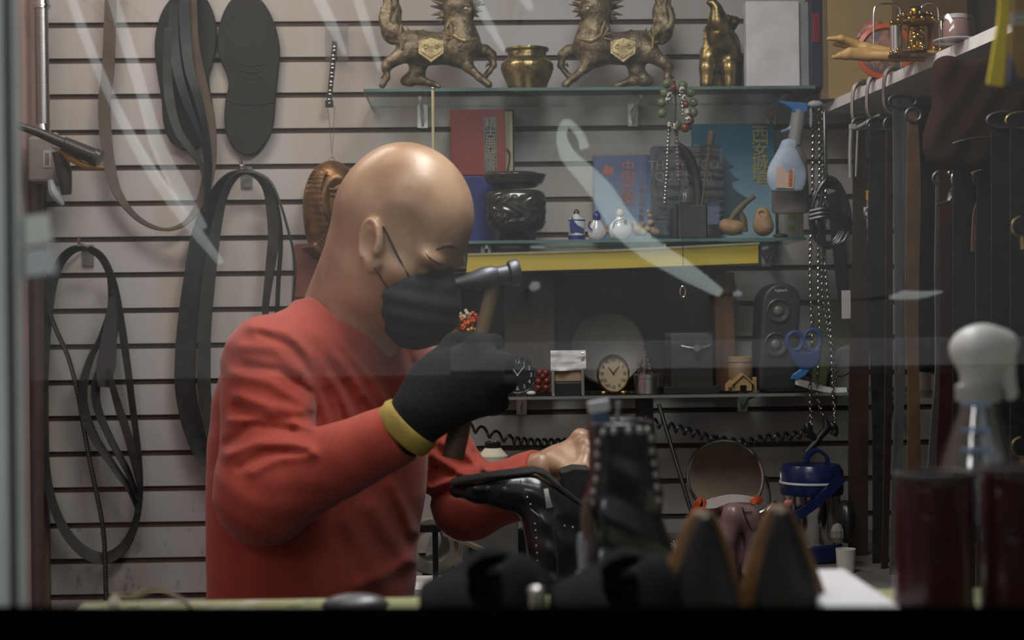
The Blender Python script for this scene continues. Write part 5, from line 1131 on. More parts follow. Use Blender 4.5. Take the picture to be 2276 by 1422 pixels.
def scratcher(label, shaft, prongs):
    def f(P):
        d = chain(P, [at(*p[:3]) for p in shaft], [p[3] for p in shaft], .006)
        for pr in prongs: d = smin(d, chain(P, [at(*p[:3]) for p in pr], [p[3] for p in pr], .004), .005)
        return d
    A = np.array([at(*p[:3]) for p in shaft]+[at(*p[:3]) for pr in prongs for p in pr]); return tag(blob('back_scratcher', f, A.min(0)-.014, A.max(0)+.014, .0016, WD), label, 'back scratcher')
scratcher('upper wooden back scratcher with finger ends pointing left from the side shelf', [(2090, 130, 2.60, .007), (1990, 118, 2.62, .008), (1925, 108, 2.64, .010), (1900, 103, 2.65, .010)], [[(1900, 98, 2.645, .008), (1870, 86, 2.64, .006), (1842, 86, 2.64, .0035)], [(1905, 105, 2.65, .008), (1878, 99, 2.65, .006), (1854, 98, 2.65, .0035)]])
scratcher('lower wooden back scratcher with closed fingers pointing left from the side shelf', [(2090, 126, 2.57, .009), (1990, 124, 2.58, .010), (1930, 122, 2.60, .010)], [[(1930, 119, 2.60, .009), (1888, 116, 2.60, .0075), (1866, 121, 2.60, .004)], [(1930, 125, 2.60, .009), (1880, 125, 2.60, .006), (1852, 127, 2.60, .0035)]])
# gold ornament
Y0 = 2.56; s = sc(Y0); c = on(2035, 100, Y0)
t = thing('gold_ornament', 'ornate gold tiered ornament with finial on the side shelf', 'ornament', c)
zb = ZT; H = at(2035, 12, Y0)[2]-ZT
b = MB(); b.lathe(c, [(.045, 0), (.047, .004), (.040, .008), (.014, .012), (.012, H*.18), (.016, H*.25), (.013, H*.55), (.018, H*.60), (.034, H*.62), (.040, H*.66), (.020, H*.72), (.018, H*.76), (.030, H*.78), (.016, H*.84), (.008, H*.88), (.012, H*.92), (.009, H*.97), (.0001, H)], n=28); b.build('tiers', M_GOLD, t, smooth=True)
b = MB(); rs = random.Random(6)
for k in range(12):
    a = k*PI/6; b.sph((c[0]+.040*math.cos(a), c[1]+.040*math.sin(a), zb+H*.67), .0045, n=8); b.sph((c[0]+.028*math.cos(a), c[1]+.028*math.sin(a), zb+H*.80), .0035, n=8); b.sph((c[0]+.042*math.cos(a), c[1]+.042*math.sin(a), zb+.009), .004, n=8)
for k in range(14): b.sph((c[0]+rs.uniform(-.01, .01), c[1]-.014, zb+H*(.22+.35*k/14)), rs.uniform(.004, .007), n=8)
b.build('scrollwork', M_GOLD, t, smooth=True)
for sx in (-1, 1):
    b = MB(); b.cyl((c[0]+sx*.032, c[1]+.006, zb+.008), (c[0]+sx*.032, c[1]+.006, zb+H*.62), .010, n=14); b.build('pillar', M_CHROME if sx < 0 else mat('amber glass', s2l(160, 80, 36), rough=.2), t, smooth=True)
for x0, x1, yy in ((1942, 2002, 10), (2046, 2086, 8)):
    Y1 = 2.66; w = MB(); xm = (x0+x1)/2; z0 = at(xm, yy+30, Y1)[2]
    w.tube([on(x0, 0, Y1), at(x0, yy+22, Y1), at(x0+10, yy+2, Y1), at(xm, yy-2, Y1), at(x1-8, yy+4, Y1), at(x1, yy+24, Y1), on(x1, 0, Y1)], .0018, n=6, smooth=4)
    tag(w.build('wire_handle', M_STEEL, smooth=True), 'thin arched wire handle %s the gold ornament' % ('left of' if x0 < 2000 else 'just behind'), 'wire')
# clear dome with pink jar
Y0 = 2.42; s = sc(Y0); c = on(2122, 90, Y0)
t = thing('clear_dome', 'clear plastic dome over a pink jar near the right end of the side shelf', 'dome', c)
H = at(2122, 26, Y0)[2]-ZT
b = MB(); b.lathe(c, [(.033, 0), (.033, H*.6), (.028, H*.85), (.015, H*.97), (.0001, H)], n=28); b.build('dome', M_ACRYL, t, smooth=True)
b = MB(); b.tube([(c[0]+.0335*math.cos(a), c[1]+.0335*math.sin(a), c[2]+.002) for a in np.linspace(0, 2*PI, 30, endpoint=False)], .0018, n=6, closed=True); b.build('rim', mat('clear rim', s2l(176, 176, 180), rough=.2), t, smooth=True)
b = MB(); b.lathe((c[0]+.002, c[1], c[2]), [(.018, .001), (.020, .004), (.020, .032), (.017, .036), (.0001, .036)], n=22); o = b.build('jar', mat('pink glaze', s2l(176, 136, 130), rough=.4), t, smooth=True)
b = MB(); b.lathe((c[0]+.002, c[1], c[2]+.0365), [(.018, 0), (.018, .007), (.0001, .007)], n=22); b.build('jar_lid', mat('white lid', (.7, .66, .66)), o, smooth=True)
# ---- belts hanging from hooks under the shelf edge
BROWN = mat('brown belt leather', s2l(62, 48, 38), rough=.45, col2=s2l(50, 38, 30), scale=20); TANB = mat('tan belt leather', s2l(104, 82, 60), rough=.45, col2=s2l(84, 64, 48), scale=20)
REDB = mat('oxblood leather', s2l(58, 30, 28), rough=.4, col2=s2l(44, 24, 24), scale=12); PLB = mat('frosted belt sleeve', s2l(92, 92, 92), rough=.35, col2=s2l(66, 66, 68), scale=12, stretch=(6, 6, .6))
def belt(label, pts, w, m, tw=.15, buckle=None):
    P = []
    for (x, y) in pts: Yb = Yx(pts[0][0])-.01; P.append(at(x, y, Yb))
    zt = ZS-.005; P[0][2] = min(P[0][2], zt)
    t = thing('hanging_belt', label, 'belt', P[-1], 'belts hanging under the side shelf'); k = len(P)
    b = MB(); b.ribbon(P, [q*sc(P[0][1]) for q in w], tw, .0035, smooth=6); b.build('strap', m, t, smooth=True, auto=.9)
    b = MB(); q = P[0]+np.array([0, 0, -.012]); hw_ = w[0]*sc(P[0][1])*.6+.004
    b.tube([q+np.array([hw_*math.cos(a), -.004, .012*math.sin(a)]) for a in np.linspace(0, 2*PI, 16, endpoint=False)], .0026, n=6, closed=True); b.build('buckle', buckle or M_DKSTEEL, t, smooth=True)
    return t
belt('brown leather belt hanging nearest the chains, first under the side shelf', [(1912, 262), (1910, 330), (1914, 400), (1910, 470), (1912, 700), (1908, 900), (1907, 1280), (1906, 1420)], [26, 28, 40, 30, 44, 46, 46, 46], BROWN)
belt('black leather belt hanging between two brown ones', [(1950, 262), (1950, 400), (1948, 600), (1952, 800), (1956, 1000), (1955, 1420)], [34, 40, 42, 38, 34, 34], M_BLKLEA)
belt('narrow dark brown belt hanging right of the black belt', [(1976, 262), (1976, 500), (1975, 800), (1972, 1000), (1962, 1420)], [14, 18, 20, 18, 14], BROWN, .4)
belt('belt in a frosted grey sleeve hanging before the tan belt', [(2004, 210), (2004, 400), (2002, 700), (1998, 900), (1992, 1150), (1985, 1420)], [44, 40, 26, 22, 24, 24], PLB)
belt('tan leather belt hanging right of the frosted sleeve', [(2028, 240), (2030, 420), (2026, 700), (2030, 850), (2032, 1100), (2034, 1420)], [20, 34, 32, 26, 34, 40], TANB)
belt('grey belt slanting down to the left behind the spray bottle', [(2092, 380), (2090, 600), (2088, 820), (2076, 950), (2066, 1100), (2056, 1420)], [26, 30, 22, 18, 18, 20], PLB, .3)
belt('oxblood belt hanging right of the slanting grey belt', [(2100, 260), (2104, 500), (2104, 820), (2098, 1000), (2092, 1420)], [34, 36, 32, 34, 36], REDB)
belt('broad black belt hanging behind the white trigger head', [(2140, 250), (2142, 600), (2142, 900), (2140, 1420)], [48, 52, 54, 56], M_BLKLEA)
belt('dark grey belt with pale scratches hanging behind the trigger head', [(2188, 380), (2186, 600), (2190, 900), (2192, 1420)], [36, 40, 42, 44], mat('charcoal leather', s2l(44, 44, 44), rough=.45), .2)
belt('black belt hanging second from the right frame edge', [(2226, 250), (2228, 700), (2228, 1420)], [50, 54, 56], M_BLKLEA)
belt('black belt hanging at the right frame edge with brass hook', [(2268, 250), (2270, 700), (2270, 1420)], [50, 54, 56], M_BLKLEA, buckle=M_BRASS)
# curved metal hooks gripping the shelf edge
for (x, lb) in ((1912, 'first curved steel hook gripping the side shelf edge by the golden board'), (1945, 'second curved steel hook gripping the side shelf edge'), (1983, 'third curved steel hook gripping the side shelf edge next the frosted sleeve')):
    Yh = Yx(x); ex = edge_at(Yh); b = MB()
    b.ribbon([(ex+.02, Yh, ZT+.003), (ex+.004, Yh, ZT+.010), (ex-.012, Yh, ZT-.002), (ex-.016, Yh, ZS-.02), (ex-.012, Yh, ZS-.045), (ex+.008, Yh, ZS-.058)], .016, 1.2, .005, smooth=6); tag(b.build('belt_hook', mat('satin hook metal', s2l(126, 118, 110), rough=.4, metal=.6), smooth=True), lb, 'hook', 'steel belt hooks on the side shelf')
b = MB(); Yh = 2.86; b.tube([at(1896, 285, Yh), at(1912, 280, Yh), at(1935, 266, Yh), at(1955, 256, Yh)], .0035, n=8, smooth=4); b.tube([at(1891, 285, Yh), at(1889, 340, Yh), at(1890, 395, Yh)], .0032, n=8, smooth=3); b.tube([at(1906, 290, Yh), at(1904, 340, Yh), at(1902, 392, Yh)], .002, n=8, smooth=3); b.box(at(1895, 282, Yh), (.014, .008, .011), bev=.002)
tag(b.build('plastic_hanger', mat('milky plastic', s2l(160, 158, 154), rough=.4)), 'milky white plastic belt hanger on the first brown belt', 'hanger')
def tagbox(nm, x0, y0, x1, y1, Y, m, lb, cat): a, c = at(x0, y1, Y), at(x1, y0, Y); b = MB(); b.box((a+c)/2, (c[0]-a[0], .0015, c[2]-a[2])); return tag(b.build(nm, m), lb, cat)
tagbox('yellow_tag', 1925, 423, 1938, 444, 2.86, mat('yellow tag', s2l(196, 150, 60), rough=.6), 'small yellow tag on the black hanging belt', 'tag')
tagbox('striped_tag', 1920, 460, 1939, 486, 2.86, mat('striped tag', s2l(200, 200, 200), rough=.6, col2=s2l(60, 60, 60), scale=90, mix=(.48, .52), stretch=(1, 1, 1)), 'black and white striped tag on the black hanging belt', 'tag')
tagbox('white_tag', 1871, 645, 1890, 708, 2.98, mat('white tag', s2l(190, 186, 190), rough=.6), 'blank white tag hanging beside the first brown belt', 'tag')
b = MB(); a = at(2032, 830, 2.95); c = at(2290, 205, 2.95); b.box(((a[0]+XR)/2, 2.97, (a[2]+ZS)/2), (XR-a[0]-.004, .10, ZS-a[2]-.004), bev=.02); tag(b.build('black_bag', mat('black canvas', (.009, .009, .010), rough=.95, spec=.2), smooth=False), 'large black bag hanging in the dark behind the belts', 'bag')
# bags and key rings in the gloom
def bag(P):
    d = rbox(P, at(2215, 262, 2.30), (.105, .022, .085), rotm('Y', .12), .018)
    d = d-.003*np.sin(P[..., 0]*70+P[..., 2]*50)-.002*np.sin(P[..., 0]*130-P[..., 2]*90)
    return smax(d, P[..., 2]-(ZS-.004), .004)
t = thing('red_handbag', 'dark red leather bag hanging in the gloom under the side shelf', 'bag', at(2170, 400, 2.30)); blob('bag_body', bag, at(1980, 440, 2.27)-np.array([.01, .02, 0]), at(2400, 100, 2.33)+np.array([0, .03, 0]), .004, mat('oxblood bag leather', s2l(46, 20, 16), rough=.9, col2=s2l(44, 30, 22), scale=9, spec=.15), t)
b = MB(); b.tube([at(2090, 330, 2.285), at(2150, 310, 2.272), at(2240, 300, 2.272), at(2276, 286, 2.275)], .002, n=6, smooth=5); b.build('seam', M_BLKLEA, t, smooth=True)
t = thing('key_ring', 'steel key ring with swivel clip hanging before the dark red bag', 'key ring', at(2115, 450, 2.44))
b = MB(); b.tube([at(2128+13*math.cos(a), 398+17*math.sin(a), 2.44) for a in np.linspace(0, 2*PI, 20, endpoint=False)], .0022, n=6, closed=True); b.build('ring', M_CHROME, t, smooth=True)
b = MB(); b.tube([at(2122, 412, 2.44), at(2116, 430, 2.43), at(2106, 448, 2.43), at(2082, 455, 2.43)], [.003, .006, .004, .002], n=8, smooth=4); b.sph(at(2110, 384, 2.44), .004); b.build('clip', M_CHROME, t, smooth=True)
b = MB(); b.ribbon([at(2160, 388, 2.40), at(2185, 378, 2.39), at(2196, 420, 2.39), at(2180, 480, 2.40), at(2172, 560, 2.40)], [.010, .022, .030, .030, .022], .3, .003); tag(b.build('sheer_ribbon', mat('sheer pinkish plastic', s2l(142, 112, 96), rough=.25), smooth=True), 'shiny pinkish plastic strap hanging right of the key ring', 'strap')
for (x, y, lb) in ((2262, 510, 'small brass hook glinting high at the right frame edge'), (2262, 1000, 'brass swivel hook low at the right frame edge behind the boots')):
    Yh = 2.0; b = MB(); b.tube([at(x+6, y-28, Yh), at(x-8, y-20, Yh), at(x-12, y, Yh), at(x-2, y+14, Yh), at(x+12, y+16, Yh)], .0022, n=8, smooth=4); b.cyl(at(x+10, y+16, Yh), at(x+12, y+44, Yh), .004, n=10); tag(b.build('brass_hook', M_BRASS, smooth=True), lb, 'hook')
tagbox('carton_end', 2034, 826, 2070, 884, 3.08, mat('cream carton', s2l(196, 182, 166), rough=.6), 'cream carton end glimpsed between hanging belts', 'carton')
# ---- chains, cable bundle, spray bottle with sachet at the shelf end
def chainmesh(label, pts, Y, pitch=.0085, r=.0011, lw=.0032, m=None):
    c = catmull([at(x, y, Y+o) for x, y, o in pts], 10); L = np.concatenate([[0], np.cumsum(np.linalg.norm(np.diff(c, axis=0), axis=1))]); b = MB(); k = 0
    for s_ in np.arange(0, L[-1], pitch*.78):
        q = np.array([np.interp(s_, L, c[:, j]) for j in range(3)]); q2 = np.array([np.interp(min(s_+.004, L[-1]), L, c[:, j]) for j in range(3)]); T = norm(q2-q) if s_ < L[-1]-.005 else T
        u, w = perp(T); a0 = .6 if k % 2 else .6+PI/2; U = u*math.cos(a0)+w*math.sin(a0)
        b.tube([q+T*pitch*.5*math.sin(a)+U*lw*math.cos(a) for a in np.linspace(0, 2*PI, 8, endpoint=False)], r, n=4, closed=True); k += 1
    return tag(b.build('steel_chain', m or M_CHAIN, smooth=True), label, 'chain', 'chains hanging from the side shelf end')
M_CHAIN = mat('tarnished chain', s2l(150, 148, 144), rough=.28, metal=1., col2=s2l(90, 86, 84), scale=200)
chainmesh('steel chain hanging leftmost from the shelf end', [(1808, 238, 0), (1806, 420, 0), (1801, 600, 0), (1806, 760, 0), (1801, 860, 0), (1803, 955, 0)], 3.00)
chainmesh('steel chain hanging second from the left at the shelf end', [(1821, 238, 0), (1822, 400, 0), (1819, 620, 0), (1823, 760, 0), (1816, 870, 0), (1830, 930, 0)], 3.02)
chainmesh('steel chain hanging third from the left and ending lowest', [(1834, 242, 0), (1836, 400, 0), (1833, 560, 0), (1846, 720, 0), (1851, 860, 0), (1858, 968, 0)], 3.01)
chainmesh('steel chain sagging right through the cable bundle', [(1828, 245, .02), (1830, 500, .02), (1828, 640, .02), (1842, 740, .02), (1858, 850, .02), (1852, 955, .02)], 3.02)
b = MB(); b.sph(at(1812, 232, 2.99), (.016, .012, .008)); b.sph(at(1802, 262, 2.99), (.004, .004, .020)); tag(b.build('tape_wad', mat('grey white tape', s2l(176, 176, 182), rough=.5, bump=.5, bscale=80), smooth=True), 'wad of whitish tape at the shelf corner above the chains', 'tape')
t = thing('swivel_clips', 'black swivel clips at the lower ends of the chains', 'clip', at(1820, 1008, 3.0))
for pl in ([(1832, 930), (1838, 950), (1824, 968), (1812, 985), (1792, 1006)], [(1846, 940), (1856, 955), (1852, 968)], [(1792, 940), (1800, 962), (1812, 976)]):
    b = MB(); b.tube([at(x, y, 2.99) for x, y in pl], [.004, .009, .007, .008, .007], n=10, smooth=3); b.build('clip', M_BLKPL, t, smooth=True)
b = MB(); rs = random.Random(11)
for k in range(4):
    cx, cy, rx, ry = 1846+rs.uniform(-6, 6), 470+rs.uniform(-12, 12), 34+rs.uniform(-8, 10), 78+rs.uniform(-16, 16)
    b.tube([at(cx+rx*math.cos(a)+6*math.sin(2*a+k), cy+ry*math.sin(a), 2.965+.006*k) for a in np.linspace(0, 2*PI, 20, endpoint=False)], .0042, n=8, closed=True)
for k in range(3): b.tube([at(1800, 470+k*9, 2.955), at(1840, 464+k*9, 2.945), at(1880, 480+k*10, 2.95), at(1893, 500+k*8, 2.965)], .0042, n=8, smooth=5)
b.tube([at(1838, 392, 2.96), at(1834, 370, 2.96), at(1832, 250, 2.99)], .003, n=8)
tag(b.build('cable_bundle', mat('glossy black cable', (.016, .017, .018), rough=.22), smooth=True), 'looped bundle of glossy black cable hanging by the chains', 'cable')
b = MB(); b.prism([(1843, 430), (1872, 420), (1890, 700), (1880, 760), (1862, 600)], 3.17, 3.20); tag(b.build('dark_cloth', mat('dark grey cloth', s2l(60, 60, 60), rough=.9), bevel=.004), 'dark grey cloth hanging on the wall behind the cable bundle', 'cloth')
# spray bottle (grey) with blue head
Y0 = 2.98; s = sc(Y0)
t = thing('spray_bottle', 'grey spray bottle with blue trigger head hanging by the chains', 'bottle', at(1760, 478, Y0))
b = MB(); b.lathe(at(1757, 474, Y0), [(.034, 0), (.037, .004), (.037, .05), (.033, .11), (.018, .135), (.015, .145)], n=28, sy=.7); b.build('bottle_body', mat('smoky grey plastic', s2l(128, 122, 120), rough=.3), t, smooth=True)
b = MB(); b.cyl(at(1765, 322, Y0), at(1776, 246, Y0), .0135, .0145, n=18); b.build('neck', mat('grey neck plastic', s2l(136, 136, 136), rough=.4), t, smooth=True)
b = MB(); b.prism([(1727, 223), (1795, 228), (1797, 246), (1784, 256), (1766, 250), (1758, 240)], Y0-.012, Y0+.012); b.build('trigger_head', mat('blue plastic', s2l(52, 112, 176), rough=.35), t, bevel=.003)
b = MB(); b.tube([at(1762, 262, Y0), at(1756, 285, Y0), at(1736, 293, Y0)], [.004, .005, .003], n=8, smooth=4); b.build('trigger', mat('muted blue plastic', s2l(84, 116, 150), rough=.4), t, smooth=True)
Y1 = 2.93
def sach(P):
    d = ell(P, at(1749, 392, Y1), (.039, .012, .046)); d = smin(d, ell(P, at(1750, 345, Y1), (.018, .009, .030)), .02); d = smax(d, -(P[..., 2]-at(1749, 426, Y1)[2]), .004)
    return smin(d, ell(P, at(1755, 320, Y1), (.016, .008, .010)), .006)
t = thing('organza_sachet', 'pale blue organza sachet with card hanging before the grey spray bottle', 'sachet', at(1749, 428, Y1))
blob('pouch', sach, at(1700, 432, Y1)-np.array([0, .02, 0]), at(1800, 306, Y1)+np.array([0, .02, 0]), .0018, mat('pale organza', s2l(170, 186, 200), rough=.6, col2=s2l(140, 160, 182), scale=30), t)
b = MB(); b.box(at(1745, 395, Y1-.0125), (.034, .002, .040), R=rotm('Y', .05)); o = b.build('card', mat('peach card', s2l(206, 178, 160), rough=.6), t)
b = MB(); b.box(at(1757, 396, Y1-.0140), (.0085, .001, .032), R=rotm('Y', .05)); b.build('printed_strip', mat('peach print', s2l(190, 142, 112), rough=.6), o)
for k in range(4): text('lettering', '平安福寿'[k], at(1757, 383+k*9, Y1-.0148), .0075, INK_RED, o)
# blue scissors
Y1 = 2.965; BL = mat('mid blue plastic', s2l(40, 70, 120), rough=.5)
t = thing('blue_scissors', 'blue-handled scissors hanging in front of the loudspeaker', 'scissors', at(1780, 848, Y1))
for (cx, cy, rx, ry) in ((1766, 758, 17, 20), (1805, 756, 19, 24)):
    b = MB(); b.tube([at(cx+rx*math.cos(a), cy+ry*math.sin(a), Y1) for a in np.linspace(0, 2*PI, 22, endpoint=False)], .0048, n=8, closed=True); b.build('finger_ring', BL, t, smooth=True)
b = MB(); b.prism([(1752, 776), (1775, 782), (1800, 782), (1826, 772), (1824, 800), (1806, 822), (1780, 822), (1762, 800)], Y1-.005, Y1+.005); b.build('hinge', BL, t, bevel=.003)
b = MB(); b.prism([(1782, 818), (1800, 822), (1792, 834), (1772, 846), (1757, 842), (1762, 832)], Y1-.004, Y1+.003); b.build('guard', mat('bright blue plastic', s2l(54, 112, 172), rough=.35), t, bevel=.002)
# ---- bead bracelet, bead strings and pendants at the top shelf front
Y1 = 2.97; GR = mat('jade bead', s2l(104, 116, 84), rough=.22, col2=s2l(76, 92, 62), scale=60); DZ = mat('patterned bead', s2l(190, 186, 172), rough=.3, col2=s2l(26, 24, 24), scale=220, mix=(.46, .5)); RDB = mat('red agate bead', s2l(120, 48, 38), rough=.2); SIL = mat('silver bead', s2l(190, 188, 182), rough=.22, metal=.9)
t = thing('bead_bracelet', 'ring of large green beads with red ones hanging from the top shelf', 'bracelet', at(1505, 290, Y1))
g = MB(); rdb = MB(); pt = MB()
ring = [(1483, 186), (1518, 190), (1535, 206), (1541, 228), (1541, 250), (1533, 268), (1523, 284), (1505, 276), (1471, 252), (1470, 228), (1477, 206)]
for i, (x, y) in enumerate(ring): (rdb if i in (5, 6) else g).sph(at(x, y, Y1+(.006 if i % 2 else 0)), .0094, n=14)
for i, (x, y) in enumerate([(1497, 194), (1516, 200), (1520, 218), (1525, 232), (1527, 250), (1529, 266), (1489, 212), (1485, 222), (1490, 278), (1498, 282)]): (rdb if i in (0, 3) else pt).sph(at(x, y, Y1-.010), (.0068, .0062, .0075), n=12)
g.build('green_bead_set', GR, t, smooth=True); rdb.build('red_bead_set', RDB, t, smooth=True); pt.build('patterned_bead_set', DZ, t, smooth=True)
b = MB(); b.tube([at(1499, 180, Y1+.003), at(1500, 200, Y1+.006), at(1502, 232, Y1), at(1500, 276, Y1)], .002, n=6, smooth=4); b.build('string', M_BLKRUB, t)
def beadstring(label, pts, r, m, step=.0075, Y=2.975):
    c = catmull([at(x, y, Y) for x, y in pts], 8); L = np.concatenate([[0], np.cumsum(np.linalg.norm(np.diff(c, axis=0), axis=1))]); b = MB()
    for i, s_ in enumerate(np.arange(0, L[-1], step)): b.sph(np.array([np.interp(s_, L, c[:, j]) for j in range(3)]), r*(1 if i % 3 else 1.35), n=8)
    b.tube(c, .0007, n=4); return tag(b.build('bead_string', m, smooth=True), label, 'bead string')
beadstring('silver bead string dangling left below the green bracelet', [(1487, 290), (1484, 330), (1483, 370), (1480, 410), (1477, 455)], .0034, SIL)
beadstring('brownish bead string dangling right below the green bracelet', [(1503, 290), (1505, 330), (1507, 370), (1509, 405)], .0040, mat('smoke bead', s2l(110, 100, 100), rough=.2))
beadstring('short bead string inside the green bracelet loop', [(1512, 212), (1517, 235), (1517, 262)], .0032, SIL, Y=2.962)
t = thing('cloth_bell_pendant', 'small dark bell pendant on a long black thread before the yellow board', 'pendant', at(1520, 660, 2.96))
b = MB(); b.tube([at(1509, 400, 2.965), at(1514, 470, 2.96), at(1518, 560, 2.96), at(1518, 640, 2.96)], .0009, n=5, smooth=4); b.build('thread', M_BLKRUB, t)
b = MB(); b.lathe(at(1525, 450, 2.95), [(.012, 0), (.011, .012), (.007, .022), (.003, .026)], n=16); b.build('bell', mat('striped pewter', s2l(120, 118, 116), rough=.3, metal=.4, col2=s2l(50, 48, 48), scale=120, stretch=(1, 1, .1)), t, smooth=True)
b = MB(); b.tube([at(1518+6*math.cos(a), 648+12*math.sin(a), 2.96) for a in np.linspace(0, 2*PI, 16, endpoint=False)], .0018, n=6, closed=True); b.build('ring', M_CHROME, t, smooth=True)
# ================================================================ work table behind, with thermos, mirror, bag and clutter
ZB = .69
t = thing('work_table', 'low cluttered work table behind the hammering person', 'table', (.45, 2.8, 0))
M_TAB = mat('worn grey table top', s2l(110, 106, 100), rough=.6, col2=s2l(76, 72, 68), scale=7)
xt0 = at(930, 1300, 2.6)[0]; xt1 = at(1190, 1300, 2.0)[0]
b = MB(); b.box(((xt0+XR)/2, 2.86, ZB-.012), (XR-xt0-.004, .74, .024)); b.box(((xt1+XR)/2, 2.14, ZB-.012), (XR-xt1-.004, .70, .024)); b.build('table_top', M_TAB, t)
for x, y in ((xt0+.03, 2.52), (xt0+.03, 3.2), (XR-.04, 3.2), (XR-.04, 1.83), (xt1+.03, 1.83)): b = MB(); b.box((x, y, (ZB-.024)/2), (.03, .03, ZB-.024)); b.build('leg', M_DKSTEEL, t)
def onb(x, Y): return np.array([at(x, 1250, Y)[0], Y, ZB])
# thermos jug
Y0 = 2.84; s = sc(Y0); c = onb(1806, Y0); BD = mat('navy thermos plastic', s2l(20, 34, 74), rough=.25)
t = thing('thermos_jug', 'steel thermos jug with navy lid, base and carry handle', 'thermos', c)
H = at(1806, 1095, Y0)[2]-ZB
b = MB(); b.lathe(c, [(62*s, 0), (66*s, .004), (66*s, .030), (62*s, .034)], n=40); b.build('base', BD, t, smooth=True)
b = MB(); b.lathe(c, [(62*s, .034), (63*s, .036), (63*s, H), (60*s, H+.003)], n=40); o = b.build('steel_body', mat('polished steel jug', (.66, .62, .58), rough=.16, metal=1., col2=(.5, .47, .45), scale=3), t, smooth=True)
b = MB(); b.lathe(c, [(68*s, H-.002), (70*s, H+.004), (70*s, H+.020), (71*s, H+.020), (71*s, H+.022), (70*s, H+.022), (70*s, H+.042), (62*s, H+.054), (20*s, H+.057), (.0001, H+.057)], n=40); b.build('lid', BD, t, smooth=True)
b = MB(); b.lathe(c, [(71.5*s, H+.0195), (71.7*s, H+.0205), (71.7*s, H+.0225), (71.5*s, H+.0235)], n=40); b.build('white_line', mat('white line', (.6, .62, .68)), t, smooth=True)
b = MB(); b.ribbon([c+np.array([-.012, -.02, H+.054]), c+np.array([-.012, -.02, H+.070]), c+np.array([.006, -.02, H+.082]), c+np.array([.024, -.02, H+.070]), c+np.array([.026, -.02, H+.054])], .020, 1.5, .006, smooth=5); b.build('knob', BD, t, smooth=True)
b = MB(); b.ribbon([at(1870, 1062, Y0-.055), at(1845, 1088, Y0-.075), at(1800, 1128, Y0-.085), at(1760, 1150, Y0-.085), at(1735, 1152, Y0-.07), at(1715, 1140, Y0-.03), at(1725, 1120, Y0+.02)], [.018, .017, .016, .018, .022, .018, .014], 0, .007, smooth=6); b.build('carry_handle', BD, t, smooth=True)
b = MB(); b.sph(c+np.array([-.050, -.026, H-.016]), (.009, .003, .007)); b.build('badge', mat('red white badge', s2l(190, 120, 112), rough=.4), o, smooth=True)
# round mirror on a stand
Y0 = 2.93; s = sc(Y0); mc = at(1612, 1060, Y0); r = 84*s; ax = norm(np.array([-.05, -1, .36]))
t = thing('round_mirror', 'round chrome-rimmed shaving mirror tilted up on a stand', 'mirror', onb(1612, Y0+.02))
b = MB(); b.lathe(mc, [(r, -.006), (r*1.035, -.003), (r*1.04, .003), (r*1.0, .007), (r*.96, .004)], n=56, axis=ax, cap=False); b.build('rim', M_CHROME, t, smooth=True)
b = MB(); b.lathe(mc, [(.0001, .001), (r*.975, .001), (r*.975, -.004), (.0001, -.005)], n=56, axis=ax); b.build('mirror_glass', mat('mirror silver', (.62, .60, .57), rough=.015, metal=1., col2=(.60, .58, .55)), t)
b = MB(); q = mc+np.array([r*1.1, .01, 0]); b.tube([q, (q[0]+.004, q[1], q[2]-.06), (mc[0]+.03, Y0+.02, mc[2]-r*1.15), (mc[0], Y0+.02, mc[2]-r*1.25)], .004, n=8, smooth=5); b.cyl((mc[0], Y0+.02, mc[2]-r*1.22), (mc[0], Y0+.02, ZB+.006), .005, n=10); b.lathe((mc[0], Y0+.02, ZB), [(.05, 0), (.05, .004), (.01, .009)], n=30); b.build('stand', M_CHROME, t, smooth=True)
# mauve bag with orange lining and white cloth
Y0 = 2.62
t = thing('mauve_bag', 'mauve leather bag with orange lining slumped before the round mirror', 'bag', onb(1620, Y0)); MV = mat('mauve leather', s2l(138, 110, 108), rough=.32, col2=s2l(116, 90, 90), scale=8)
def bagf(P):
    q = lambda x, y, d=0.: at(x, y, Y0+d)
    d = ell(P, q(1618, 1215), (.070, .050, .058)); d = smin(d, ell(P, q(1618, 1160), (.058, .040, .030)), .02)
    d = smin(d, chain(P, [q(1560, 1140, -.02), q(1575, 1128, -.03), q(1610, 1126, -.035)], [.010, .010, .010], .01), .01)
    g = chain(P, [q(1620, 1280, -.055), q(1612, 1200, -.06), q(1632, 1145, -.058), q(1662, 1150, -.055), q(1682, 1200, -.055), q(1665, 1270, -.055)], [.013, .017, .020, .020, .018, .014], .008); d = smin(d, g, .006)
    return smax(d, ZB+.001-P[..., 2], .003)
o = blob('bag_body', bagf, at(1520, 1330, Y0)-np.array([0, .10, 0]), at(1720, 1095, Y0)+np.array([0, .07, 0]), .0026, MV, t)
b = MB(); b.tube([at(1650, 1128, Y0-.078), at(1662, 1160, Y0-.080), at(1672, 1178, Y0-.078), at(1684, 1168, Y0-.074)], .0012, n=5, smooth=4); b.tube([at(1652, 1138, Y0-.078), at(1672, 1137, Y0-.077)], .0012, n=5); b.build('stitching', mat('dark stitch', (.03, .02, .02)), o)
b = MB(); b.ribbon([at(1548, 1168, Y0-.04), at(1545, 1140, Y0-.045), at(1556, 1116, Y0-.05), at(1566, 1124, Y0-.05)], .016, .2, .004, smooth=5); b.ribbon([at(1668, 1116, Y0-.055), at(1682, 1108, Y0-.05), at(1692, 1116, Y0-.045)], .012, .3, .004, smooth=4); b.build('orange_lining', mat('orange leather', s2l(190, 80, 40), rough=.5), t, smooth=True)
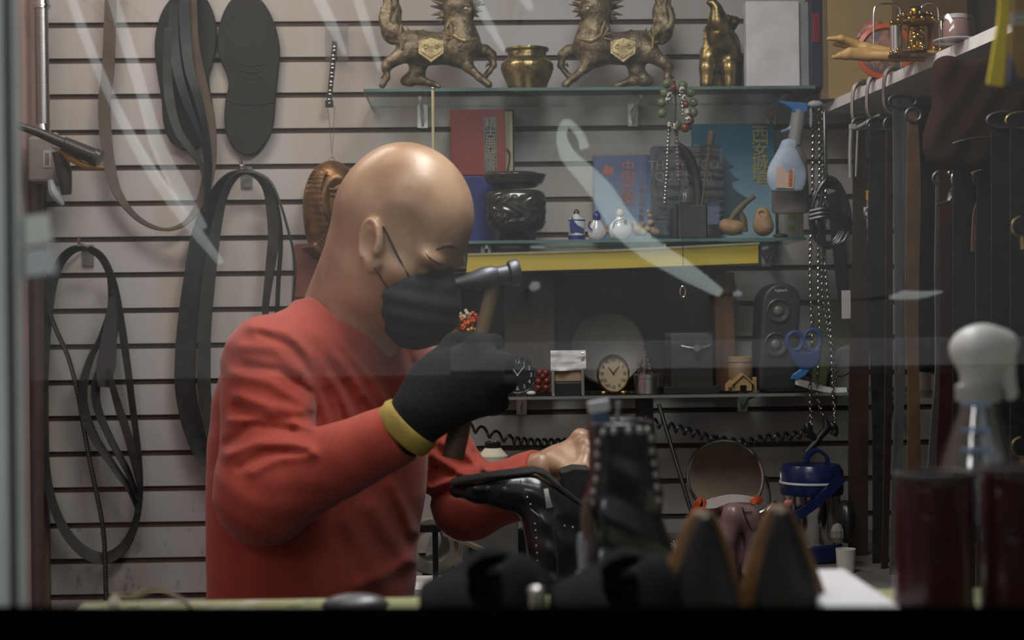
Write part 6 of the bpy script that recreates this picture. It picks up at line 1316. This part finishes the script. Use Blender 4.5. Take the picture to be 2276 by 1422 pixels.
b = MB(); b.ribbon([at(1556, 1122, Y0-.045), at(1585, 1118, Y0-.052), at(1620, 1108, Y0-.055), at(1655, 1108, Y0-.055), at(1680, 1112, Y0-.05)], [.008, .018, .014, .012, .008], .1, .004, smooth=5); tag(b.build('white_cloth', mat('white cloth', s2l(196, 190, 184), rough=.9), smooth=True), 'folded white cloth tucked along the top of the mauve bag', 'cloth')
# rod, wall bracket, coiled cable
b = MB(); b.cyl(at(1464, 898, 3.0), at(1547, 1172, 2.9), .0042, n=10); tag(b.build('black_rod', M_BLKPL, smooth=True), 'thin black rod slanting down from the lowest glass shelf to the mirror', 'rod')
b = MB(); b.box(at(1432, 920, 3.16), (.024, .12, .068)); tag(b.build('shelf_bracket', mat('black bracket steel', s2l(46, 44, 44), rough=.4)), 'black block bracket under the lowest glass shelf', 'bracket')
def coil(label, pts, Y, n, r=.009, th=.0031):
    c = catmull([at(x, y, Y) for x, y in pts], 30); L = np.concatenate([[0], np.cumsum(np.linalg.norm(np.diff(c, axis=0), axis=1))]); P = []
    for k in range(n*10+1):
        s_ = L[-1]*k/(n*10); q = np.array([np.interp(s_, L, c[:, j]) for j in range(3)]); a = 2*PI*k/10; P.append(q+np.array([.3*r*math.sin(a), r*math.sin(a), r*math.cos(a)]))
    b = MB(); b.tube(P, th, n=7); return tag(b.build('coiled_cable', mat('black coil cable', (.014, .014, .015), rough=.35), smooth=True), label, 'cable', 'coiled black cables under the lowest shelf')
coil('coiled black cable stretched loose above the thread cone', [(1040, 946), (1085, 962), (1135, 976)], 3.12, 3); coil('tightly coiled black cable running behind the bare hand', [(1135, 980), (1190, 985), (1250, 985), (1330, 985)], 3.12, 13)
coil('coiled black cable drooping from the bracket to the mirror top', [(1436, 935), (1480, 946), (1540, 962), (1600, 982), (1660, 1000)], 3.0, 12, .008); coil('coiled black cable running right from the mirror to the clips', [(1590, 976), (1650, 984), (1700, 975), (1760, 968), (1805, 960)], 3.02, 11, .008)
# thread cone on a bin
Y0 = 2.75; s = sc(Y0); zc = at(1096, 1082, Y0)[2]
t = thing('storage_bin', 'grey storage bin on the table hidden behind the far sleeve', 'bin', onb(1096, Y0)); b = MB(); b.box((onb(1096, Y0)[0], Y0, (ZB+zc)/2), (.09, .11, zc-ZB), bev=.004); b.build('bin_body', mat('grey bin', s2l(92, 90, 88), rough=.5), t)
b = MB(); b.box((onb(1096, Y0)[0], Y0, zc-.006), (.096, .116, .012), bev=.003); b.build('lip', mat('dark lip', s2l(60, 58, 58), rough=.5), t)
c = np.array([at(1096, 1040, Y0)[0], Y0, zc]); H = at(1096, 994, Y0)[2]-zc
t = thing('thread_cone', 'cream cone of thread with black cap behind the red sleeve', 'thread', c)
b = MB(); b.lathe(c, [(26*s, 0), (33*s, .003), (33*s, H-.045), (31*s, H-.040), (33*s, H-.036), (31.5*s, H-.028), (33*s, H-.020), (33*s, H-.015), (19*s, H-.002), (16*s, H)], n=36); b.build('thread_body', mat('cream thread', s2l(204, 200, 178), rough=.75, col2=s2l(186, 180, 160), scale=8, stretch=(1, 1, 30)), t, smooth=True)
b = MB(); b.lathe(c+np.array([0, 0, H-.001]), [(17*s, 0), (18*s, .004), (18*s, .010), (15*s, .012), (12*s, .009)], n=28); b.build('cap', M_BLKPL, t, smooth=True)
# clutter left of the boot
c = onb(955, 2.78); b = MB(); b.lathe(c+np.array([0, 0, .052]), [(.030, -.045), (.050, -.045), (.052, -.04), (.052, .04), (.050, .045), (.030, .045), (.030, -.045)], n=36, axis=(.2, -1, 0), cap=False)
tag(b.build('tape_roll', mat('grey tape', s2l(128, 122, 110), rough=.5, col2=s2l(96, 90, 84), scale=30), smooth=True), 'thick grey roll of tape standing on the table by the shirt front', 'tape')
b = MB(); b.box(onb(968, 2.60)+np.array([0, 0, .05]), (.010, .012, .10)); b.box(onb(962, 2.60)+np.array([-.01, 0, .105]), (.05, .02, .014)); tag(b.build('black_clamp', M_BLKPL, bevel=.002), 'black clamp standing under the far sleeve', 'clamp')
b = MB(); b.box(onb(1050, 2.68)+np.array([0, 0, .062]), (.11, .03, .006), R=rotm('Y', .42)); b.box(onb(1015, 2.68)+np.array([0, 0, .040]), (.008, .01, .08)); b.box(onb(1085, 2.68)+np.array([0, 0, .02]), (.008, .01, .04)); tag(b.build('sanding_slat', mat('pale slat wood', s2l(128, 116, 98), rough=.6)), 'pale wooden slat propped slantwise under the far elbow', 'slat')
c = onb(1190, 2.75); b = MB(); b.lathe(c, [(.030, 0), (.034, .004), (.036, .07), (.030, .08), (.0001, .08)], n=26); tag(b.build('black_pot', M_BLKPL, smooth=True), 'short black pot on the table behind the upturned boot', 'pot')
c = onb(1120, 2.95); b = MB(); b.box(c+np.array([0, 0, .03]), (.16, .10, .06), bev=.005); tag(b.build('tool_case', mat('grey tool case', s2l(100, 98, 94), rough=.5)), 'grey tool case on the table below the thread bin', 'case')
c = onb(915, 2.5); b = MB(); b.box((at(925, 1299, 2.58)[0], 2.62, ZB+.004), (.10, .14, .008)); tag(b.build('paper_pad', M_WHITE), 'white paper pad on the table corner beside the shirt hem', 'paper')
t = thing('black_tray', 'shallow black tray holding clear packets beside the mauve bag', 'tray', onb(1500, 2.75)); b = MB(); b.box(onb(1500, 2.75)+np.array([0, 0, .018]), (.14, .10, .036), bev=.006); b.build('tray', M_BLKPL, t)
b = MB()
for k in range(6): a = k*PI/6; q = onb(1505, 2.69)+np.array([0, 0, .052]); b.cyl(q-np.array([math.cos(a), 0, math.sin(a)])*.013, q+np.array([math.cos(a), 0, math.sin(a)])*.013, .0009, n=5)
tag(b.build('crystal_star', mat('crystal sparkle', s2l(220, 216, 196), rough=.1)), 'small star-shaped crystal on the black tray', 'ornament')
b = MB(); q = onb(1500, 2.72)+np.array([0, 0, .048]); b.box(q, (.10, .03, .022), bev=.006); tag(b.build('clear_packet', M_BAGPL), 'crumpled clear packet on the black tray', 'packet')
t = thing('black_kit', 'black camera-like case with crumpled film beside the first brown belt', 'case', onb(1878, 2.74)); b = MB(); b.sph(onb(1880, 2.74)+np.array([0, 0, .085]), (.018, .03, .040), n=14); b.build('case', M_BLKPL, t, smooth=True); b = MB(); b.sph(onb(1862, 2.72)+np.array([0, 0, .066]), (.013, .012, .020), n=9); b.build('film', mat('crumpled film', s2l(120, 118, 112), rough=.3, bump=1., bscale=60), t)
c = onb(1880, 2.70); b = MB(); b.lathe(c, [(.014, 0), (.016, .002), (.018, .042), (.016, .042), (.014, .004), (.0001, .004)], n=22); tag(b.build('white_cup', mat('white cup', s2l(196, 192, 182), rough=.4), smooth=True), 'small white cup on the table beside the first brown belt', 'cup')

# ================================================================ the boot being repaired, sole up
Y0 = 2.04; PAT = mat('black boot leather', (.014, .015, .018), rough=.24, col2=(.020, .022, .026), scale=10, coat=.2, bump=.15, bscale=60)
t = thing('upturned_boot', 'black studded ankle boot held sole up under the hammer', 'boot', at(1245, 1400, Y0))
def bA(P):
    q = lambda x, y, d=0.: at(x, y, Y0+d); d = None
    for e in (-1, 1):
        k = chain(P, [q(1018, 1086, .004*e), q(1060, 1084, .012*e), (q(1130, 1090, .016*e)), q(1195, 1098, .016*e)], [.011, .019, .025, .032], .01)
        d = k if d is None else smin(d, k, .01)
        d = smin(d, chain(P, [q(1195, 1104, .014*e), q(1222, 1150, .016*e), q(1236, 1210, .018*e), q(1246, 1290, .018*e), q(1250, 1420, .018*e)], [.028, .036, .038, .036, .036], .01), .012)
        d = smin(d, chain(P, [q(1225, 1112, .012*e), q(1282, 1150, .012*e)], [.034, .026], .01), .01)
    d = smax(d, -plane(P, q(1100, 1058), -np.array([.11, 0, 1.])), .002) if False else d
    a1 = plane(P, q(1002, 1080), (-.155, 0, 1.)); a2 = plane(P, q(1190, 1052), (.70, 0, 1.)); d = smax(d, smax(a1, a2, .008), .002)
    f = .0009*np.sin((P[..., 2]*30+P[..., 0]*22)*6)*np.exp(-((P[..., 0]-q(1225, 1150)[0])/.03)**2); d = d-f
    return smax(d, at(1245, 1400, Y0)[2]-P[..., 2], .002)
upA = blob('upper', bA, at(990, 1405, Y0)-np.array([0, .075, 0]), at(1345, 1035, Y0)+np.array([0, .075, 0]), .0024, PAT, t)
b = MB(); out = [(1000, 1076), (1030, 1068), (1100, 1057), (1188, 1046), (1212, 1052), (1240, 1074), (1292, 1114), (1296, 1126), (1262, 1104), (1218, 1069), (1192, 1053), (1100, 1063), (1040, 1074), (1004, 1080)]
b.prism(out, Y0-.034, Y0+.036); o = b.build('outsole', mat('grey rubber outsole', s2l(50, 52, 52), rough=.8, col2=s2l(36, 38, 38), scale=30, bump=.4), t, bevel=.004)
b = MB(); b.prism([(1246, 1050), (1276, 1040), (1312, 1042), (1320, 1150), (1266, 1146)], Y0-.028, Y0+.030); b.build('heel', M_BLKRUB, t, bevel=.002)
tA = bvh(upA)
def studs(tree, pts, r, parent, m, name='stud_row'):
    b = MB()
    for x, y in pts:
        q, n_ = hit(tree, x, y, 0)
        if q is not None: b.sph(q, r, n=10)
    if b.v: b.build(name, m, parent, smooth=True)
studs(tA, [(1172, 1105), (1179, 1121), (1189, 1164), (1191, 1179), (1192, 1196), (1192, 1213), (1194, 1229), (1195, 1246), (1198, 1262), (1199, 1278), (1201, 1291), (1255, 1169), (1273, 1172)], .0017, t, SIL)
b = MB(); p = pts_on(tA, [(1212, 1088), (1216, 1105), (1222, 1128)], .003); b.ribbon(p, [.006, .006, .009], 0, .002, smooth=3); b.build('zip_pull', M_STEEL, t)
b = MB(); p = pts_on(tA, [(1222, 1128), (1226, 1150), (1232, 1190), (1238, 1240), (1242, 1300)], .0006); b.tube(p, .0012, n=6); b.build('zip', M_DKSTEEL, t)
b = MB(); p = pts_on(tA, [(1157, 1066), (1158, 1085), (1166, 1105), (1178, 1130), (1200, 1148)], .0004); b.tube(p, .0008, n=5); b.build('seam', M_DKSTEEL, t)
zl = at(1245, 1400, Y0)[2]; t = thing('shoe_anvil', 'black iron shoe anvil post standing on the table inside the upturned boot', 'anvil', (at(1250, 1400, Y0)[0], Y0, ZB)); b = MB(); b.lathe((at(1250, 1400, Y0)[0], Y0, ZB), [(.05, 0), (.05, .01), (.018, .02), (.016, zl-ZB-.002)], n=24); b.build('post', M_BLKPL, t, smooth=True)
# ================================================================ display ledge inside the window and what stands on it
ZL = .91; XA = at(168, 1340, 1.30)[0]
OIL = mat('floral oilcloth', s2l(190, 188, 176), rough=.5, col2=s2l(160, 164, 120), scale=30, mix=(.52, .62))
def _oil():
    nt = OIL.node_tree; N = nt.nodes; L = nt.links; b = N['Principled BSDF']; base = b.inputs['Base Color'].links[0].from_socket
    tc = N.new('ShaderNodeTexCoord'); v = N.new('ShaderNodeTexVoronoi'); v.inputs['Scale'].default_value = 26; L.new(tc.outputs['Object'], v.inputs['Vector'])
    r = N.new('ShaderNodeValToRGB'); r.color_ramp.elements[0].position = .12; r.color_ramp.elements[1].position = .2; r.color_ramp.elements[0].color = (1, 1, 1, 1); r.color_ramp.elements[1].color = (0, 0, 0, 1)
    L.new(v.outputs['Distance'], r.inputs['Fac']); mx = N.new('ShaderNodeMixRGB'); mx.inputs[2].default_value = (*s2l(110, 130, 100), 1); L.new(r.outputs['Color'], mx.inputs['Fac']); L.new(base, mx.inputs[1]); L.new(mx.outputs[0], b.inputs['Base Color'])
_oil()
t = thing('display_ledge', 'display ledge inside the window covered with floral oilcloth', 'ledge', (.2, 1.10, 0))
b = MB(); b.box(((XA+.98)/2, 1.10, ZL-.006), (.98-XA, .44, .012), bev=.003); b.build('oilcloth_top', OIL, t)
b = MB(); b.box(((XA+.98)/2, 1.10, (ZL-.012)/2), (.98-XA-.02, .42, ZL-.012)); b.build('cabinet', M_DARKWALL, t)
def onl(x, Y): return np.array([at(x, 1345, Y)[0], Y, ZL])
c = onl(790, 1.24); b = MB(); b.sph(c+np.array([0, 0, .009]), (.027, .018, .009), n=28); o = tag(b.build('glasses_case', mat('grey metallic case', s2l(104, 108, 112), rough=.35, metal=.3), smooth=True), 'small grey rounded case lying on the floral ledge', 'case')
b = MB(); b.tube([c+np.array([.0272*math.cos(a), .0182*math.sin(a), .009]) for a in np.linspace(0, 2*PI, 30, endpoint=False)], .0008, n=5, closed=True); b.build('rim_seam', M_DKSTEEL, o)
b = MB(); b.ribbon([onl(440, 1.22)+np.array([0, 0, .004]), onl(410, 1.25)+np.array([0, 0, .012]), onl(350, 1.28)+np.array([0, 0, .018]), onl(300, 1.28)+np.array([0, 0, .012]), onl(258, 1.26)+np.array([0, 0, .014]), onl(262, 1.22)+np.array([0, 0, .008]), onl(330, 1.20)+np.array([0, 0, .005])], .009, 1.1, .003, smooth=7); tag(b.build('beige_strap', mat('beige strap', s2l(132, 122, 106), rough=.6), smooth=True), 'beige strap curled on the left end of the floral ledge', 'strap')
def lump(P): d = ell(P, onl(215, 1.22)+np.array([0, 0, .003]), (.034, .02, .010)); return smax(d, ZL+.0006-P[..., 2], .001)
tag(blob('white_rag', lump, onl(215, 1.22)-np.array([.05, .03, .002]), onl(215, 1.22)+np.array([.05, .03, .02]), .0018, mat('white rag', s2l(190, 188, 188), rough=.9)), 'crumpled white rag at the left end of the floral ledge', 'cloth')

# two dark suede slip-ons seen from the heel
SUE = mat('dark suede', s2l(26, 29, 34), rough=.95, col2=s2l(18, 20, 25), scale=20, spec=.2)
def slipon(label, ox, oy, Y):
    s = sc(Y)
    t = thing('suede_shoe', label, 'shoe', onl(1110+ox, Y), 'dark suede slip-on shoes on the ledge'); q = lambda x, y, d=0.: at(x+ox, y+oy, Y+d)
    def f(P):
        d = ell(P, q(1095, 1330, .03), (.062, .050, .030)); d = smin(d, ell(P, q(1000, 1352, .04), (.045, .040, .020)), .03); d = smin(d, chain(P, [q(1030, 1275, .06), q(1090, 1240, .07), q(1150, 1245, .05)], [.014, .018, .016], .01), .02)
        d = smin(d, ell(P, q(1150, 1310, -.005), (.020, .030, .035)), .015)
        d = smax(d, -smin(ell(P, q(1118, 1298, .012), (.026, .040, .030)), ell(P, q(1110, 1265, .04), (.026, .03, .02)), .01), .003)
        return smax(d, ZL+.0008-P[..., 2], .002)
    o = blob('shoe_body', f, np.array([q(930, 1340)[0], Y-.05, ZL-.002]), np.array([q(1215, 1340)[0], Y+.115, q(1100, 1205)[2]]), .0026, SUE, t)
    b = MB(); b.tube([q(1160, 1345, -.03), q(1178, 1310, -.028), q(1184, 1268, -.01), q(1160, 1240, .02), q(1118, 1232, .05), q(1075, 1244, .075), q(1042, 1262, .08)], [.0035, .005, .0055, .005, .0045, .004, .003], n=8, smooth=6); b.build('collar_lining', mat('taupe lining', s2l(62, 60, 56), rough=.8), t, smooth=True)
slipon('dark suede slip-on shoe on the ledge, left one by the floral oilcloth', 0, 34, 1.06); slipon('dark suede slip-on shoe on the ledge in front of the tall studded boot', 300, 38, 1.04)
b = MB(); c = onl(1193, 1.0); b.cyl(c, (c[0], c[1], at(1193, 1312, 1.0)[2]), .0048, n=14); b.sph((c[0], c[1], at(1193, 1312, 1.0)[2]), (.0062, .0062, .0035)); tag(b.build('silver_post', M_STEEL, smooth=True), 'short silver post standing between the two suede shoes', 'post')

# tall studded boot
Y0 = 1.26; t = thing('studded_boot', 'tall black boot with silver studs standing upright in the window', 'boot', onl(1390, Y0))
ZY = [zat(y, Y0) for y in (1400, 1290, 1180, 1120, 1060, 1000, 935)]; XLm = [1288, 1290, 1296, 1303, 1308, 1311, 1306]; XRm = [1506, 1494, 1480, 1470, 1464, 1458, 1452]
ZA = np.array([ZL]+ZY[1:]); LA = np.array([at(x, 1100, Y0)[0] for x in XLm]); RA_ = np.array([at(x, 1100, Y0)[0] for x in XRm])
def bB(P):
    z = P[..., 2]; l = np.interp(z, ZA, LA); r = np.interp(z, ZA, RA_); c = (l+r)/2; w = (r-l)/2; h = .034
    d = ((np.abs((P[..., 0]-c)/w)**3+np.abs((P[..., 1]-Y0)/h)**3)**(1/3.)-1)*.026
    d = smax(d, z-zat(937, Y0), .003); wi = w-.004; di = ((np.abs((P[..., 0]-c)/wi)**3+np.abs((P[..., 1]-Y0)/(h-.004))**3)**(1/3.)-1)*.026
    d = np.maximum(d, -np.maximum(di, zat(975, Y0)-z))
    d = d-.0016*np.sin((z*45+P[..., 0]*24)*3.1)*np.clip((zat(1000, Y0)-z)*20, 0, 1)
    return smax(d, ZL+.0008-z, .002)
STUDM = mat('dull silver stud', s2l(150, 150, 150), rough=.45, metal=.6)
upB = blob('shaft', bB, np.array([LA.min()-.01, Y0-.045, ZL-.002]), np.array([RA_.max()+.01, Y0+.045, zat(920, Y0)]), .0022, mat('blue-black leather', (.012, .013, .018), rough=.26, col2=(.018, .020, .028), scale=9, coat=.3, bump=.2, bscale=40), t)
tB = bvh(upB)
studs(tB, [(1341, 962), (1364, 959), (1397, 958), (1421, 957)], .0033, t, STUDM); studs(tB, [(1330, 984), (1329, 1010), (1330, 1038), (1326, 1066), (1320, 1094), (1316, 1121), (1314, 1150), (1312, 1178)], .0033, t, STUDM)
studs(tB, [(1438, 957), (1446, 975), (1448, 1002), (1452, 1029), (1456, 1055), (1459, 1083), (1462, 1110)], .0033, t, STUDM)
b = MB(); b.tube([at(1303, y, 1.23) for y in (1110, 1150, 1190)], [.004, .005, .004], n=10, smooth=3); b.build('side_zip', mat('copper zip', s2l(110, 92, 88), rough=.4, metal=.5), t, smooth=True)
b = MB(); b.sph(at(1296, 1245, 1.215), (.004, .006, .018), n=12); b.sph(at(1291, 1215, 1.215), (.003, .005, .012), n=10); b.cyl(at(1291, 1270, 1.215), (at(1291, 1270, 1.215)[0], 1.215, ZL), .004); tag(b.build('tissue', mat('blue white tissue', s2l(140, 142, 156), rough=.8), smooth=True), 'crumpled bluish white tissue beside the tall studded boot', 'tissue')
q = at(1335, 945, Y0); b = MB(); b.box(at(1334, 928, Y0+.005), (.014, .010, .030), R=rotm('Y', -.15), bev=.002); o = b.build('glue_tube', mat('blue tube', s2l(84, 108, 140), rough=.4)); tag(o, 'blue tube with white cap poking out of the tall studded boot', 'tube')
b = MB(); b.box(at(1331, 903, Y0+.005), (.018, .013, .010), R=rotm('Y', -.15), bev=.001); b.build('cap', mat('white cap', s2l(200, 200, 206), rough=.4), o)
b = MB(); b.cyl(at(1370, 945, Y0+.01), at(1376, 893, Y0+.01), .0022, n=10); b.cyl(at(1375, 902, Y0+.01), at(1376, 892, Y0+.01), .003, n=10); tag(b.build('metal_rod', M_STEEL), 'short metal rod poking out of the tall studded boot', 'rod')

# pair of pointed shoes standing toe up: dark sole forward, cork-brown upper behind
CORK = mat('cork brown upper', s2l(128, 96, 58), rough=.6, col2=s2l(96, 72, 46), scale=30)
SOLEG = mat('smooth dark sole', s2l(40, 42, 42), rough=.45, col2=s2l(24, 25, 26), scale=8)
def pointed(label, ax_, ay, bl, br, Y):
    t = thing('pointed_shoe', label, 'shoe', onl((bl+br)/2, Y), 'pointed shoes standing toe up in the window')
    q = lambda x, y, d=0.: at(x, y, Y+d); m = (bl+br)/2
    L_ = [(ax_-3, ay)]; R_ = [(ax_+5, ay)]
    for u in (.06, .14, .25, .4, .6, .8, 1.):
        y = ay+u*(1395-ay); xc = ax_+(m-ax_)*u; w = (6+(br-bl)/2*u**.72)*.90; L_.append((xc-w, y)); R_.append((xc+w, y))
    def up(P):
        z = P[..., 2]; ys = np.array([q(0, p[1]-6)[2] for p in L_])[::-1]; lx = np.array([q(p[0], p[1])[0] for p in L_])[::-1]; rx = np.array([q(p[0], p[1])[0] for p in R_])[::-1]
        g = np.interp(z, ys, np.linspace(.0075, .002, len(ys))); l = np.interp(z, ys, lx)-g; r = np.interp(z, ys, rx)+g; c = (l+r)/2; w = np.maximum((r-l)/2, .001); h = .008+.25*w
        d = (np.sqrt(((P[..., 0]-c)/w)**2+((P[..., 1]-Y-h)/h)**2)-1)*np.minimum(w, h); d = smax(d, z-ys[-1], .003)
        return smax(smax(d, ZL+.0008-P[..., 2], .002), Y+.001-P[..., 1], .002)
    blob('shoe_upper', up, np.array([q(bl-45, 1345)[0], Y-.006, ZL-.002]), np.array([q(br+45, 1345)[0], Y+.075, q(ax_, ay-20)[2]]), .0026, CORK, t)
    def so(P):
        z = P[..., 2]; ys = np.array([q(0, p[1])[2] for p in L_])[::-1]; lx = np.array([q(p[0], p[1])[0] for p in L_])[::-1]; rx = np.array([q(p[0], p[1])[0] for p in R_])[::-1]
        l = np.interp(z, ys, lx); r = np.interp(z, ys, rx); c = (l+r)/2; w = np.maximum((r-l)/2, .001)
        d = (np.sqrt(((P[..., 0]-c)/w)**2+((P[..., 1]-Y)/.012)**2)-1)*np.minimum(w, .012)
        return smax(smax(d, z-ys[-1], .002), ZL+.0008-z, .001)
    blob('shoe_sole', so, np.array([q(bl-20, 1345)[0], Y-.016, ZL-.002]), np.array([q(br+20, 1345)[0], Y+.016, q(ax_, ay-12)[2]]), .0022, SOLEG, t)
pointed('pointed shoe standing toe up with dark sole outward, nearer the studded boot', 1566, 1158, 1478, 1652, 1.03); pointed('pointed shoe standing toe up with dark sole outward, nearer the white card', 1736, 1148, 1668, 1838, 1.05)
# white card block
a, c = at(1832, 1345, 1.02), at(1990, 1277, 1.02); b = MB(); b.box(((a[0]+c[0])/2, 1.03, (ZL+.955)/2), (c[0]-a[0], .26, .955-ZL), bev=.002); tag(b.build('white_card', mat('bright white card', s2l(246, 246, 252), rough=.6, col2=s2l(238, 238, 246))), 'blank white card block between the pointed shoes and red boots', 'card')
# red boots
RB = mat('burgundy leather', s2l(66, 26, 28), rough=.26, col2=s2l(48, 20, 22), scale=8, coat=.2)
def redboot(label, xl_, xr_, yt, Y, dark):
    t = thing('burgundy_boot', label, 'boot', onl((xl_+xr_)/2, Y), 'pair of burgundy boots in the window')
    zt = zat(yt, Y); lx = at(xl_, 1200, Y)[0]; rx = at(xr_, 1200, Y)[0]; cx = (lx+rx)/2; w = (rx-lx)/2
    def f(P):
        z = P[..., 2]; g = np.clip((zt-z)/(zt-ZL), 0, 1); ww = w*(1+.10*g*g); h = w*.8
        d = (np.sqrt(((P[..., 0]-cx+.004*g)/ww)**2+((P[..., 1]-Y)/h)**2)-1)*h
        d = smax(d, z-zt+.05*(P[..., 1]-Y)*-.2, .003)
        di = (np.sqrt(((P[..., 0]-cx)/(ww-.003))**2+((P[..., 1]-Y)/(h-.003))**2)-1)*h; d = np.maximum(d, -np.maximum(di, zt-.05-z))
        d = d-.0012*np.sin(P[..., 0]*210+z*40)*g
        return smax(d, ZL+.0008-z, .002)
    blob('shaft', f, (cx-w*1.25, Y-w, ZL-.002), (cx+w*1.25, Y+w, zt+.006), .0024, RB, t)
    b = MB(); b.tube([(cx+w*math.cos(a), Y+w*.8*math.sin(a), zt) for a in np.linspace(0, 2*PI, 40, endpoint=False)], .0022, n=7, closed=True); b.build('top_binding', mat('dark binding', s2l(58, 50, 50), rough=.6), t, smooth=True)
redboot('burgundy boot with open top in the window, whole one beside the white card', 1995, 2166, 1068, 1.02, 0); redboot('burgundy boot at the right frame edge beyond the gap', 2188, 2350, 1058, 1.03, 1)
# clear spray bottle with white trigger head behind the boots
Y0 = 1.14; s = sc(Y0); c = onl(2180, Y0)
t = thing('trigger_bottle', 'clear spray bottle with white trigger head standing behind the burgundy boots', 'bottle', c)
def head(P):
    q = lambda x, y, d=0.: at(x, y, Y0+d)
    d = ell(P, q(2185, 765), (62*s, .020, 46*s)); d = smin(d, ell(P, q(2148, 778), (30*s, .018, 28*s)), .01); d = smin(d, chain(P, [q(2178, 790), q(2176, 868)], [.0155, .0135], .006), .012)
    d = smin(d, chain(P, [q(2232, 770), q(2236, 810), q(2245, 872)], [.0085, .0065, .0062], .004), .006); return smin(d, ell(P, q(2232, 762), (26*s, .014, 22*s)), .008)
blob('trigger_head', head, at(2108, 895, Y0)-np.array([0, .03, 0]), at(2275, 705, Y0)+np.array([0, .03, 0]), .0019, mat('white plastic head', s2l(206, 208, 206), rough=.4), t)
zh = at(2180, 880, Y0)[2]-ZL
b = MB(); b.lathe(c, [(.034, 0), (.036, .004), (.036, zh-.10), (.030, zh-.05), (.016, zh-.012), (.014, zh)], n=32); b.build('bottle_body', clear_glass('bottle plastic', .16, (.80, .82, .86), .06), t, smooth=True)
b = MB(); b.tube([at(2178, 880, Y0), at(2186, 960, Y0), at(2196, 1050, Y0), at(2184, 1200, Y0)], .0024, n=8, smooth=5); b.build('dip_tube', mat('milky tube', s2l(190, 200, 214), rough=.4), t, smooth=True)
b = MB(); b.lathe(c+np.array([0, 0, zh-.004]), [(.0165, 0), (.017, .002), (.017, .012), (.014, .014)], n=28); b.build('collar', mat('milky collar', s2l(170, 168, 166), rough=.4), t, smooth=True)
for y in (898, 955, 1000): b = MB(); a = at(2170, y, Y0-.03); b.box(a, (.022, .0012, .0035), bev=.0004); b.build('glare_bar', mat('blue white glare', s2l(150, 172, 210), rough=.4), t)  # bluish glare on the clear plastic, put in as solid pale bars
# shoehorns hanging at the top right corner
YH = 1.22
t = thing('yellow_shoehorn', 'bright yellow shoehorn hanging at the top right corner of the window', 'shoehorn', at(2218, 195, YH))
b = MB(); b.ribbon([at(2234, -60, YH), at(2230, 40, YH), at(2222, 110, YH), at(2214, 170, YH), at(2212, 190, YH)], [.009, .010, .012, .014, .015], .15, .003, smooth=5); b.build('blade', mat('yellow plastic', s2l(240, 214, 10), rough=.4), t, bevel=.001)
t = thing('amber_shoehorn', 'amber shoehorn hanging behind the bright yellow one', 'shoehorn', at(2265, 180, YH+.05))
b = MB(); b.ribbon([at(2274, -60, YH+.05), at(2270, 60, YH+.05), at(2266, 130, YH+.05), at(2276, 172, YH+.05)], [.016, .018, .018, .014], .1, .003, smooth=5); b.build('blade', mat('amber plastic', s2l(150, 116, 34), rough=.4), t, bevel=.001)
b = MB(); b.cyl(at(2248, 44, YH+.02), at(2300, 40, YH+.02), .0062, n=14); tag(b.build('steel_rail', M_STEEL, smooth=True), 'short steel rail end holding the shoehorns', 'rail')
b = MB(); b.prism([(2244, 176), (2250, 120), (2262, 170), (2290, 190), (2290, 198), (2246, 192)], YH+.03, YH+.04); tag(b.build('navy_shoehorn', mat('navy plastic', s2l(30, 28, 60), rough=.4), bevel=.002), 'navy shoehorn tip between the yellow and amber ones', 'shoehorn')
